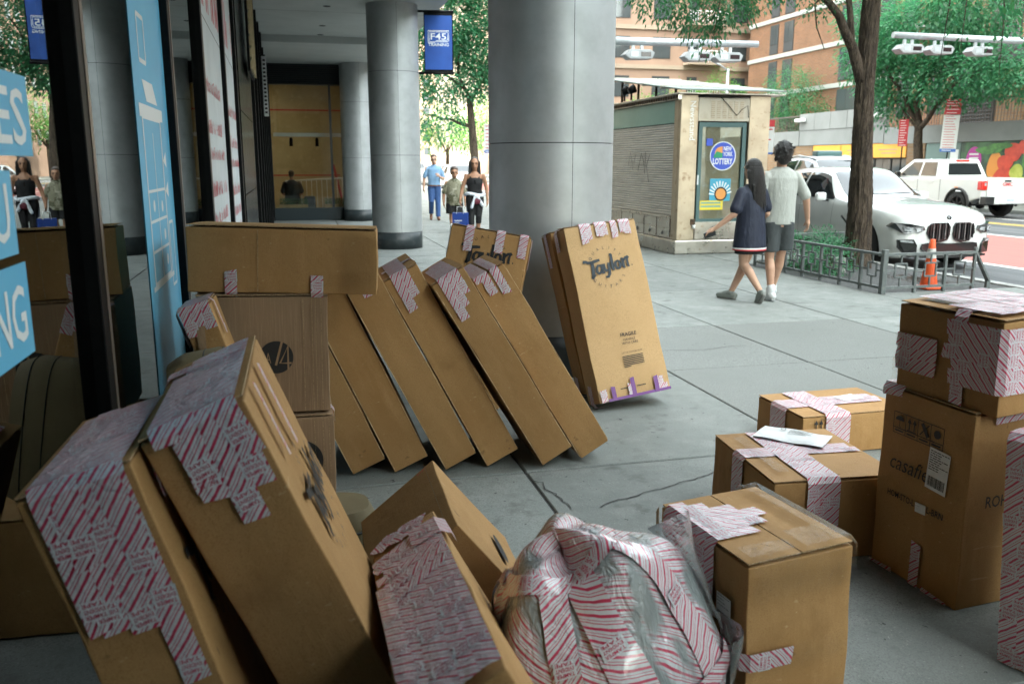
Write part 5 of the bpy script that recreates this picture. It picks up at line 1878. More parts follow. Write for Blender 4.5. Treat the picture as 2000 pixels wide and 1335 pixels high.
# ------------------------------------------------------------------ blue training banner on the column
m_banner = pm('banner_blue', (0.012, 0.075, 0.34), 0.55, mix=[((0.01, 0.06, 0.28), 3, 0.4, 0.7)])
bn = thing('banner', 'blue training banner hung on the second steel column', 'banner', (2.30, 16.22, 3.14), (0, 0, radians(-9)))
for z in (0.0, 1.06):
    MB().tube([(-0.05, 0, z), (0.66, 0, z)], 0.022, 8).build('bracket_arm', m_black, bn)
pnl = MB().mm((0.13, -0.012, 0.03), (0.64, 0.012, 1.03)).build('panel', m_banner, bn)
MB().mm((0.125, -0.016, 0.025), (0.14, 0.016, 1.035)).mm((0.632, -0.016, 0.025), (0.647, 0.016, 1.035)).mm((0.1401, -0.015, 0.99), (0.6319, 0.015, 1.036)).mm((0.1401, -0.015, 0.022), (0.6319, 0.015, 0.06)).build('border', m_black, pnl)
lg = MB()
Fb = frame_fn((0.385, -0.0135, 0.56), (1, 0, 0), (0, 0, 1), (0, -1, 0))
for (x0, y0, x1, y1) in ((-0.185, -0.02, 0.185, 0.17), (-0.165, 0.0, 0.165, 0.15)):
    pts = [(x0, y0), (x0, y1), (x1, y1), (x1, y0 + 0.02), (x1 - 0.03, y0), (x0 + 0.12, y0), (x0 + 0.12, y0 - 0.02), (x0, y0 - 0.02), (x0, y0)]
    stroke(lg, pts, 0.011, Fb)
put_text(lg, 'F45', Fb, 0.0, 0.018, 0.155, width=0.28, bold=0.012)
put_text(lg, 'TRAINING', Fb, 0.0, -0.095, 0.075, width=0.37, bold=0.01)
lg.build('lettering', m_white, pnl)
# ------------------------------------------------------------------ buildings across the street


def brick_mat(name, c1, c2, mortar, scale=1.0):
    m = bpy.data.materials.new(name)
    m.use_nodes = True
    nt = m.node_tree
    L = nt.links.new
    b = nt.nodes['Principled BSDF']
    b.inputs['Roughness'].default_value = 0.85
    gp = _n(nt, 'ShaderNodeNewGeometry')
    sp = _n(nt, 'ShaderNodeSeparateXYZ')
    L(gp.outputs['Position'], sp.inputs[0])
    ad = _n(nt, 'ShaderNodeMath', operation='ADD')
    L(sp.outputs[0], ad.inputs[0])
    L(sp.outputs[1], ad.inputs[1])
    cb = _n(nt, 'ShaderNodeCombineXYZ')
    L(ad.outputs[0], cb.inputs[0])
    L(sp.outputs[2], cb.inputs[1])
    bt = _n(nt, 'ShaderNodeTexBrick')
    bt.inputs['Color1'].default_value = lin(c1)
    bt.inputs['Color2'].default_value = lin(c2)
    bt.inputs['Mortar'].default_value = lin(mortar)
    bt.inputs['Scale'].default_value = 1.0
    bt.inputs['Mortar Size'].default_value = 0.012 * scale
    bt.inputs['Brick Width'].default_value = 0.24 * scale
    bt.inputs['Row Height'].default_value = 0.085 * scale
    L(cb.outputs[0], bt.inputs['Vector'])
    nz = _n(nt, 'ShaderNodeTexNoise')
    nz.inputs['Scale'].default_value = 0.7
    nz.inputs['Detail'].default_value = 5
    L(gp.outputs['Position'], nz.inputs['Vector'])
    mr = _n(nt, 'ShaderNodeMapRange')
    mr.inputs['To Min'].default_value = 0.65
    mr.inputs['To Max'].default_value = 1.3
    L(nz.outputs['Fac'], mr.inputs['Value'])
    hs = _n(nt, 'ShaderNodeHueSaturation')
    L(bt.outputs[0], hs.inputs['Color'])
    L(mr.outputs[0], hs.inputs['Value'])
    L(hs.outputs[0], b.inputs['Base Color'])
    bp = _n(nt, 'ShaderNodeBump')
    bp.inputs['Distance'].default_value = 0.008
    L(bt.outputs['Fac'], bp.inputs['Height'])
    bp.invert = True
    L(bp.outputs[0], b.inputs['Normal'])
    return m


m_brick = brick_mat('brown_brick', (0.22, 0.098, 0.046), (0.165, 0.072, 0.034), (0.17, 0.13, 0.10), 1.2)
m_brick2 = brick_mat('tan_brick', (0.24, 0.145, 0.075), (0.19, 0.11, 0.058), (0.19, 0.15, 0.11), 1.6)
m_pale = pm('salmon_render', (0.29, 0.195, 0.145), 0.85, mix=[((0.25, 0.165, 0.12), 0.4, 0.4, 0.7)], coord='world')
m_pale2 = pm('cream_render', (0.30, 0.24, 0.185), 0.85, mix=[((0.26, 0.205, 0.16), 0.4, 0.4, 0.7)], coord='world')
m_conc = pm('fascia_concrete', (0.22, 0.23, 0.228), 0.8, mix=[((0.18, 0.19, 0.188), 0.8, 0.4, 0.7), ((0.2, 0.2, 0.2), 5, 0.6, 0.75, (1, 6, 0.3))], coord='world')
m_band = pm('stone_band', (0.32, 0.33, 0.32), 0.8, coord='world')
m_wglass = pm('dark_window_glass', (0.05, 0.06, 0.065), 0.06, spec=0.8)
m_wframe = pm('window_frame_dark', (0.03, 0.033, 0.035), 0.5)
m_spandrel = pm('spandrel_dark', (0.05, 0.055, 0.06), 0.5)
m_orange = pm('orange_sign_panel', (0.72, 0.33, 0.05), 0.5, mix=[((0.66, 0.29, 0.04), 1.5, 0.4, 0.7)])
m_seagreen = pm('sea_green_panel', (0.13, 0.20, 0.19), 0.5)
m_rail_d = pm('terrace_rail', (0.10, 0.085, 0.08), 0.6)


def window(parent, x, y0, y1, z0, z1, axis='x', depth=0.12, spand=0.0, name='window'):
    """window in a wall facing -x (axis x: spans y) or facing -y (axis y: spans x)"""
    def mmv(a, b_, c_, d_, e_, f_):
        return ((a, c_, e_), (b_, d_, f_)) if axis == 'x' else ((c_, a, e_), (d_, b_, f_))
    w = MB().mm(*mmv(x - 0.03, x + 0.02, y0, y1, z0, z1))
    o = w.build(name, m_wframe, parent)
    ym = (y0 + y1) / 2
    t = 0.05
    for (a, b_) in ((y0 + t, ym - t / 2), (ym + t / 2, y1 - t)):
        MB().mm(*mmv(x - 0.04, x - 0.031, a, b_, z0 + t + spand, z1 - t)).build('pane', m_wglass, o)
    if spand:
        MB().mm(*mmv(x - 0.045, x - 0.031, y0 + t, y1 - t, z0 + t, z0 + spand)).build('spandrel', m_spandrel, o)
    return o


# --- low street building with concrete fascia, terrace, orange and produce shop signs
sh = thing('corner_store', 'low brick store across the street with grey concrete fascia and orange sign band', 'store', (27, 34, 0))
P = lambda x, y, z: (x - 27, y - 34, z)


def sp(name, a, b_, m, bevel=0.0):
    return MB().mm(P(*a), P(*b_)).build(name, m, sh, bevel=bevel)


sp('wall', (27.25, -25, 0), (33, 60, 3.1), m_brick2)
sp('fascia', (26.9, 43.05, 2.47), (27.24, 60, 3.25), m_conc)
sp('fascia', (26.9, 35.95, 2.47), (27.24, 43.0, 3.25), m_conc)
sp('fascia', (26.9, -25, 2.40), (27.24, 35.9, 3.15), m_conc)
for k in range(5):
    y0 = 36.0 + k * 1.4
    sp('parapet_panel', (26.86, y0 + 0.01, 3.26), (27.2, y0 + 1.39, 4.12), m_conc, 0.01)
for (y, z) in ((42.7, 3.78), (36.3, 3.72)):
    sp('wall_lamp', (26.55, y - 0.35, z - 0.08), (26.85, y + 0.35, z + 0.10), m_white, 0.05)
for (y0, y1) in ((43.1, 60), (20.0, 35.8)):
    rl = sp('terrace_rail', (26.98, y0, 4.0), (27.04, y1, 4.07), m_rail_d)
    n = int((y1 - y0) / 0.16)
    b_ = None
    for k in range(n):
        if b_ is None:
            b_ = MB().mm(P(27.0, y0, 3.16), P(27.02, y0 + 0.025, 4.0)).build('baluster', m_rail_d, rl)
        else:
            link_copy(b_, rl, (0, k * 0.16, 0))
for i, (y0, y1) in enumerate(((34.35, 36.75), (36.8, 39.2), (39.25, 41.65))):
    og = sp('sign_panel', (26.93, y0, 1.80), (27.24, y1, 2.44), m_orange)
    l = MB()
    F = frame_fn(P(26.928, (y0 + y1) / 2, 2.02), (0, -1, 0), (0, 0, 1), (-1, 0, 0))
    rr = random.Random(i)
    for k in range(2):
        stroke(l, [(-0.7 + 0.2 * k, 0.14 - 0.16 * k), (rr.uniform(0.1, 0.7), 0.14 - 0.16 * k)], 0.05, F)
    l.build('lettering', m_pale2, og)
for y0 in (34.4, 35.6, 36.8, 38.0, 39.2, 40.4):
    window(sh, 27.2 - 27, y0 - 34, y0 + 1.12 - 34, 0.3, 1.76, name='shop_window')
for (y0, y1) in ((33.15, 34.3), (41.75, 43.4), (44.4, 60)):
    sp('brick_pier', (26.96, y0, 0.0), (27.25, y1, 2.46), m_brick2)
gp_ = sp('green_panel', (26.98, 31.05, 0), (27.24, 33.1, 2.38), m_seagreen)
l = MB()
put_text(l, 'the market', frame_fn(P(26.977, 32.1, 1.55), (0, -1, 0), (0, 0, 1), (-1, 0, 0)), 0, 0, 0.3, width=1.5, bold=0.01)
l.build('lettering', m_white, gp_)
MB().mm(P(26.965, 31.15, 1.55), P(26.979, 31.6, 2.1)).build('notice', m_white, gp_)
# produce mural
m_mur = pm('mural_dark_print', (0.02, 0.05, 0.035), 0.5, mix=[((0.05, 0.14, 0.06), 1.6, 0.45, 0.6)], coord='world')
mural = sp('produce_mural', (26.96, 24.0, 0.2), (27.24, 31.0, 2.38), m_mur)
cols = {'r': pm('tomato_red', (0.62, 0.06, 0.03), 0.35, mix=[((0.45, 0.03, 0.02), 3, 0.4, 0.7)]), 'o': pm('pepper_orange', (0.70, 0.26, 0.04), 0.35), 'g': pm('leaf_green', (0.07, 0.26, 0.05), 0.4, mix=[((0.03, 0.13, 0.03), 4, 0.4, 0.6)]), 'y': pm('squash_yellow', (0.50, 0.52, 0.10), 0.4, mix=[((0.35, 0.4, 0.05), 3, 0.4, 0.6)]), 'w': m_white,
        'm': pm('magenta_badge', (0.45, 0.03, 0.30), 0.4)}
Fm = frame_fn(P(26.958, 31.0, 0.2), (0, -1, 0), (0, 0, 1), (-1, 0, 0))
rr = random.Random(12)
veg = [(1.9, 1.2, 0.42, 0.55, 'o'), (2.35, 0.75, 0.5, 0.45, 'r'), (3.0, 1.0, 0.33, 0.3, 'y'), (3.35, 0.45, 0.5, 0.4, 'y'), (2.75, 1.75, 0.42, 0.38, 'r'), (3.25, 1.95, 0.3, 0.26, 'r'), (3.6, 1.45, 0.4, 0.42, 'g'), (4.1, 0.8, 0.45, 0.4, 'r'),
       (4.7, 1.3, 0.5, 0.5, 'o'), (5.2, 0.6, 0.5, 0.45, 'r'), (5.6, 1.5, 0.45, 0.5, 'g'), (6.2, 0.9, 0.5, 0.5, 'r'), (2.4, 1.35, 0.4, 0.3, 'r'), (1.7, 0.55, 0.3, 0.25, 'g'), (4.4, 1.95, 0.3, 0.2, 'o'), (1.55, 1.85, 0.7, 0.16, 'g'), (2.1, 2.0, 0.6, 0.12, 'g')]
for i, (u, v_, rx, ry, cc) in enumerate(veg):
    m_ = MB()
    n = 22
    k1 = rr.uniform(0, 6)
    m_.add([Fm(u + rx * (1 + .07 * sin(3 * a + k1)) * cos(a), v_ + ry * (1 + .07 * cos(2 * a + k1)) * sin(a), 0.001 + 0.0015 * i) for a in [2 * pi * q / n for q in range(n)]], [tuple(range(n))])
    m_.build('printed_vegetable', cols[cc], mural)
m_ = MB()
disc(m_, 0.75, 1.45, 0.42, Fm, 30, off=0.004, ry=0.55)
bo = m_.build('round_badge', cols['m'], mural)
l = MB()
for k in range(4):
    stroke(l, [(0.5, 1.7 - 0.16 * k), (1.0, 1.7 - 0.16 * k)], 0.07, lambda u, v, off=0: Fm(u, v, 0.007))
l.build('lettering', m_white, bo)

# --- brick apartment block set back above the terrace
ap = thing('brick_apartment_block', 'brown brick apartment block with pale bands set back behind the terrace', 'apartment block', (33, 48, 0))
Q = lambda x, y, z: (x - 33, y - 48, z)
MB().mm(Q(33, 37.5, 3.1), Q(45, 60, 19)).build('wall', m_brick, ap)
for z in (6.25, 8.75, 11.2, 13.65, 16.1, 18.5):
    MB().mm(Q(32.9, 37.4, z - 0.14), Q(33.02, 60.1, z + 0.14)).build('stone_band', m_band, ap, bevel=0.02)
for fl in range(6):
    z0 = 4.05 + 2.45 * fl
    for (y0, y1, sp_) in ((54.2, 55.4, 0.6), (56.1, 57.2, 0.6), (46.9, 48.9, 0.55), (42.0, 43.2, 0.6), (44.0, 45.2, 0.6), (39, 40.6, 0.6)):
        window(ap, 33 - 33, y0 - 48, y1 - 48, z0, z0 + 1.95, spand=sp_)
wing = thing('brick_wing', 'tan brick wing with grey window bands above the produce mural', 'building', (29.5, 30, 0))
R_ = lambda x, y, z: (x - 29.5, y - 30, z)
MB().mm(R_(29.5, -25, 3.1), R_(40, 35.5, 13.5)).build('wall', m_brick2, wing)
for fl in range(2):
    z0 = 6.6 + 3.4 * fl
    MB().mm(R_(29.38, -24, z0 - 1.0), R_(29.49, 35.3, z0)).build('spandrel_band', m_spandrel, wing)
    for k in range(24):
        y0 = 33.6 - k * 2.4
        window(wing, 0, y0 - 30, y0 + 1.7 - 30, z0 + 0.02, z0 + 1.7)
lv = MB().mm(R_(29.40, 32.2, 3.2), R_(29.49, 34.6, 6.0)).build('louvre_frame', m_wframe, wing)
for k in range(18):
    MB().box(R_(29.37, 33.4, 3.3 + k * 0.15), (0.08, 2.3, 0.02), rot=(0, 0.5, 0)).build('louvre_slat', m_spandrel, lv)
MB().mm(R_(29.42, 26.3, 4.0), R_(29.49, 28.6, 5.4)).build('dark_panel', m_spandrel, wing)
pp = MB().tube([R_(29.4, 30.4, 4.9), R_(29.4, 29.9, 4.9), R_(29.4, 29.6, 4.2), R_(29.4, 29.2, 3.6), R_(29.4, 28.4, 3.5), R_(29.4, 26.0, 3.5)], 0.05, 8)
pp.build('pipe', m_white, wing)
MB().mm(R_(29.3, 30.3, 4.7), R_(29.48, 30.9, 5.1)).build('junction_box', m_white, wing, bevel=0.03)

# --- sunlit pale block that steps out across the view
pale = thing('pale_apartment_block', 'sunlit salmon apartment block with balconies beyond the newsstand', 'apartment block', (28, 62, 0))
T_ = lambda x, y, z: (x - 28, y - 62, z)
MB().mm(T_(22.4, 62, 0), T_(48, 76, 26)).build('wall', m_pale, pale)
for fl in range(8):
    z0 = 3.6 + 2.75 * fl
    MB().mm(T_(22.3, 61.85, z0 - 0.75), T_(48.1, 62.0, z0 - 0.45)).build('stone_band', m_pale2, pale)
    for (x0, x1) in ((23.2, 24.4), (26.2, 27.6), (29.0, 29.8), (32.6, 33.8), (36, 37.2), (40, 41.2)):
        window(pale, 62 - 62, x0 - 28, x1 - 28, z0, z0 + 1.5, axis='y')
    bal = MB().mm(T_(28.6, 60.9, z0 - 0.45), T_(31.6, 61.84, z0 - 0.3)).build('balcony', m_pale2, pale)
    MB().mm(T_(28.6, 60.9, z0 + 0.5), T_(31.6, 60.95, z0 + 0.56)).build('balcony_rail', m_white, bal)
    for k in range(16):
        MB().mm(T_(28.62 + k * 0.197, 60.91, z0 - 0.3), T_(28.65 + k * 0.197, 60.94, z0 + 0.5)).build('baluster', m_white, bal)


def far_block(name, label, x0, x1, y0, y1, h, mat, face='x', nw=8, dz=3.2):
    t = thing(name, label, 'building', ((x0 + x1) / 2, (y0 + y1) / 2, 0))
    ox, oy = (x0 + x1) / 2, (y0 + y1) / 2
    MB().mm((x0 - ox, y0 - oy, 0), (x1 - ox, y1 - oy, h)).build('wall', mat, t)
    nf = int((h - 4) / dz)
    w1 = w2 = None
    for f in range(nf):
        z0 = 3.6 + f * dz
        for k in range(nw):
            yy = y0 + (k + 0.3) * (y1 - y0) / nw
            if w1 is None:
                w1 = MB().mm((x0 - ox - 0.06, 0, 0), (x0 - ox + 0.02, 1.5, 1.7)).build('window', m_wglass, t, loc=(0, yy - oy, z0))
            else:
                link_copy(w1, t, (0, yy - oy, z0))
        n2 = max(2, int((x1 - x0) / 3))
        for k in range(n2):
            xx = x0 + (k + 0.3) * (x1 - x0) / n2
            if w2 is None:
                w2 = MB().mm((0, y0 - oy - 0.06, 0), (1.5, y0 - oy + 0.02, 1.7)).build('window', m_wglass, t, loc=(xx - ox, 0, z0))
            else:
                link_copy(w2, t, (xx - ox, 0, z0))
    MB().mm((x0 - ox - 0.3, y0 - oy - 0.3, h), (x1 - ox + 0.3, y1 - oy + 0.3, h + 0.8)).build('cornice', m_band, t)
    return t


far_block('far_brick_block', 'sunlit tan block down the street behind the banner tree', 27, 45, 100, 128, 44, m_pale, nw=8)
far_block('far_cream_block', 'cream block farther down the street left of the tan one', 27.5, 48, 132, 170, 60, m_pale2, nw=10)
far_block('far_end_block', 'pale tower closing the far end of the street', 6, 40, 215, 235, 90, m_pale, nw=4)
far_block('far_left_block', 'cream block beyond the arcade on the near side of the street', -30, 0.0, 75, 120, 40, m_pale2, nw=6)
# ------------------------------------------------------------------ vehicles
m_paint_w = pm('white_car_paint', (0.58, 0.60, 0.595), 0.22, spec=0.5, coat=1.0, mix=[((0.55, 0.57, 0.565), 2, 0.4, 0.7)])
m_paint_s = pm('silver_car_paint', (0.38, 0.40, 0.41), 0.3, metal=0.35, coat=0.6)
m_paint_k = pm('dark_car_paint', (0.03, 0.033, 0.04), 0.25, coat=0.7)
m_cglass = pm('car_window_glass', (0.012, 0.015, 0.016), 0.03, spec=0.9, coat=0.5)
m_tyre = pm('tyre_rubber', (0.014, 0.014, 0.014), 0.85, bump=[(70, 0.003)])
m_rimk = pm('black_rim', (0.02, 0.02, 0.022), 0.3, metal=0.6)
m_rims = pm('silver_rim', (0.35, 0.36, 0.37), 0.3, metal=0.8)
m_blkpl = pm('black_plastic_trim', (0.013, 0.014, 0.015), 0.45)
m_gloss = pm('gloss_black', (0.006, 0.006, 0.007), 0.12, coat=0.5)
m_tail = pm('tail_light_red', (0.55, 0.02, 0.015), 0.15, coat=0.7)
m_lampc = pm('headlight_clear', (0.45, 0.48, 0.50), 0.08, spec=0.8, mix=[((0.12, 0.13, 0.14), 16, 0.45, 0.6)])
m_lampd = pm('headlight_dark', (0.05, 0.055, 0.06), 0.06, spec=0.9, coat=0.8)
m_plate = pm('number_plate', (0.55, 0.57, 0.60), 0.4)
m_amber = pm('amber_marker', (0.75, 0.22, 0.03), 0.3)


def catmull(P, t):
    """P: array (n, k); t in [0, n-1]"""
    n = len(P)
    i = min(max(int(math.floor(t)), 0), n - 2)
    f = t - i
    p1, p2 = P[i], P[i + 1]
    p0 = P[i - 1] if i > 0 else 2 * p1 - p2
    p3 = P[i + 2] if i + 2 < n else 2 * p2 - p1
    return 0.5 * ((2 * p1) + (-p0 + p2) * f + (2 * p0 - 5 * p1 + 4 * p2 - p3) * f * f + (-p0 + 3 * p1 - 3 * p2 + p3) * f ** 3)


SUV_ST = [  # y, xs, zs of eight half-section points from sill to roof centre
    (0.00, [.66, .72, .70, .62, .50, .36, .20, 0], [.27, .42, .60, .73, .77, .785, .795, .80]),
    (0.13, [.83, .88, .87, .79, .62, .45, .25, 0], [.21, .42, .65, .84, .90, .915, .925, .93]),
    (0.48, [.90, .94, .94, .87, .68, .50, .28, 0], [.20, .42, .70, .92, .985, 1.0, 1.01, 1.015]),
    (1.10, [.90, .95, .95, .90, .70, .50, .28, 0], [.20, .42, .72, .98, 1.045, 1.07, 1.08, 1.085]),
    (1.52, [.90, .95, .955, .91, .80, .62, .32, 0], [.20, .42, .74, 1.02, 1.075, 1.10, 1.13, 1.14]),
    (2.25, [.90, .95, .96, .91, .81, .65, .40, 0], [.20, .42, .75, 1.04, 1.30, 1.50, 1.545, 1.555]),
    (2.95, [.90, .95, .96, .915, .82, .67, .42, 0], [.20, .42, .76, 1.05, 1.33, 1.545, 1.595, 1.605]),
    (3.70, [.90, .95, .965, .92, .80, .63, .40, 0], [.20, .42, .78, 1.06, 1.28, 1.47, 1.525, 1.535]),
    (4.40, [.88, .93, .95, .88, .72, .56, .35, 0], [.24, .44, .82, 1.06, 1.13, 1.21, 1.25, 1.26]),
    (4.70, [.80, .86, .88, .82, .66, .50, .30, 0], [.30, .46, .82, .98, 1.03, 1.06, 1.07, 1.08]),
]


class LoftCar:
    def __init__(s, name, label, loc, rotz, paint, st=SUV_ST, zs=1.0, xs=1.0, group=None, rim=None, detail=True, wheels=(0.86, 3.72), wr=0.36, cat='car'):
        s.ys = np.array([q[0] for q in st])
        s.G = np.array([[[x * xs, z * zs] for x, z in zip(q[1], q[2])] for q in st])   # ns, 8, 2
        s.t = thing(name, label, cat, loc, (0, 0, rotz), group)
        ny, nv = (56, 36) if detail else (28, 20)
        NV = 2 * nv
        mb = MB()
        rows = []
        for i in range(ny + 1):
            yy = s.ys[0] + (s.ys[-1] - s.ys[0]) * (i / ny)
            half = [s.S(yy, 7.0 * j / nv) for j in range(nv + 1)]
            rows.append(half + [Vector((-p.x, p.y, p.z)) for p in half[-2::-1]])
        n = len(rows[0])
        vs_ = [p for r in rows for p in r]
        fs = []
        for i in range(ny):
            for j in range(n):
                j2 = (j + 1) % n
                fs.append((i * n + j, i * n + j2, (i + 1) * n + j2, (i + 1) * n + j))
        mb.add(vs_, fs, 0, smooth=True)
        # domed front and rear caps
        for (i, dy) in ((0, -0.05), (ny, 0.04)):
            ring = rows[i]
            c = sum(ring, Vector((0, 0, 0))) / n
            base = len(mb.v)
            prev = [i * n + j for j in range(n)]
            for q, (k, d) in enumerate(((0.75, 0.55), (0.4, 0.9))):
                cur = []
                for p in ring:
                    v = c + (p - c) * k
                    v.y += dy * d
                    cur.append(len(mb.v))
                    mb.v.append(tuple(v))
                for j in range(n):
                    j2 = (j + 1) % n
                    f = (prev[j], prev[j2], cur[j2], cur[j])
                    mb.f.append(f if i else f[::-1])
                    mb.mi.append(0)
                    mb.sm.append(True)
                prev = cur
            mb.v.append((c.x, c.y + dy, c.z))
            for j in range(n):
                f = (prev[j], prev[(j + 1) % n], len(mb.v) - 1)
                mb.f.append(f if i else f[::-1])
                mb.mi.append(0)
                mb.sm.append(True)
        body = mb.build('body', [paint, m_blkpl], s.t, fix=True)
        if detail:
            for y in wheels:
                cm = MB().lathe([(0.0, -0.16), (wr + 0.05, -0.16), (wr + 0.05, 0.16), (0.0, 0.16)], 40)
                for sx in (-1, 1):
                    co = cm.build('cutter', m_blkpl)
                    co.parent = s.t
                    co.matrix_parent_inverse = Matrix.Identity(4)
                    co.location = (sx * 0.90, y, wr)
                    co.rotation_euler = (0, radians(90), 0)
                    bo = body.modifiers.new('arch', 'BOOLEAN')
                    bo.object = co
                    bo.operation = 'DIFFERENCE'
                    bo.solver = 'EXACT'
            bpy.context.view_layer.update()
            dg = bpy.context.evaluated_depsgraph_get()
            me = bpy.data.meshes.new_from_object(body.evaluated_get(dg))
            body.modifiers.clear()
            body.data = me
            for o in [o for o in bpy.data.objects if o.name.startswith('cutter')]:
                bpy.data.objects.remove(o)
        # arches' dark liner
        for y in wheels:
            for sx in (-1, 1):
                w = thing('wheel', '', '', (sx * 0.80, y, wr))
                del w['label'], w['category']
                w.parent = s.t
                d = sx
                MB().lathe([(wr * 0.66, -0.105), (wr * 0.95, -0.11), (wr, -0.07), (wr, 0.07), (wr * 0.95, 0.11), (wr * 0.66, 0.105)], 32).xf(Matrix.Rotation(radians(90) * d, 4, 'Y')).build('tyre', m_tyre, w)
                r_ = MB()
                r_.lathe([(0.0, 0.055), (wr * 0.15, 0.07), (wr * 0.64, 0.02), (wr * 0.67, 0.10), (wr * 0.67, -0.09), (0.0, -0.09)], 28)
                for k in range(5):
                    a = 2 * pi * k / 5
                    r_.bar((0.02 * cos(a), 0.02 * sin(a), 0.078), (wr * 0.64 * cos(a), wr * 0.64 * sin(a), 0.085), 0.05, 0.03)
                r_.xf(Matrix.Rotation(radians(90) * d, 4, 'Y')).build('rim', rim or m_rims, w)

    def S(s, y, v, off=0.0):
        t = float(np.interp(y, s.ys, np.arange(len(s.ys))))
        # piecewise monotone in y, smooth across the section
        sec = np.array([catmull(s.G[:, k, :], t) for k in range(8)])
        p = catmull(sec, v)
        if off:
            q = catmull(sec, min(7, v + 0.05)) - catmull(sec, max(0, v - 0.05))
            nrm_ = np.array([q[1], -q[0]])
            nrm_ /= (np.linalg.norm(nrm_) + 1e-9)
            # section runs sill -> roof, outward normal to the right
            p = p + nrm_ * off
        return Vector((float(p[0]), float(y), float(p[1])))

    def patch(s, name, mat, y0, y1, vlo, vhi, off=0.006, nu=14, nv=6, sides=(1, -1), bridge=False):
        out = []
        if bridge:
            m = MB()

            def fn(u, w):
                y = y0 + (y1 - y0) * u
                lo = vlo(u)
                if w <= 0.5:
                    p = s.S(y, lo + (7 - lo) * (w * 2), off)
                    return (max(p.x, 0.0), p.y, p.z)
                p = s.S(y, lo + (7 - lo) * ((1 - w) * 2), off)
                return (-max(p.x, 0.0), p.y, p.z)
            m.grid(fn, nu, nv * 2)
            return m.build(name, mat, s.t, fix=True)
        for sg in sides:
            m = MB()

            def fn(u, w):
                y = y0 + (y1 - y0) * u
                p = s.S(y, vlo(u) + (vhi(u) - vlo(u)) * w, off)
                return (p.x * sg, p.y, p.z)
            m.grid(fn, nu, nv)
            out.append(m.build(name, mat, s.t, fix=True))
        return out

    def glaze(s):
        lerp = lambda a, b: (lambda u: a + (b - a) * u)
        s.patch('windscreen', m_cglass, 1.56, 2.20, lerp(4.35, 5.15), None, off=0.007, bridge=True)
        s.patch('rear_window', m_cglass, 3.75, 4.42, lerp(5.2, 4.8), None, off=0.007, bridge=True)
        s.patch('side_window', m_cglass, 1.78, 2.72, lambda u: 3.12, lambda u: min(4.75, 3.4 + 3.2 * u), off=0.006)
        s.patch('side_window', m_cglass, 2.78, 3.62, lambda u: 3.12, lambda u: 4.78 - 0.25 * u, off=0.006)
        s.patch('side_window', m_cglass, 3.67, 4.12, lambda u: 3.14 + 0.1 * u, lambda u: 4.5 - 1.0 * u, off=0.006)
        s.patch('sill_trim', m_blkpl, 1.25, 3.35, lambda u: 0.02, lambda u: 0.7, off=0.008)


def front_y(x):
    ax = abs(x)
    return float(np.interp(ax, [0, .35, .6, .7, .80, .88, .94], [-.052, -.045, -.022, 0.0, .06, .17, .47]))


def face_poly(car, name, mat, pts, off=0.012, sides=(1, -1), thick=0.02):
    """polygon on the nose given as (x, z), shaped to its curve"""
    out = []
    for sg in sides:
        m = MB()
        f = [(sg * x, front_y(x) - off, z) for x, z in pts]
        b_ = [(sg * x, front_y(x) + thick, z) for x, z in pts]
        n = len(pts)
        m.add(f + b_, [tuple(range(n)), tuple(range(2 * n - 1, n - 1, -1))] + [(i, n + i, n + (i + 1) % n, (i + 1) % n) for i in range(n)])
        out.append(m.build(name, mat, car.t, fix=True))
    return out


bmw = LoftCar('parked_suv', 'white sporty coupe SUV with black twin grille parked behind the street tree', (9.97, 11.55, ROAD_Z), 0, m_paint_w, rim=m_rimk, detail=True, xs=0.97)
bmw.glaze()
for g_ in face_poly(bmw, 'grille', m_gloss, [(.03, .58), (.07, .49), (.20, .455), (.34, .475), (.44, .60), (.42, .71), (.34, .765), (.08, .765), (.03, .70)], off=0.022):
    pass
for sg in (1, -1):
    for k in range(7):
        x = 0.075 + k * 0.053
        MB().bar((sg * x, front_y(x) - 0.030, 0.49 + 0.03 * abs(k - 3) / 3), (sg * x, front_y(x) - 0.026, 0.75), 0.010, 0.014).build('grille_bar', m_rims if k % 2 else m_rimk, bmw.t)
face_poly(bmw, 'headlight', m_lampd, [(.48, .655), (.60, .60), (.80, .605), (.90, .70), (.88, .76), (.70, .745), (.50, .71)], off=0.03, thick=0.06)
face_poly(bmw, 'headlight_lens', m_lampc, [(.52, .645), (.62, .625), (.64, .68), (.54, .685)], off=0.036)
face_poly(bmw, 'headlight_lens', m_lampc, [(.68, .63), (.79, .64), (.80, .70), (.69, .695)], off=0.036)
face_poly(bmw, 'lower_intake', m_gloss, [(0.0, .30), (.42, .30), (.52, .36), (.50, .44), (.40, .455), (0.0, .44)], off=0.03, thick=0.06)
face_poly(bmw, 'side_intake', m_gloss, [(.60, .28), (.76, .29), (.83, .38), (.84, .50), (.66, .51), (.60, .42)], off=0.035, thick=0.06)
face_poly(bmw, 'fog_light', m_lampc, [(.66, .455), (.82, .47), (.82, .495), (.67, .49)], off=0.042)
face_poly(bmw, 'bumper_lip', m_blkpl, [(0.0, .215), (.50, .22), (.70, .235), (.70, .262), (.50, .25), (0.0, .245)], off=0.035, thick=0.06)
m_ = MB().lathe([(0.0, 0.0), (0.035, 0.0), (0.042, -0.008)], 20).xf(Matrix.Translation((0, 0.005, 0.845)) @ Matrix.Rotation(radians(60), 4, 'X'))
m_.build('badge', m_gloss, bmw.t)
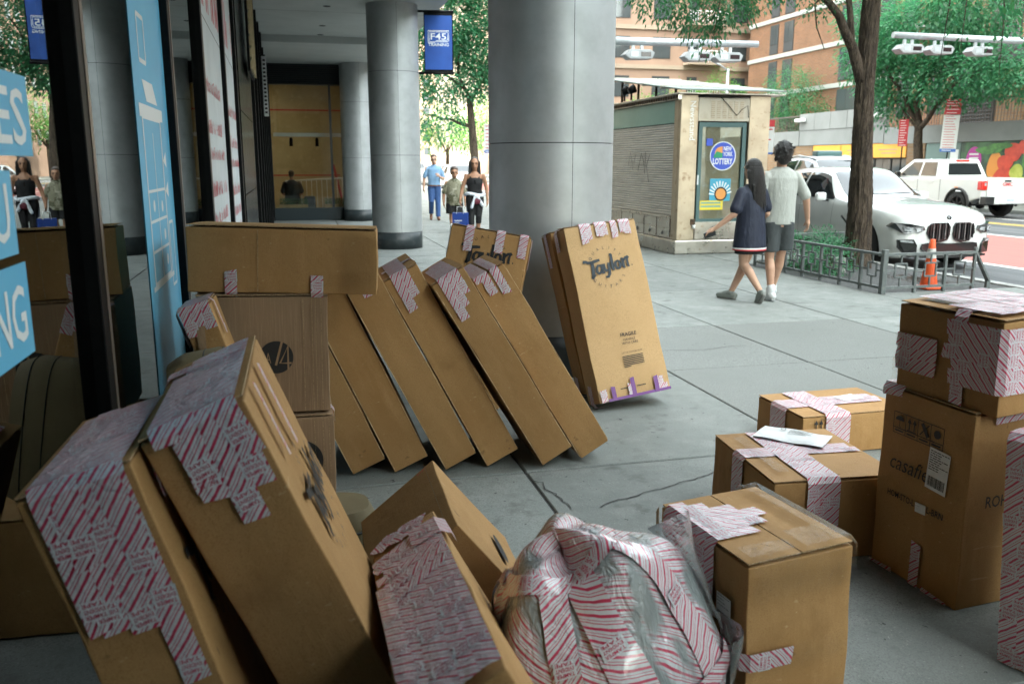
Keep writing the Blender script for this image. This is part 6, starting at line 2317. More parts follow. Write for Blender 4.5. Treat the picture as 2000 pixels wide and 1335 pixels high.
for sg in (1, -1):
    MB().box((sg * 1.04, 1.93, 1.10), (0.20, 0.10, 0.15)).build('mirror', m_paint_w, bmw.t, bevel=0.045, segs=3)
    MB().box((sg * 0.95, 1.93, 1.04), (0.10, 0.06, 0.04)).build('mirror_arm', m_blkpl, bmw.t)
    for y in (2.62, 3.52):
        MB().bar((sg * 0.968, y - 0.10, 0.93), (sg * 0.968, y + 0.10, 0.935), 0.02, 0.028).build('door_handle', m_paint_w, bmw.t, bevel=0.006)
    for y in (1.75, 2.75, 3.6):
        st_ = MB()
        st_.grid(lambda u, w: (lambda p: (p.x * sg, p.y, p.z))(bmw.S(y + 0.006 * w, 0.5 + 2.6 * u, 0.0025)), 10, 1)
        st_.build('door_seam', m_blkpl, bmw.t, fix=True)
    MB().bar((sg * 0.952, 1.22, 0.66), (sg * 0.955, 1.42, 0.80), 0.02, 0.02).build('side_vent', m_gloss, bmw.t)
MB().tube([(-0.45, 1.50, 1.16), (-0.1, 1.46, 1.155), (0.5, 1.58, 1.17)], 0.010, 6).build('wiper', m_blkpl, bmw.t)

suv2 = LoftCar('parked_car', 'silver SUV in the lane behind the white coupe SUV', (12.75, 16.4, ROAD_Z), 0, m_paint_s, zs=1.15)
suv2.glaze()
for sg in (1, -1):
    MB().tube([(sg * 0.62, 2.2, 1.76), (sg * 0.64, 2.9, 1.85), (sg * 0.60, 3.7, 1.79)], 0.022, 8).build('roof_rail', m_rims, suv2.t)
    face_poly(suv2, 'headlight', m_lampc, [(.48, .645), (.62, .60), (.86, .68), (.70, .735)], off=0.014, sides=(sg,))
face_poly(suv2, 'grille', m_gloss, [(0.0, .50), (.36, .50), (.40, .68), (0, .70)], off=0.014)
sgn = MB().box((0.0, 2.7, 1.90), (0.7, 0.25, 0.14)).build('roof_sign', m_teal, suv2.t, bevel=0.04)
for i, (x, y, lab, pt, rz) in enumerate(((13.0, 23.2, 'white car in the bus lane glimpsed between newsstand and couple', m_paint_w, pi), (10.0, 51, 'white parked car far down the street behind the walking woman', m_paint_w, 0),
                                         (10.0, 59, 'silver parked car far behind the walking child', m_paint_s, 0), (9.9, 70, 'white parked car farthest away beside the second column', m_paint_w, 0), (14.0, 48, 'white car driving far down the bus lane', m_paint_w, 0))):
    c_ = LoftCar('distant_car', lab, (x, y if rz == 0 else y + 4.7, ROAD_Z), rz, pt, detail=False, zs=1.08 if i == 3 else 1.0)
    c_.glaze()
    if rz:
        for sg in (1, -1):
            MB().box((sg * 0.72, 4.69, 0.88), (0.26, 0.10, 0.22)).build('tail_light', m_tail, c_.t, bevel=0.03)
        MB().box((0, 4.745, 0.72), (0.5, 0.02, 0.14)).build('number_plate', m_plate, c_.t)
    else:
        for sg in (1, -1):
            face_poly(c_, 'headlight', m_lampd, [(.48, .645), (.62, .60), (.86, .68), (.70, .735)], off=0.014, sides=(sg,))
        face_poly(c_, 'grille', m_gloss, [(0.0, .40), (.40, .42), (.42, .62), (0, .64)], off=0.014)

# --- white pickup seen from behind, across the street
tk = thing('pickup_truck', 'white crew cab pickup truck seen from behind across the street', 'pickup truck', (21.25, 22.35, ROAD_Z), (0, 0, radians(2)))
W2 = 0.93


def boolean_cut(obj, cutters):
    for co in cutters:
        bo = obj.modifiers.new('cut', 'BOOLEAN')
        bo.object = co
        bo.operation = 'DIFFERENCE'
        bo.solver = 'EXACT'
    bpy.context.view_layer.update()
    dg = bpy.context.evaluated_depsgraph_get()
    me = bpy.data.meshes.new_from_object(obj.evaluated_get(dg))
    obj.modifiers.clear()
    obj.data = me
    for co in cutters:
        bpy.data.objects.remove(co)


# hull: side profile lofted across with rounded shoulders
hp = [(0.06, 0.62), (0.04, 0.80), (0.05, 1.16), (0.08, 1.22), (1.72, 1.23), (3.95, 1.20), (4.9, 1.14), (5.20, 1.02), (5.28, 0.72), (5.22, 0.42), (4.6, 0.36), (0.7, 0.40), (0.35, 0.55)]
hb = MB()
secs = [(-W2 + 0.05, 0.965), (-W2, 0.99), (-W2 + 0.015, 1.0), (W2 - 0.015, 1.0), (W2, 0.99), (W2 - 0.05, 0.965)]
secs = [(-W2, 0.0), (W2, 0.0)]
hb.prism(hp, -W2, W2, 'x')
hull = hb.build('body', m_paint_w, tk, bevel=0.05, segs=3)
cut = []
for y in (0.98, 4.22):
    for sx in (-1, 1):
        co = MB().lathe([(0.0, -0.16), (0.47, -0.16), (0.47, 0.16), (0.0, 0.16)], 36).build('cutter', m_blkpl)
        co.parent = tk
        co.location = (sx * 0.90, y, 0.42)
        co.rotation_euler = (0, radians(90), 0)
        cut.append(co)
co = MB().mm((-0.78, 0.14, 0.80), (0.78, 1.62, 1.5)).build('cutter', m_blkpl)
co.parent = tk
cut.append(co)
boolean_cut(hull, cut)
# cab
cb = MB()
lo = [(-0.90, 1.70), (0.90, 1.70), (0.90, 4.10), (-0.90, 4.10)]
hi = [(-0.70, 1.92), (0.70, 1.92), (0.70, 3.30), (-0.70, 3.30)]
cb.add([(x, y, 1.21) for x, y in lo] + [(x, y, 1.80) for x, y in hi], [(3, 2, 1, 0), (4, 5, 6, 7), (0, 1, 5, 4), (1, 2, 6, 5), (2, 3, 7, 6), (3, 0, 4, 7)])
cab = cb.build('cab', m_paint_w, tk, bevel=0.06, segs=3)


def quadpanel(name, mat, pts, n, off=0.012, parent=tk):
    n = Vector(n).normalized() * off
    m = MB()
    k = len(pts)
    m.add([Vector(p) + n for p in pts] + [Vector(p) - n for p in pts], [tuple(range(k)), tuple(range(2 * k - 1, k - 1, -1))] + [(i, k + i, k + (i + 1) % k, (i + 1) % k) for i in range(k)])
    return m.build(name, mat, parent, fix=True)


def cabside(sx, y, z):
    f = (z - 1.21) / 0.59
    return (sx * (0.90 - 0.20 * f), y, z)


for sx in (-1, 1):
    quadpanel('side_window', m_cglass, [cabside(sx, 2.02, 1.27), cabside(sx, 2.70, 1.27), cabside(sx, 2.70, 1.70), cabside(sx, 2.14, 1.70)], (sx, 0, 0.33))
    quadpanel('side_window', m_cglass, [cabside(sx, 2.80, 1.27), cabside(sx, 3.72, 1.27), cabside(sx, 3.20, 1.70), cabside(sx, 2.80, 1.70)], (sx, 0, 0.33))
    MB().box((sx * 1.02, 3.62, 1.30), (0.20, 0.08, 0.20)).build('mirror', m_gloss, tk, bevel=0.03)
    for y in (2.15, 3.05):
        MB().bar((sx * 0.945, y - 0.10, 1.08), (sx * 0.945, y + 0.1, 1.08), 0.02, 0.03).build('door_handle', m_paint_w, tk)
    for y in (1.75, 2.76, 3.85):
        MB().bar((sx * 0.932, y, 0.50), (sx * 0.932, y, 1.19), 0.006, 0.010).build('door_seam', m_blkpl, tk)
    # flares
    for y in (0.98, 4.22):
        fl = MB()
        fl.tube([(sx * 0.935, y + 0.47 * cos(a), 0.42 + 0.47 * sin(a)) for a in [pi * k / 18 for k in range(-1, 20)]], 0.045, 8)
        fl.build('wheel_flare', m_blkpl, tk)
        w = thing('wheel', '', '', (sx * 0.82, y, 0.40))
        del w['label'], w['category']
        w.parent = tk
        MB().lathe([(0.24, -0.125), (0.38, -0.13), (0.40, -0.08), (0.40, 0.08), (0.38, 0.13), (0.24, 0.125)], 32).xf(Matrix.Rotation(radians(90) * sx, 4, 'Y')).build('tyre', m_tyre, w)
        r_ = MB()
        r_.lathe([(0.0, 0.05), (0.06, 0.07), (0.22, 0.03), (0.25, 0.10), (0.25, -0.1), (0, -0.1)], 24)
        for k in range(6):
            a = 2 * pi * k / 6
            r_.bar((0.03 * cos(a), 0.03 * sin(a), 0.08), (0.23 * cos(a), 0.23 * sin(a), 0.09), 0.05, 0.03)
        r_.xf(Matrix.Rotation(radians(90) * sx, 4, 'Y')).build('rim', m_rimk, w)
    # tail lights wrap the corner
    tl = MB().mm((sx * 0.74, 0.005, 0.86), (sx * 0.952, 0.20, 1.14)).build('tail_light', m_tail, tk, bevel=0.03)
    MB().mm((sx * 0.79, -0.002, 1.00), (sx * 0.86, 0.004, 1.09)).build('reverse_lamp', m_lampc, tl)
    MB().bar((sx * 0.99, 0.92, 0.935), (sx * 0.99, 1.06, 0.935), 0.02, 0.02).build('side_marker', m_amber, tk)
quadpanel('rear_window', m_cglass, [(-0.66, 1.735, 1.30), (0.66, 1.735, 1.30), (0.56, 1.86, 1.66), (-0.56, 1.86, 1.66)], (0, -1, 0.37), off=0.02)
MB().box((0, 1.88, 1.755), (0.5, 0.05, 0.05)).build('brake_light', m_tail, tk)
tg_ = MB().mm((-0.735, 0.0, 0.66), (0.735, 0.06, 1.205)).build('tailgate', m_paint_w, tk, bevel=0.015)
MB().mm((-0.12, -0.012, 1.11), (0.12, 0.0, 1.16)).build('tailgate_handle', m_gloss, tg_, bevel=0.01)
l = MB()
put_text(l, 'GMC', frame_fn((0, -0.010, 0.985), (1, 0, 0), (0, 0, 1), (0, -1, 0)), 0, 0, 0.15, width=0.40, bold=0.02)
l.build('lettering', m_signred, tg_)
bmpr = MB().mm((-0.92, -0.17, 0.44), (0.92, 0.10, 0.66)).build('bumper', m_paint_w, tk, bevel=0.03)
for sx in (-1, 1):
    MB().mm((sx * 0.60, -0.180, 0.43), (sx * 0.93, 0.06, 0.67)).build('bumper_step', m_blkpl, bmpr, bevel=0.02)
pl = MB().mm((-0.17, -0.183, 0.48), (0.17, -0.172, 0.64)).build('number_plate', m_plate, bmpr)
l = MB()
for k in range(6):
    stroke(l, [(-0.12 + 0.045 * k, 0.53), (-0.12 + 0.045 * k, 0.59)], 0.02, frame_fn((0, -0.185, 0), (1, 0, 0), (0, 0, 1), (0, -1, 0)))
l.build('plate_characters', m_signblue, pl)
ax = MB().tube([(-0.8, 0.98, 0.40), (0.8, 0.98, 0.40)], 0.06, 10).build('axle', m_blkpl, tk)
MB().lathe([(0, -0.14), (0.12, -0.1), (0.14, 0.0), (0.12, 0.1), (0, 0.14)], 14, (0.0, 0.98, 0.38)).build('differential', m_blkpl, tk)
MB().mm((-0.5, 0.3, 0.42), (0.5, 4.4, 0.52)).build('chassis', m_blkpl, tk)
# ------------------------------------------------------------------ people
m_skin1 = pm('skin_light', (0.50, 0.30, 0.21), 0.5, mix=[((0.44, 0.25, 0.17), 9, 0.45, 0.7)])
m_skin2 = pm('skin_tan', (0.38, 0.20, 0.12), 0.5, mix=[((0.33, 0.17, 0.10), 9, 0.45, 0.7)])
m_hair = pm('black_hair', (0.008, 0.007, 0.007), 0.35, spec=0.6, mix=[((0.02, 0.017, 0.016), 30, 0.45, 0.6, (8, 8, 0.6))], bump=[(60, 0.012, (6, 6, 0.5))])
m_hairb = pm('brown_hair', (0.05, 0.03, 0.02), 0.45, bump=[(60, 0.01)])
m_tee = pm('heather_grey_cotton', (0.38, 0.395, 0.37), 0.85, mix=[((0.32, 0.335, 0.31), 5, 0.45, 0.7)], bump=[(7, 0.03, (1, 1, 0.35)), (160, 0.002)])
m_navy = pm('navy_cotton', (0.010, 0.014, 0.030), 0.7, mix=[((0.016, 0.022, 0.042), 6, 0.45, 0.7)], bump=[(7, 0.03, (1, 1, 0.4))])
m_shorts = pm('dark_grey_shorts', (0.045, 0.053, 0.056), 0.8, bump=[(8, 0.02)])
m_blkcl = pm('black_cloth', (0.010, 0.010, 0.011), 0.8, bump=[(8, 0.02)])
m_sneakw = pm('white_sneaker', (0.62, 0.64, 0.65), 0.5, mix=[((0.35, 0.38, 0.42), 12, 0.55, 0.7)])
m_sneakg = pm('grey_sneaker', (0.24, 0.26, 0.24), 0.7, mix=[((0.18, 0.19, 0.18), 20, 0.5, 0.7)])
m_sole = pm('rubber_sole', (0.20, 0.20, 0.19), 0.8)
m_polo = pm('light_blue_polo', (0.20, 0.34, 0.52), 0.8, bump=[(8, 0.02)])
m_jean = pm('blue_trousers', (0.03, 0.075, 0.20), 0.8, bump=[(8, 0.02)])
m_camo = pm('camouflage_cotton', (0.20, 0.19, 0.13), 0.85, mix=[((0.09, 0.09, 0.05), 7, 0.5, 0.53), ((0.32, 0.31, 0.24), 9, 0.56, 0.6)])
m_shirtw = pm('white_jersey', (0.62, 0.66, 0.72), 0.8, bump=[(10, 0.02)])
m_maroon = pm('maroon_pouch', (0.10, 0.012, 0.025), 0.7)
m_leather = pm('brown_leather', (0.16, 0.065, 0.03), 0.5)
m_bagblue = pm('blue_shopping_bag', (0.015, 0.045, 0.22), 0.4)


def blob(prims, name, mat, parent, voxel=0.010, smooth=4, cutz=None):
    """one continuous surface from capsules ('c', p, q, r1, r2), ellipsoids ('e', centre, (rx, ry, rz)) and elliptical lofts ('l', pts, radii)"""
    mb = MB()
    for p in prims:
        if p[0] == 'e':
            c, r = Vector(p[1]), p[2]
            R = Euler(p[3]).to_matrix() if len(p) > 3 else Matrix.Identity(3)
            nu, nv = 14, 9
            vs_ = [c + R @ Vector((0, 0, -r[2]))]
            for j in range(1, nv):
                ph = -pi / 2 + pi * j / nv
                for i in range(nu):
                    a = 2 * pi * i / nu
                    vs_.append(c + R @ Vector((r[0] * cos(ph) * cos(a), r[1] * cos(ph) * sin(a), r[2] * sin(ph))))
            vs_.append(c + R @ Vector((0, 0, r[2])))
            fs = [(0, 1 + (i + 1) % nu, 1 + i) for i in range(nu)]
            for j in range(nv - 2):
                for i in range(nu):
                    a_ = 1 + j * nu
                    fs.append((a_ + i, a_ + (i + 1) % nu, a_ + nu + (i + 1) % nu, a_ + nu + i))
            a_ = 1 + (nv - 2) * nu
            fs += [(a_ + i, a_ + (i + 1) % nu, len(vs_) - 1) for i in range(nu)]
            mb.add(vs_, fs, smooth=True)
        elif p[0] == 'c':
            a, b_ = Vector(p[1]), Vector(p[2])
            r1, r2 = p[3], p[4]
            d = (b_ - a)
            L_ = d.length
            if L_ < 1e-5:
                continue
            d /= L_
            pts, rs = [], []
            for k in range(4):
                t = -pi / 2 + (pi / 2) * k / 4
                pts.append(a + d * (r1 * sin(t)))
                rs.append(max(1e-4, r1 * cos(t)))
            for k in range(4):
                t = k / 3
                pts.append(a.lerp(b_, t))
                rs.append(r1 + (r2 - r1) * t)
            for k in range(1, 5):
                t = (pi / 2) * k / 4
                pts.append(b_ + d * (r2 * sin(t)))
                rs.append(max(1e-4, r2 * cos(t)))
            mb.tube(pts, rs, 12)
        else:
            # elliptical loft with rings kept level: pts are centres, radii (rx, ry)
            n = 20
            vs_, fs = [], []
            for (c, r) in zip(p[1], p[2]):
                for k in range(n):
                    a = 2 * pi * k / n
                    vs_.append((c[0] + r[0] * cos(a), c[1] + r[1] * sin(a), c[2]))
            for j in range(len(p[1]) - 1):
                for k in range(n):
                    k2 = (k + 1) % n
                    fs.append((j * n + k, j * n + k2, (j + 1) * n + k2, (j + 1) * n + k))
            fs.append(tuple(range(n - 1, -1, -1)))
            fs.append(tuple((len(p[1]) - 1) * n + k for k in range(n)))
            mb.add(vs_, fs, smooth=True)
    o = mb.build(name, mat, parent, fix=True)
    rm_ = o.modifiers.new('r', 'REMESH')
    rm_.mode = 'VOXEL'
    rm_.voxel_size = voxel
    rm_.use_smooth_shade = True
    sm_ = o.modifiers.new('s', 'SMOOTH')
    sm_.iterations = smooth
    sm_.factor = 0.5
    bpy.context.view_layer.update()
    me = bpy.data.meshes.new_from_object(o.evaluated_get(bpy.context.evaluated_depsgraph_get()))
    o.modifiers.clear()
    me.materials.clear()
    me.materials.append(mat)
    o.data = me
    return o


def hand(wrist, direction, palm_n, side, curl=0.5, k=1.0):
    """palm, four unequal bent fingers and a thumb leaving the side of the palm"""
    w, d, n = Vector(wrist), Vector(direction).normalized(), Vector(palm_n).normalized()
    s_ = d.cross(n).normalized() * side
    out = [('c', w, w + d * 0.045 * k, 0.024 * k, 0.030 * k), ('c', w + d * 0.05 * k + s_ * 0.022 * k, w + d * 0.08 * k + s_ * 0.026 * k, 0.017 * k, 0.014 * k), ('c', w + d * 0.05 * k - s_ * 0.02 * k, w + d * 0.08 * k - s_ * 0.024 * k, 0.017 * k, 0.013 * k)]
    for i, l_ in enumerate((0.068, 0.078, 0.072, 0.056)):
        b0 = w + d * 0.085 * k + s_ * (0.030 - 0.019 * i) * k
        m1 = b0 + (d * cos(curl * 0.5) + n * sin(curl * 0.5)) * l_ * 0.55 * k
        m2 = m1 + (d * cos(curl * 1.3) + n * sin(curl * 1.3)) * l_ * 0.5 * k
        out += [('c', b0, m1, 0.0095 * k, 0.009 * k), ('c', m1, m2, 0.009 * k, 0.0078 * k)]
    t0 = w + d * 0.03 * k + s_ * 0.026 * k
    t1 = t0 + (d * 0.7 + s_ * 0.6 + n * 0.3).normalized() * 0.04 * k
    t2 = t1 + (d * 0.9 + s_ * 0.1 + n * 0.4).normalized() * 0.032 * k
    out += [('c', t0, t1, 0.013 * k, 0.011 * k), ('c', t1, t2, 0.011 * k, 0.009 * k)]
    return out


def limb(a, b_, c_, r):
    return [('c', a, b_, r[0], r[1]), ('c', b_, c_, r[1] * 1.02, r[2])]


def leg(hip, knee, ankle, k=1.0):
    h, kn, an = Vector(hip), Vector(knee), Vector(ankle)
    calf = kn.lerp(an, 0.3)
    back = Vector((0, -0.018 * k, 0))
    return [('c', h, kn, 0.082 * k, 0.053 * k), ('c', kn, calf + back, 0.052 * k, 0.055 * k), ('c', calf + back, an, 0.054 * k, 0.034 * k)]


def foot_shoe(an, d, k=1.0, high=False, pitch=0.0):
    """shoe round the ankle: direction d (level), pitch raises the heel"""
    an = Vector(an)
    d = Vector(d).normalized()
    s_ = Vector((-d.y, d.x, 0))
    f = d * cos(pitch) - Vector((0, 0, 1)) * sin(pitch)
    up = Vector((0, 0, 1)) * cos(pitch) + d * sin(pitch)
    heel = an - f * 0.045 * k - up * 0.045 * k
    ball = an + f * 0.115 * k - up * 0.058 * k
    toe = an + f * 0.175 * k - up * 0.060 * k
    pr = [('c', heel, ball, 0.040 * k, 0.044 * k), ('c', ball, toe, 0.044 * k, 0.034 * k), ('c', an - up * 0.02 * k, an + f * 0.08 * k - up * 0.035 * k, 0.046 * k, 0.042 * k)]
    if high:
        pr.append(('c', an - up * 0.02 * k, an + up * 0.055 * k, 0.048 * k, 0.050 * k))
    sole = [('c', heel - up * 0.030 * k, ball - up * 0.030 * k, 0.030 * k, 0.034 * k), ('c', ball - up * 0.030 * k, toe - up * 0.018 * k, 0.034 * k, 0.026 * k)]
    return pr, sole


def head_prims(c, k=1.0, face=True):
    """c = centre of skull, facing +y"""
    c = Vector(c)
    P = [('e', c + Vector((0, 0, 0.025 * k)), (0.077 * k, 0.096 * k, 0.090 * k)), ('e', c + Vector((0, 0.025 * k, -0.045 * k)), (0.062 * k, 0.070 * k, 0.072 * k)), ('e', c + Vector((0, 0.050 * k, -0.092 * k)), (0.036 * k, 0.036 * k, 0.030 * k))]
    for s_ in (-1, 1):
        P.append(('e', c + Vector((s_ * 0.078 * k, -0.005 * k, -0.015 * k)), (0.012 * k, 0.022 * k, 0.032 * k)))
    if face:
        P += [('c', c + Vector((0, 0.095 * k, 0.0)), c + Vector((0, 0.113 * k, -0.035 * k)), 0.011 * k, 0.016 * k), ('e', c + Vector((0, 0.092 * k, -0.072 * k)), (0.026 * k, 0.014 * k, 0.010 * k)), ('e', c + Vector((0, 0.088 * k, 0.022 * k)), (0.058 * k, 0.016 * k, 0.012 * k))]
    return P


def face_details(t, c, k=1.0, glasses=False):
    c = Vector(c)
    for s_ in (-1, 1):
        MB().lathe([(0, -0.010 * k), (0.009 * k, -0.004 * k), (0.011 * k, 0.002 * k), (0.0, 0.006 * k)], 10).xf(Matrix.Translation(c + Vector((s_ * 0.031 * k, 0.090 * k, 0.002 * k))) @ Matrix.Rotation(radians(-90), 4, 'X')).build('eye', m_ink, t)
        MB().bar(c + Vector((s_ * 0.014 * k, 0.101 * k, 0.024 * k)), c + Vector((s_ * 0.05 * k, 0.092 * k, 0.026 * k)), 0.006 * k, 0.008 * k).build('eyebrow', m_hairb, t)
        if glasses:
            MB().lathe([(0.022 * k, -0.002), (0.025 * k, 0.0), (0.022 * k, 0.002)], 16).xf(Matrix.Translation(c + Vector((s_ * 0.031 * k, 0.112 * k, 0.002 * k))) @ Matrix.Rotation(radians(-90), 4, 'X')).build('spectacle_rim', m_ink, t)
    MB().box(c + Vector((0, 0.105 * k, -0.074 * k)), (0.042 * k, 0.006, 0.006 * k)).build('mouth', m_maroon, t)


def tint(name, label, loc, rotz, group):
    return thing('person', label, 'person', loc, (0, 0, rotz), group)


# --- man of the couple, seen from behind
GP = 'couple walking away'
t = tint('person', 'person in pale grey T-shirt and dark shorts walking away past the white SUV', (5.30, 8.78, 0), radians(-8), GP)
sh_z = 1.42
body = head_prims((0.0, 0.03, 1.655), 1.0)
body += [('c', (0, 0.0, 1.46), (0, 0.015, 1.58), 0.056, 0.054), ('l', [(0, 0, 0.84), (0, 0, 1.0), (0, -0.01, 1.2), (0, 0, 1.38), (0, 0, 1.46)], [(0.15, 0.10), (0.145, 0.10), (0.165, 0.105), (0.19, 0.10), (0.10, 0.07)])]
body += leg((-0.085, 0, 0.86), (-0.075, 0.02, 0.48), (-0.055, -0.03, 0.10)) + leg((0.085, 0, 0.86), (0.09, 0.10, 0.50), (0.085, 0.26, 0.12))
# left arm bent towards the companion, right arm hanging out
body += limb((-0.19, 0, 1.40), (-0.255, -0.03, 1.12), (-0.215, 0.16, 0.98), (0.052, 0.042, 0.030)) + hand((-0.215, 0.17, 0.975), (0.1, 1, -0.2), (1, 0, 0), 1, 0.9)
body += limb((0.19, 0, 1.40), (0.30, -0.02, 1.14), (0.365, 0.06, 0.93), (0.052, 0.042, 0.030)) + hand((0.368, 0.062, 0.92), (0.12, 0.1, -1), (-1, 0.1, -0.1), 1, 0.55)
blob(body, 'body', m_skin1, t, 0.008)
tee = [('l', [(0, 0, 0.865), (0, 0, 0.95), (0, -0.01, 1.1), (0, -0.012, 1.25), (0, -0.005, 1.38), (0, 0.0, 1.455), (0, 0.005, 1.50)], [(0.185, 0.128), (0.182, 0.126), (0.178, 0.12), (0.185, 0.118), (0.198, 0.108), (0.15, 0.088), (0.072, 0.066)])]
tee += [('c', (-0.17, 0, 1.395), (-0.246, -0.02, 1.17), 0.064, 0.066), ('c', (0.17, 0, 1.395), (0.285, -0.015, 1.19), 0.064, 0.066)]
rr = random.Random(5)
for k in range(7):
    x = -0.16 + 0.05 * k
    tee.append(('c', (x * 0.8, -0.118 + 0.03 * abs(k - 3) / 3, 0.9 + 0.05 * (k % 2)), (x * 0.6 + 0.03, -0.11 + 0.02 * abs(k - 3) / 3, 1.22 - 0.07 * (k % 3)), 0.009, 0.004))
blob(tee, 't_shirt', m_tee, t, 0.008, 3)
sho = [('l', [(-0.088, 0.01, 0.56), (-0.085, 0.0, 0.75), (-0.06, 0, 0.90)], [(0.105, 0.12), (0.105, 0.115), (0.12, 0.115)]), ('l', [(0.098, 0.055, 0.57), (0.09, 0.02, 0.75), (0.06, 0, 0.90)], [(0.105, 0.12), (0.105, 0.115), (0.12, 0.115)])]
blob(sho, 'shorts', m_shorts, t, 0.009, 3)
st_ = MB()
for dx in (0.0, 0.022):
    st_.tube([(-0.194, -0.02 - dx, 0.57), (-0.190, -0.03 - dx, 0.75), (-0.185, -0.03 - dx, 0.86)], 0.006, 6)
st_.build('side_stripe', m_white, t)
hr = [('e', (0, -0.015, 1.675), (0.100, 0.116, 0.112)), ('e', (0, -0.045, 1.62), (0.088, 0.085, 0.095)), ('e', (0, -0.055, 1.565), (0.062, 0.05, 0.045))]
rr = random.Random(9)
for k in range(120):
    a, ph = rr.uniform(0, 6.28), rr.uniform(-0.9, 1.4)
    d = Vector((cos(a) * cos(ph), sin(a) * cos(ph), sin(ph)))
    if d.y > 0.25 and d.z < 0.5:
        continue
    b0 = Vector((0, -0.02, 1.665)) + Vector((d.x * 0.094, d.y * 0.108, d.z * 0.110))
    hr.append(('c', b0, b0 + d * 0.014 + Vector((rr.uniform(-.022, .022), rr.uniform(-.022, .022), rr.uniform(-.03, .008))), 0.013, 0.005))
blob(hr, 'hair', m_hair, t, 0.006, 1)
pr1, so1 = foot_shoe((-0.055, -0.03, 0.10), (-0.25, 1, 0), 1.0, True)
pr2, so2 = foot_shoe((0.085, 0.26, 0.12), (0.1, 1, 0), 1.0, True, 0.12)
for pr_, so_ in ((pr1, so1), (pr2, so2)):
    s_ = blob(pr_, 'shoe', m_sneakw, t, 0.008, 2)
    blob(so_, 'sole', m_sneakw, s_, 0.008, 2)

# --- woman of the couple
t = tint('person', 'person with long black hair in a navy dress walking away holding a phone', (4.93, 8.74, 0), radians(10), GP)
body = head_prims((0.0, 0.03, 1.475), 0.93)
body += [('c', (0, 0.0, 1.28), (0, 0.015, 1.40), 0.046, 0.045), ('l', [(0, 0, 0.74), (0, 0, 0.88), (0, 0, 1.05), (0, 0, 1.20), (0, 0, 1.29)], [(0.15, 0.11), (0.14, 0.10), (0.125, 0.09), (0.155, 0.09), (0.08, 0.06)])]
body += leg((-0.075, 0, 0.78), (-0.03, 0.05, 0.43), (0.075, -0.14, 0.13), 0.95) + leg((0.08, 0, 0.78), (0.04, 0.12, 0.43), (-0.02, 0.25, 0.09), 0.95)
body += limb((-0.155, 0, 1.225), (-0.245, -0.02, 0.995), (-0.385, 0.12, 0.835), (0.045, 0.036, 0.026)) + hand((-0.39, 0.125, 0.83), (-0.75, 0.55, -0.45), (0.3, 0.2, -1), -1, 0.8, 0.9)
body += limb((0.155, 0, 1.225), (0.20, -0.03, 0.99), (0.19, 0.14, 0.86), (0.045, 0.036, 0.026)) + hand((0.19, 0.15, 0.855), (0, 1, -0.3), (-1, 0, 0), 1, 0.9, 0.9)
blob(body, 'body', m_skin1, t, 0.008)
dr_ = [('l', [(0.0, 0.0, 0.60), (0, 0, 0.70), (0, 0, 0.85), (0, 0, 1.0), (0, 0, 1.12), (0, 0, 1.22), (0, 0.0, 1.275), (0, 0.01, 1.315)], [(0.198, 0.160), (0.192, 0.152), (0.180, 0.140), (0.166, 0.125), (0.172, 0.115), (0.182, 0.105), (0.13, 0.08), (0.066, 0.06)])]
dr_ += [('c', (-0.14, 0, 1.225), (-0.222, -0.015, 1.05), 0.062, 0.070), ('c', (0.14, 0, 1.225), (0.19, -0.02, 1.06), 0.062, 0.068)]
blob(dr_, 'dress', m_navy, t, 0.009, 3)
for (z0, z1, m_) in ((0.592, 0.606, m_signred), (0.607, 0.622, m_white)):
    MB().lathe([(0.2005, z0), (0.1995, z1)], 40).xf(Matrix.Diagonal((1.0, 0.812, 1.0, 1.0))).build('hem_stripe', m_, t)
blob([('l', [(0, 0, 0.55), (0, 0, 0.62)], [(0.175, 0.135), (0.175, 0.135)])], 'slip', m_blkcl, t, 0.010, 2)
hr = [('e', (0, 0.0, 1.505), (0.088, 0.104, 0.092)), ('l', [(0.02, -0.085, 1.02), (0.02, -0.085, 1.10), (0.02, -0.085, 1.22), (0.012, -0.07, 1.32), (0.005, -0.045, 1.42), (0, -0.02, 1.50)], [(0.05, 0.025), (0.078, 0.035), (0.092, 0.046), (0.095, 0.06), (0.092, 0.082), (0.088, 0.09)]),
      ('c', (0.075, -0.03, 1.45), (0.095, -0.075, 1.08), 0.035, 0.016), ('c', (-0.07, -0.03, 1.45), (-0.065, -0.08, 1.16), 0.035, 0.018)]
rr = random.Random(17)
for k in range(26):
    x = rr.uniform(-0.085, 0.10)
    hr.append(('c', (x * 0.9, -0.075 - rr.uniform(0, .03), 1.30), (x * 0.8 + 0.02 + rr.uniform(-.015, .015), -0.105 + rr.uniform(-.012, .012), rr.uniform(0.97, 1.08)), 0.014, 0.005))
blob(hr, 'hair', m_hair, t, 0.006, 1)
for (an, d, pt) in (((0.075, -0.14, 0.13), (0.25, 1, 0), 0.75), ((-0.02, 0.25, 0.09), (-0.35, 1, 0), 0.0)):
    pr_, so_ = foot_shoe(an, d, 0.95, False, pt)
    s_ = blob(pr_, 'shoe', m_sneakg, t, 0.008, 2)
    blob(so_, 'sole', m_sole, s_, 0.008, 2)
m_ = MB().mm((-0.036, -0.006, -0.07), (0.036, 0.006, 0.07))
ph_ = m_.build('phone', m_gloss, None, loc=(4.93, 8.74, 0), bevel=0.004)
ph_.matrix_world = Matrix.Translation((4.93, 8.74, 0)) @ Matrix.Rotation(radians(10), 4, 'Z') @ Matrix.Translation((-0.425, 0.165, 0.765)) @ Euler((0.5, 1.2, 0.3)).to_matrix().to_4x4()
tag(ph_, 'black phone held in the left hand of the person in navy', 'phone')

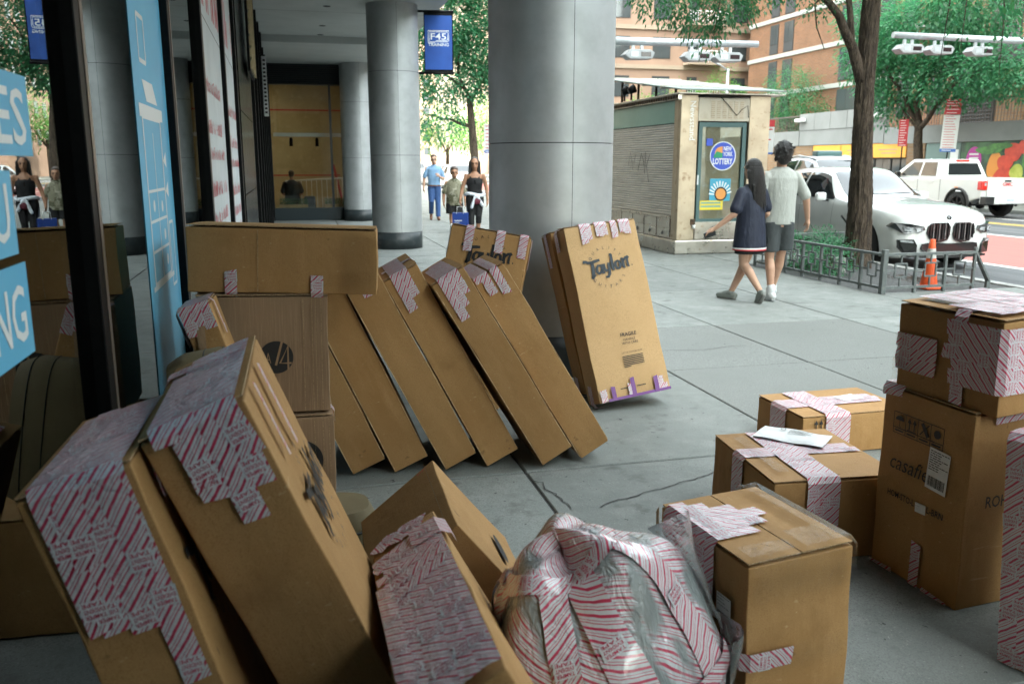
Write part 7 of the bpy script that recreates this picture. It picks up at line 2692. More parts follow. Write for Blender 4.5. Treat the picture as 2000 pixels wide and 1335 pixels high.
# --- three people walking towards the camera
GF = 'people walking towards the camera'
t = tint('person', 'person in light blue polo shirt and blue trousers, farthest of the three approaching', (3.78, 23.9, 0), radians(180 - 6), GF)
body = head_prims((0.0, 0.02, 1.635), 1.08) + [('c', (0, 0.0, 1.45), (0, 0.015, 1.57), 0.058, 0.055), ('l', [(0, 0, 0.9), (0, 0, 1.4), (0, 0, 1.46)], [(0.15, 0.1), (0.18, 0.1), (0.1, 0.07)])]
body += limb((0.20, 0, 1.40), (0.27, -0.03, 1.12), (0.29, 0.02, 0.88), (0.052, 0.043, 0.03)) + hand((0.29, 0.02, 0.87), (0, 0.1, -1), (-1, 0, 0), 1, 0.6)
body += limb((-0.20, 0, 1.40), (-0.25, 0.0, 1.12), (-0.15, 0.22, 1.17), (0.052, 0.043, 0.03)) + hand((-0.145, 0.225, 1.18), (0.6, 0.3, 0.6), (0.5, -1, 0), 1, 1.0)
body += leg((-0.085, 0, 0.86), (-0.09, 0.06, 0.48), (-0.09, 0.12, 0.10)) + leg((0.085, 0, 0.86), (0.09, 0.12, 0.50), (0.09, -0.16, 0.16))
blob(body, 'body', m_skin1, t, 0.010)
face_details(t, (0, 0.02, 1.635), 1.08, True)
blob([('l', [(0, 0, 0.93), (0, 0, 1.1), (0, 0, 1.38), (0, 0, 1.45), (0, 0.01, 1.50)], [(0.165, 0.13), (0.172, 0.135), (0.20, 0.12), (0.15, 0.09), (0.07, 0.065)]), ('c', (0.18, 0, 1.39), (0.258, -0.02, 1.19), 0.060, 0.060), ('c', (-0.18, 0, 1.39), (-0.24, 0, 1.19), 0.060, 0.060)], 'polo_shirt', m_polo, t, 0.010)
blob([('l', [(-0.09, 0.12, 0.10), (-0.09, 0.06, 0.48), (-0.08, 0, 0.86), (-0.04, 0, 0.95)], [(0.065, 0.075), (0.075, 0.085), (0.11, 0.115), (0.13, 0.12)]), ('l', [(0.09, -0.14, 0.17), (0.09, 0.11, 0.50), (0.08, 0, 0.86), (0.04, 0, 0.95)], [(0.065, 0.075), (0.075, 0.085), (0.11, 0.115), (0.13, 0.12)])], 'trousers', m_jean, t, 0.010)
MB().lathe([(0.192, 0.925), (0.192, 0.955)], 32).xf(Matrix.Diagonal((1, 0.76, 1, 1))).build('belt', m_leather, t)
blob([('e', (0, -0.005, 1.70), (0.092, 0.110, 0.085)), ('e', (0, -0.05, 1.66), (0.085, 0.068, 0.085))], 'hair', m_hairb, t, 0.010, 2)
for (an, d, pt) in (((-0.09, 0.12, 0.10), (-0.1, 1, 0), 0.0), ((0.09, -0.16, 0.16), (0.1, 1, 0), 0.5)):
    blob(foot_shoe(an, d, 1.0, False, pt)[0], 'shoe', m_leather, t, 0.010, 2)

t = tint('person', 'shorter person in a camouflage T-shirt and black shorts walking between the other two', (3.56, 19.6, 0), radians(180 - 4), GF)
body = head_prims((0.0, 0.02, 1.33), 1.08) + [('c', (0, 0.0, 1.16), (0, 0.015, 1.28), 0.055, 0.052), ('l', [(0, 0, 0.68), (0, 0, 0.9), (0, 0, 1.12), (0, 0, 1.18)], [(0.16, 0.12), (0.17, 0.13), (0.16, 0.1), (0.09, 0.07)])]
body += limb((0.17, 0, 1.10), (0.24, -0.02, 0.88), (0.25, 0.03, 0.68), (0.05, 0.042, 0.03)) + hand((0.25, 0.03, 0.67), (0, 0.1, -1), (-1, 0, 0), 1, 0.6, 0.9)
body += limb((-0.17, 0, 1.10), (-0.24, -0.02, 0.88), (-0.24, 0.06, 0.68), (0.05, 0.042, 0.03)) + hand((-0.24, 0.06, 0.67), (0, 0.1, -1), (1, 0, 0), -1, 0.6, 0.9)
body += leg((-0.085, 0, 0.66), (-0.085, 0.05, 0.37), (-0.085, -0.15, 0.14), 0.9) + leg((0.085, 0, 0.66), (0.085, 0.05, 0.38), (0.08, 0.10, 0.09), 0.9)
blob(body, 'body', m_skin2, t, 0.010)
face_details(t, (0, 0.02, 1.33), 1.08)
blob([('l', [(0, 0, 0.60), (0, 0.01, 0.75), (0, 0.01, 0.95), (0, 0, 1.10), (0, 0, 1.16), (0, 0.01, 1.21)], [(0.195, 0.16), (0.195, 0.16), (0.185, 0.145), (0.175, 0.115), (0.13, 0.088), (0.07, 0.065)]), ('c', (0.15, 0, 1.09), (0.228, -0.01, 0.91), 0.058, 0.064), ('c', (-0.15, 0, 1.09), (-0.228, -0.01, 0.91), 0.058, 0.064)], 't_shirt', m_camo, t, 0.010)
blob([('l', [(-0.09, 0.03, 0.42), (-0.08, 0, 0.66)], [(0.115, 0.125), (0.12, 0.13)]), ('l', [(0.09, 0.03, 0.42), (0.08, 0, 0.66)], [(0.115, 0.125), (0.12, 0.13)])], 'shorts', m_blkcl, t, 0.010)
blob([('e', (0, -0.005, 1.395), (0.092, 0.108, 0.085)), ('e', (0, -0.05, 1.35), (0.085, 0.066, 0.085)), ('e', (0, 0.075, 1.42), (0.06, 0.03, 0.03))], 'hair', m_hairb, t, 0.010, 2)
for (an, d, pt) in (((-0.085, -0.15, 0.14), (0, 1, 0), 0.5), ((0.08, 0.10, 0.09), (0.1, 1, 0), 0.0)):
    an = Vector(an)
    blob([('c', an - Vector((0, 0, 0.01)), an + Vector((0, 0, 0.07)), 0.038, 0.042)], 'sock', m_white, t, 0.010, 2)
    blob(foot_shoe(an, d, 0.95, False, pt)[0], 'shoe', m_blkcl, t, 0.010, 2)

t = tint('person', 'person in black tank top with a white jersey tied round the waist', (3.64, 17.7, 0), radians(180 - 10), GF)
body = head_prims((0.0, 0.02, 1.53), 1.06) + [('c', (0, 0.0, 1.34), (0, 0.015, 1.46), 0.05, 0.048), ('l', [(0, 0, 0.85), (0, 0, 1.0), (0, 0.01, 1.2), (0, 0, 1.31), (0, 0, 1.36)], [(0.16, 0.11), (0.135, 0.10), (0.155, 0.11), (0.165, 0.09), (0.08, 0.06)])]
body += limb((0.175, 0, 1.29), (0.255, -0.03, 1.02), (0.30, 0.05, 0.80), (0.048, 0.038, 0.028)) + hand((0.30, 0.052, 0.79), (0.05, 0.1, -1), (-1, 0, 0), 1, 1.0, 0.95)
body += limb((-0.175, 0, 1.29), (-0.25, -0.04, 1.02), (-0.26, 0.03, 0.80), (0.048, 0.038, 0.028)) + hand((-0.26, 0.03, 0.79), (0, 0.1, -1), (1, 0, 0), -1, 0.7, 0.95)
body += leg((-0.085, 0, 0.82), (-0.075, 0.09, 0.46), (-0.06, -0.06, 0.12)) + leg((0.085, 0, 0.82), (0.075, 0.10, 0.47), (0.06, 0.16, 0.09))
blob(body, 'body', m_skin2, t, 0.010)
face_details(t, (0, 0.02, 1.53), 1.06)
blob([('l', [(0, 0, 0.90), (0, 0, 1.0), (0, 0.012, 1.14), (0, 0.012, 1.22), (0, 0.0, 1.265)], [(0.165, 0.125), (0.148, 0.115), (0.168, 0.128), (0.158, 0.118), (0.13, 0.095)]), ('c', (0.085, 0.085, 1.24), (0.095, 0.02, 1.375), 0.018, 0.016), ('c', (-0.085, 0.085, 1.24), (-0.095, 0.02, 1.375), 0.018, 0.016), ('c', (0.095, 0.02, 1.375), (0.08, -0.09, 1.25), 0.016, 0.018), ('c', (-0.095, 0.02, 1.375), (-0.08, -0.09, 1.25), 0.016, 0.018)], 'tank_top', m_blkcl, t, 0.009)
blob([('l', [(-0.072, 0.03, 0.32), (-0.075, 0.08, 0.47), (-0.085, 0, 0.80), (-0.04, 0, 0.93)], [(0.058, 0.064), (0.066, 0.075), (0.108, 0.118), (0.13, 0.115)]), ('l', [(0.072, 0.12, 0.30), (0.075, 0.10, 0.47), (0.085, 0, 0.80), (0.04, 0, 0.93)], [(0.058, 0.064), (0.066, 0.075), (0.108, 0.118), (0.13, 0.115)])], 'leggings', m_blkcl, t, 0.010)
jr = [('c', (0.19 * cos(a), 0.145 * sin(a), 0.91 + 0.02 * sin(2 * a)), (0.19 * cos(a + .35), 0.145 * sin(a + .35), 0.91 + 0.02 * sin(2 * a + .7)), 0.035, 0.035) for a in [k * 0.35 for k in range(18)]]
jr += [('e', (-0.02, 0.165, 0.88), (0.045, 0.035, 0.04)), ('c', (0.0, 0.17, 0.87), (0.07, 0.19, 0.66), 0.028, 0.034), ('c', (-0.05, 0.165, 0.87), (-0.15, 0.15, 0.70), 0.028, 0.036), ('l', [(0, -0.13, 0.55), (0, -0.13, 0.7), (0, -0.11, 0.92)], [(0.17, 0.03), (0.19, 0.04), (0.18, 0.05)])]
blob(jr, 'tied_jersey', m_shirtw, t, 0.010, 2)
blob([('e', (-0.03, 0.165, 0.78), (0.10, 0.045, 0.07))], 'waist_pouch', m_maroon, t, 0.010, 2)
blob([('e', (0, -0.015, 1.575), (0.10, 0.112, 0.098)), ('c', (0.085, 0.02, 1.56), (0.11, 0.03, 1.24), 0.036, 0.030), ('c', (-0.085, 0.02, 1.56), (-0.11, 0.03, 1.24), 0.036, 0.030), ('l', [(0, -0.09, 1.2), (0, -0.08, 1.4), (0, -0.04, 1.55)], [(0.09, 0.03), (0.10, 0.05), (0.09, 0.08)])], 'hair', m_hair, t, 0.010, 2)
for (an, d, pt) in (((-0.06, -0.06, 0.12), (0, 1, 0), 0.35), ((0.06, 0.16, 0.09), (0, 1, 0), 0.0)):
    blob(foot_shoe(an, d, 0.95, False, pt)[0], 'shoe', m_sneakw, t, 0.010, 2)
MB().box((0.0, 0.142, 1.17), (0.03, 0.012, 0.07)).build('sunglasses', m_gloss, t, bevel=0.005)
bg = thing('shopping_bag', 'blue paper shopping bag carried by the person in the tank top', 'bag', (3.31, 17.56, 0.13), (0, 0, radians(-20)))
MB().mm((-0.16, -0.07, 0), (0.16, 0.07, 0.42)).build('bag_body', m_bagblue, bg, bevel=0.006)
MB().tube([(-0.07, -0.07, 0.40), (-0.06, -0.05, 0.54), (0.06, -0.05, 0.54), (0.07, -0.07, 0.40)], 0.006, 6).build('handle', m_white, bg)
l = MB()
for k, w_ in enumerate((0.16, 0.11, 0.11)):
    stroke(l, [(-0.12, 0.26 - 0.04 * k), (-0.12 + w_, 0.265 - 0.04 * k)], 0.012 if k == 0 else 0.008, frame_fn((0, -0.0725, 0), (1, 0, 0), (0, 0, 1), (0, -1, 0)))
l.build('lettering', m_white, bg)

# --- person sitting inside the lit window, seen from behind
t = tint('person', 'person in black sitting inside the lit court window, back turned', (-0.02, 25.5, 0), 0.0, None)
zc = 0.05
body = head_prims((0.0, 0.02, 1.17 + zc), 0.95, False) + [('c', (0, 0, 0.98 + zc), (0, 0.01, 1.1 + zc), 0.054, 0.052), ('l', [(0, 0, 0.45 + zc), (0, 0, 0.7 + zc), (0, 0, 0.94 + zc), (0, 0, 1.0 + zc)], [(0.17, 0.12), (0.16, 0.11), (0.19, 0.1), (0.1, 0.07)])]
body += limb((0.2, 0, 0.92 + zc), (0.26, 0.05, 0.66 + zc), (0.20, 0.25, 0.60 + zc), (0.05, 0.042, 0.03)) + hand((0.2, 0.25, 0.6 + zc), (-0.3, 1, 0), (0, 0, -1), 1, 0.6)
body += limb((-0.2, 0, 0.92 + zc), (-0.26, 0.05, 0.66 + zc), (-0.20, 0.25, 0.60 + zc), (0.05, 0.042, 0.03)) + hand((-0.2, 0.25, 0.6 + zc), (0.3, 1, 0), (0, 0, -1), -1, 0.6)
body += [('c', (-0.09, 0, 0.48 + zc), (-0.12, 0.42, 0.50 + zc), 0.085, 0.06), ('c', (-0.12, 0.42, 0.50 + zc), (-0.12, 0.42, 0.1 + zc), 0.055, 0.035), ('c', (0.09, 0, 0.48 + zc), (0.12, 0.42, 0.50 + zc), 0.085, 0.06), ('c', (0.12, 0.42, 0.50 + zc), (0.12, 0.42, 0.1 + zc), 0.055, 0.035)]
blob(body, 'body', m_skin2, t, 0.010)
blob([('l', [(0, 0, 0.44 + zc), (0, 0, 0.6 + zc), (0, 0, 0.92 + zc), (0, 0, 0.985 + zc), (0, 0, 1.03 + zc)], [(0.23, 0.18), (0.20, 0.15), (0.22, 0.125), (0.14, 0.09), (0.07, 0.065)]), ('c', (0.19, 0, 0.92 + zc), (0.25, 0.03, 0.72 + zc), 0.07, 0.075), ('c', (-0.19, 0, 0.92 + zc), (-0.25, 0.03, 0.72 + zc), 0.07, 0.075)], 'shirt', m_blkcl, t, 0.010)
blob([('e', (0, -0.01, 1.225 + zc), (0.082, 0.098, 0.078)), ('e', (0, -0.04, 1.19 + zc), (0.076, 0.06, 0.08))], 'hair', m_hairb, t, 0.010, 2)
stl = thing('stool', 'dark stool under the person inside the court window', 'stool', (-0.02, 25.5, 0.05))
MB().lathe([(0, 0.36), (0.18, 0.36), (0.18, 0.41), (0, 0.41)], 20).build('seat', m_blkcl, stl)
for k in range(4):
    a = pi / 4 + k * pi / 2
    MB().tube([(0.10 * cos(a), 0.10 * sin(a), 0.36), (0.17 * cos(a), 0.17 * sin(a), 0.0)], 0.014, 8).build('leg', m_black, stl)

# ------------------------------------------------------------------ trees and planting
m_bark = pm('bark', (0.085, 0.062, 0.044), 0.95, mix=[((0.035, 0.025, 0.018), 9, 0.45, 0.6, (3, 3, 0.5)), ((0.15, 0.118, 0.085), 22, 0.55, 0.7, (3, 3, 0.4))], bump=[(14, 0.05, (3, 3, 0.45)), (50, 0.015, (2, 2, 0.6))])


def leaf_mat(name, c, c2, trans=0.45):
    m = bpy.data.materials.new(name)
    m.use_nodes = True
    nt = m.node_tree
    nt.nodes.clear()
    L = nt.links.new
    gi = _n(nt, 'ShaderNodeNewGeometry')
    mx = _n(nt, 'ShaderNodeMix', data_type='RGBA')
    L(gi.outputs['Random Per Island'], mx.inputs[0])
    mx.inputs[6].default_value = lin(c)
    mx.inputs[7].default_value = lin(c2)
    df = _n(nt, 'ShaderNodeBsdfDiffuse')
    tl = _n(nt, 'ShaderNodeBsdfTranslucent')
    gl = _n(nt, 'ShaderNodeBsdfGlossy')
    gl.inputs['Roughness'].default_value = 0.45
    gl.inputs['Color'].default_value = (0.5, 0.5, 0.5, 1)
    L(mx.outputs[2], df.inputs[0])
    hs = _n(nt, 'ShaderNodeHueSaturation')
    hs.inputs['Value'].default_value = 1.5
    hs.inputs['Saturation'].default_value = 1.1
    L(mx.outputs[2], hs.inputs['Color'])
    L(hs.outputs[0], tl.inputs[0])
    a = _n(nt, 'ShaderNodeMixShader')
    a.inputs[0].default_value = trans
    L(df.outputs[0], a.inputs[1])
    L(tl.outputs[0], a.inputs[2])
    b = _n(nt, 'ShaderNodeMixShader')
    b.inputs[0].default_value = 0.06
    L(a.outputs[0], b.inputs[1])
    L(gl.outputs[0], b.inputs[2])
    out = _n(nt, 'ShaderNodeOutputMaterial')
    L(b.outputs[0], out.inputs[0])
    return m


m_leaf_d = leaf_mat('leaf_dark_green', (0.022, 0.10, 0.045), (0.055, 0.17, 0.065))
m_leaf_m = leaf_mat('leaf_mid_green', (0.035, 0.15, 0.075), (0.08, 0.24, 0.11))
m_leaf_b = leaf_mat('leaf_bright_green', (0.07, 0.20, 0.05), (0.13, 0.28, 0.07))


def leaves(mb, centres, n, size, r_, droop=0.5, aspect=0.42, shell=0.55, twig=0.0):
    """leaf-shaped faces in small sprays spread through ellipsoids (c, (rx, ry, rz))"""
    vol = [c[1][0] * c[1][1] * c[1][2] for c in centres]
    tot = sum(vol)
    V, F = [], []
    for (c, r), v in zip(centres, vol):
        k = max(6, int(n * v / tot / 5))
        for _ in range(k):
            while True:
                d = Vector((r_.uniform(-1, 1), r_.uniform(-1, 1), r_.uniform(-1, 1)))
                q = d.length
                if q <= 1 and (q > shell or r_.random() < 0.35):
                    break
            p = Vector(c) + Vector((d.x * r[0], d.y * r[1], d.z * r[2]))
            # a spray of five leaves along a short twig
            t = (d.normalized() + Vector((r_.uniform(-.6, .6), r_.uniform(-.6, .6), r_.uniform(-.8, .3) - droop))).normalized()
            side = t.cross(Vector((r_.uniform(-.3, .3), r_.uniform(-.3, .3), 1))).normalized()
            for i in range(5):
                s_ = size * r_.uniform(0.7, 1.25)
                b0 = p + t * (size * 0.75 * i)
                sg = -1 if i % 2 else 1
                ld = (t * 0.6 + side * sg * 0.8 + Vector((0, 0, -0.25 * droop + r_.uniform(-.25, .25)))).normalized() if i < 4 else t
                wv = ld.cross(Vector((r_.uniform(-.5, .5), r_.uniform(-.5, .5), 1))).normalized() * (s_ * aspect * 0.5)
                o = len(V)
                V += [b0, b0 + ld * s_ * 0.45 + wv, b0 + ld * s_, b0 + ld * s_ * 0.45 - wv]
                F.append((o, o + 1, o + 2, o + 3))
    mb.add(V, F)
    return mb


def branch_path(a, b_, r_, n=6, wob=0.12):
    a, b_ = Vector(a), Vector(b_)
    L_ = (b_ - a).length
    return [a.lerp(b_, i / n) + (Vector((r_.uniform(-1, 1), r_.uniform(-1, 1), r_.uniform(-1, 1))) * wob * L_ * 0.3 if 0 < i < n else Vector((0, 0, 0))) for i in range(n + 1)]


def tree(name, label, loc, trunk, trad, limbs, crown, nleaf, size, lm, seed, group=None, droop=0.5, aspect=0.42, cat='tree'):
    r_ = random.Random(seed)
    t = thing(name, label, cat, loc, group=group)
    mb = MB()
    mb.tube(trunk, trad, 16)
    # bark relief
    for i, v in enumerate(mb.v):
        v = Vector(v)
        k = 1 + 0.05 * sin(9 * v.z + 7 * atan2(v.y, v.x + 1e-6) + i % 3) * (trad[0] > 0.1)
        mb.v[i] = (v.x, v.y, v.z)
    mb.build('trunk', m_bark, t)
    for (a, b_, r0, r1) in limbs:
        pth = branch_path(a, b_, r_)
        MB().tube(pth, [r0 + (r1 - r0) * i / (len(pth) - 1) for i in range(len(pth))], 8).build('limb', m_bark, t)
    lb_ = leaves(MB(), crown, nleaf, size, r_, droop, aspect)
    lb_.build('crown', lm, t)
    return t


# near street tree: bark built in fine rings
r_ = random.Random(2)
nt_ = thing('street_tree', 'near street tree with a thick dark trunk inside the low fence', 'tree', (8.24, 11.42, -0.04))
mb = MB()
H_ = 5.2


from mathutils import noise as mnoise


def trunk_pt(u, v):
    z = H_ * v
    a = 2 * pi * u
    cx = 0.015 - 0.028 * z + 0.018 * sin(1.7 * z + 0.4)
    r = 0.178 - 0.0165 * z + 0.05 * math.exp(-z * 5.0) + 0.008 * sin(2.1 * z)
    q = Vector((cos(a) * 1.15, sin(a) * 1.15, z * 0.55))
    rid = abs(mnoise.noise(q * 4.2)) + 0.5 * abs(mnoise.noise(q * 9.5 + Vector((3, 1, 7)))) + 0.3 * mnoise.noise(q * 22.0)
    r *= 0.95 + 0.15 * rid + 0.05 * mnoise.noise(Vector((cos(a), sin(a), z * 1.3)))
    return (cx + r * cos(a), r * sin(a), z)


mb.grid(trunk_pt, 150, 260)
mb.build('trunk', m_bark, nt_)
for (pts, rs) in (([(-0.10, 0, 2.70), (-0.22, 0.0, 2.95), (-0.33, 0.0, 3.20), (-0.50, -0.03, 3.42), (-0.62, -0.05, 3.62), (-0.88, -0.1, 3.82), (-1.3, -0.1, 4.0), (-1.9, -0.2, 4.3)], [0.11, 0.085, 0.075, 0.065, 0.06, 0.05, 0.04, 0.02]),
                  ([(-0.36, 0, 3.25), (-0.40, 0.0, 3.6), (-0.45, 0.1, 4.2), (-0.6, 0.2, 5.0)], [0.06, 0.045, 0.04, 0.02]),
                  ([(0.1, 0, 4.4), (0.8, -0.6, 4.9), (1.6, -1.3, 4.8), (2.2, -1.9, 4.3)], [0.09, 0.06, 0.04, 0.015]),
                  ([(0.0, 0, 4.6), (-1.2, -0.8, 5.0), (-2.4, -1.0, 4.75), (-3.4, -0.9, 4.25)], [0.09, 0.06, 0.04, 0.012]),
                  ([(-0.9, -0.1, 3.9), (-1.05, -0.1, 3.75), (-1.0, -0.1, 3.45), (-0.85, -0.1, 3.15)], [0.018, 0.014, 0.01, 0.006]),
                  ([(-2.0, -0.2, 4.3), (-2.6, -0.4, 4.2), (-3.0, -0.6, 3.9)], [0.02, 0.014, 0.006])):
    MB().tube(pts, rs, 10).build('limb', m_bark, nt_)
mb = MB()
# hanging sprays at the top of the picture, and the crown above them
leaves(mb, [((-3.55, -0.9, 3.68), (0.42, 0.4, 0.24)), ((-3.15, -0.9, 3.58), (0.40, 0.4, 0.32)), ((-2.75, -0.9, 3.68), (0.36, 0.4, 0.28)), ((-2.3, -0.8, 3.90), (0.4, 0.4, 0.20)), ((-3.9, -0.9, 3.80), (0.3, 0.3, 0.13)), ((-1.1, -0.2, 3.85), (0.30, 0.25, 0.16)), ((-3.0, -0.9, 3.22), (0.14, 0.2, 0.14))], 3600, 0.078, r_, 0.8, 0.36)
leaves(mb, [((-0.92, -2.6, 3.58), (0.14, 0.25, 0.26)), ((-0.95, -2.55, 3.30), (0.06, 0.12, 0.26)), ((-0.76, -2.6, 3.40), (0.06, 0.2, 0.26)), ((-0.45, -2.6, 3.62), (0.22, 0.25, 0.14)), ((-0.1, -2.55, 3.60), (0.18, 0.2, 0.14)), ((-0.02, -2.5, 3.15), (0.04, 0.10, 0.16))], 330, 0.10, r_, 1.1, 0.40)
leaves(mb, [((0, -0.3, 6.0), (3.0, 2.6, 1.6)), ((-1.8, -0.6, 5.0), (1.8, 1.4, 0.8)), ((1.2, -1.4, 4.9), (1.3, 1.3, 0.7))], 5200, 0.14, r_, 0.6, 0.42)
mb.build('crown', m_leaf_d, nt_)
for (pts) in ([(-3.5, -0.95, 4.1), (-3.45, -0.9, 3.7), (-3.6, -0.9, 3.3)], [(-2.8, -0.8, 4.1), (-2.9, -0.9, 3.6), (-3.0, -0.9, 3.0)], [(-0.9, -2.4, 4.0), (-0.92, -2.6, 3.4), (-0.98, -2.6, 2.7)], [(-0.6, -2.5, 4.0), (-0.7, -2.6, 3.4), (-0.72, -2.6, 2.8)], [(-0.1, -2.4, 4.0), (-0.08, -2.5, 3.3), (-0.06, -2.5, 2.6)]):
    MB().tube(pts, [0.012, 0.008, 0.003], 6).build('twig', m_bark, nt_)

# young trees
tree('street_tree', 'leafy young tree across the street behind the parking signs', (24.4, 30.3, 0), [(0, 0, 0), (0.05, 0, 1.2), (-0.05, 0.1, 2.4), (0, 0.2, 3.2)], [0.22, 0.19, 0.17, 0.14],
     [((0, 0.2, 3.1), (-0.8, 2.2, 6.0), 0.11, 0.03), ((0, 0.1, 2.9), (0.5, -1.6, 5.4), 0.11, 0.03), ((0, 0.2, 3.2), (0.3, 0.6, 7.4), 0.12, 0.03), ((0, 0, 2.6), (-0.6, 1.3, 4.4), 0.07, 0.02), ((0.3, -0.9, 4.3), (0.6, -4.0, 5.6), 0.07, 0.02)],
     [((0, 1.4, 4.9), (1.5, 1.6, 1.0)), ((0.2, -1.4, 4.9), (1.6, 1.6, 0.9)), ((0, 0.3, 6.6), (1.9, 2.2, 1.3)), ((0.2, -3.6, 5.0), (1.5, 1.5, 0.9)), ((-0.2, 2.9, 6.0), (1.4, 1.4, 1.1)), ((0.3, -5.2, 4.6), (1.1, 1.2, 0.7)), ((0.1, 1.9, 3.9), (0.9, 0.9, 0.5)), ((0, -2.0, 7.2), (1.8, 1.6, 1.0)), ((0, 3.4, 7.6), (1.3, 1.6, 1.0))],
     30000, 0.19, m_leaf_m, 21)
tree('street_tree', 'pavement tree seen between the two columns behind the banner', (7.1, 34.5, 0), [(0, 0, 0), (0.02, 0, 1.5), (-0.1, 0, 3.0), (-0.2, 0, 4.2)], [0.20, 0.17, 0.15, 0.11],
     [((-0.1, 0, 3.0), (-1.8, 0.3, 3.4), 0.08, 0.02), ((-0.1, 0, 3.3), (-1.0, 0, 6.5), 0.09, 0.03), ((-0.2, 0, 3.6), (1.0, 0, 6.5), 0.09, 0.03), ((-0.4, 0, 4.4), (-2.2, 0, 5.6), 0.06, 0.02)],
     [((-1.7, 0, 3.4), (1.2, 1.1, 0.55)), ((-0.9, 0, 5.0), (1.7, 1.6, 0.8)), ((-1.3, 0, 7.0), (2.0, 1.8, 1.1)), ((0.9, 0, 6.2), (1.7, 1.7, 1.2)), ((-0.4, 0, 9.0), (2.2, 2.0, 1.3)), ((-2.4, 0, 5.6), (0.9, 0.9, 0.5))],
     26000, 0.19, m_leaf_m, 22)
for i, (x, y, z, r, lab) in enumerate(((23.8, 57.8, 3.9, 1.9, 'sunlit green tree left of the street lamp beyond the newsstand roof'), (27.0, 58.3, 4.4, 2.1, 'sunlit green tree right of the street lamp below the pale balconies'), (30.0, 58.6, 5.6, 1.9, 'tall bright tree at the corner where brick meets pale block'))):
    tree('distant_tree', lab, (x, y, 0), [(0, 0, 0), (0.05, 0, z - 0.5)], [0.14, 0.08], [((0, 0, z * 0.5), (0.8, 0, z + 0.5), 0.06, 0.02), ((0, 0, z * 0.5), (-0.8, 0.3, z + 0.5), 0.06, 0.02)],
         [((0, 0, z + 0.6), (r, r * 0.8, r * 0.7)), ((-r * 0.7, 0, z), (r * 0.7, r * 0.7, r * 0.55)), ((r * 0.7, 0.2, z + 0.1), (r * 0.7, r * 0.7, r * 0.55)), ((0.2, 0, z + 1.6), (r * 0.6, r * 0.6, r * 0.5))], 3600, 0.19, m_leaf_b, 30 + i, 'distant sunlit trees')
tree('distant_tree', 'bright tree far down the street between the columns', (20.5, 118, 0), [(0, 0, 0), (0.1, 0, 4)], [0.3, 0.2], [((0, 0, 3), (2, 0, 6), 0.12, 0.04), ((0, 0, 3), (-2, 0, 6), 0.12, 0.04)],
     [((0, 0, 6.5), (3.6, 3, 2.4)), ((-3, 0, 5), (2.4, 2.2, 1.6)), ((3, 0, 5.4), (2.4, 2.2, 1.7))], 3600, 0.4, m_leaf_b, 40, 'distant sunlit trees')
tree('distant_tree', 'bright tree far away to the right of the banner', (24.0, 104, 0), [(0, 0, 0), (0.1, 0, 4)], [0.3, 0.2], [((0, 0, 3), (2, 0, 6), 0.12, 0.04), ((0, 0, 3), (-2, 0, 6), 0.12, 0.04)],
     [((0, 0, 7.5), (3.2, 3, 2.6)), ((-2.4, 0, 5), (2.2, 2.2, 1.6)), ((2, 0, 5.4), (2.2, 2.2, 1.7))], 3200, 0.4, m_leaf_b, 41, 'distant sunlit trees')
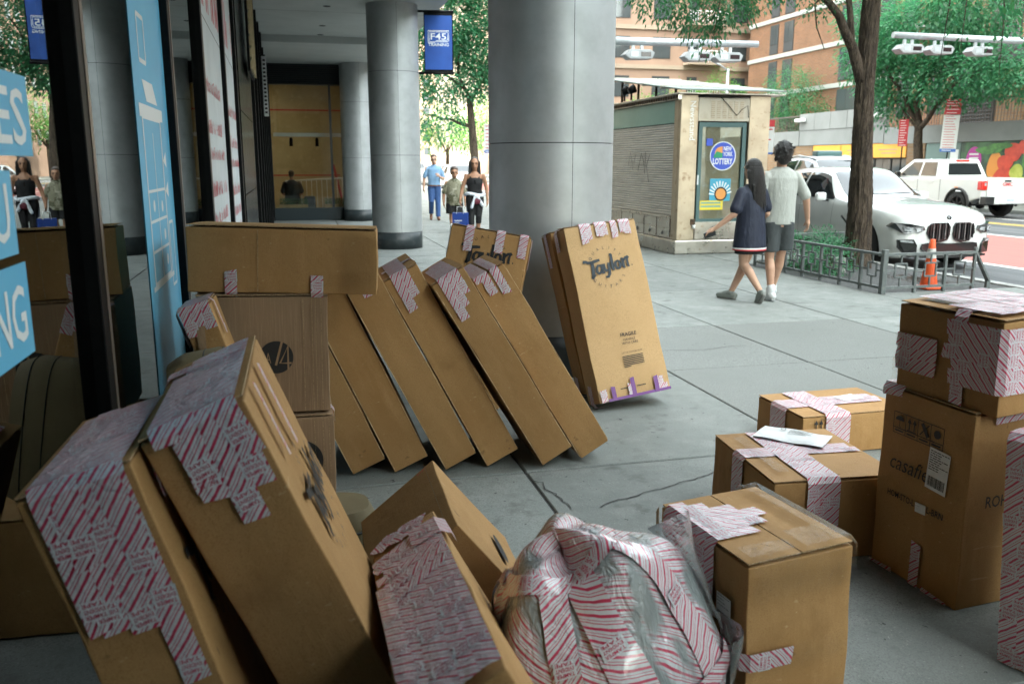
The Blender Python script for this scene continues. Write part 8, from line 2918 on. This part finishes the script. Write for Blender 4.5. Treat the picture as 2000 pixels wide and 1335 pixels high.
# terrace shrubs
tree('terrace_shrub', 'tall airy shrub with pale stems on the terrace', (31.4, 51.5, 3.1), [(0, 0, 0), (0.1, 0.2, 1.5), (0, 0.5, 3.4)], [0.06, 0.05, 0.03],
     [((0, 0, 0.2), (0.2, -1.0, 3.2), 0.05, 0.02), ((0, 0, 0.4), (-0.1, 1.4, 3.0), 0.05, 0.02)], [((0, 0.4, 3.5), (1.1, 1.6, 1.1)), ((0, -1.3, 3.2), (1.0, 1.2, 0.9)), ((0, 1.9, 2.5), (0.9, 1.1, 0.9)), ((0, 0, 2.0), (0.8, 1.2, 0.6))], 5000, 0.15, m_leaf_m, 51, cat='shrub')
tree('terrace_shrub', 'dense rounded dark shrub at the terrace edge', (30.6, 48.4, 3.1), [(0, 0, 0), (0, 0, 0.9)], [0.08, 0.05], [((0, 0, 0.3), (0, 1.0, 1.6), 0.04, 0.02)], [((0, 0.4, 1.2), (1.0, 2.0, 0.9)), ((0, 2.6, 0.9), (0.9, 1.6, 0.7)), ((0, -0.9, 1.5), (0.8, 1.1, 0.8))], 4200, 0.17, m_leaf_d, 52, cat='shrub')
# pit plants
for i, (x, y, s_) in enumerate(((7.25, 11.55, 0.34), (7.7, 11.4, 0.38), (7.35, 10.75, 0.30), (7.95, 11.9, 0.36))):
    tree('pit_plant', ['low green plant at the left end of the tree pit', 'feathery green plant just left of the tree trunk', 'low green plant nearest the fence rail', 'green plant at the back of the tree pit'][i], (x, y, -0.04), [(0, 0, 0), (0, 0, s_)], [0.012, 0.006],
         [((0, 0, 0.05), (0.15, 0.1, s_), 0.008, 0.004), ((0, 0, 0.05), (-0.15, -0.1, s_), 0.008, 0.004)], [((0, 0, s_ * 0.8), (s_ * 0.85, s_ * 0.8, s_ * 0.65))], 1300, 0.05, m_leaf_m, 60 + i, 'plants in the tree pit', droop=0.2, cat='plant')
# two trees added out of view; their crowns shade the near cartons and pavement
for i, (y, lab) in enumerate(((-0.6, 'added street tree out of view level with the camera, shading the foreground'), (-9.5, 'added street tree out of view behind the camera, shading the foreground'))):
    tree('street_tree', lab, (8.2, y, 0), [(0, 0, -0.05), (0.05, 0, 1.6), (0, 0.1, 3.4), (0, 0.1, 5.0)], [0.20, 0.17, 0.14, 0.10], [((0, 0, 3.2), (-1.8, 0.8, 5.2), 0.09, 0.03), ((0, 0, 3.4), (1.8, -0.6, 5.4), 0.09, 0.03), ((0, 0, 4), (0.2, 1.8, 6.2), 0.08, 0.03)],
         [((0, 0, 5.6), (3.4, 3.0, 1.9)), ((-1.8, 0.4, 4.6), (1.9, 1.9, 1.0)), ((1.6, -0.4, 4.8), (1.8, 1.8, 1.0))], 9000, 0.24, m_leaf_m, 70 + i)
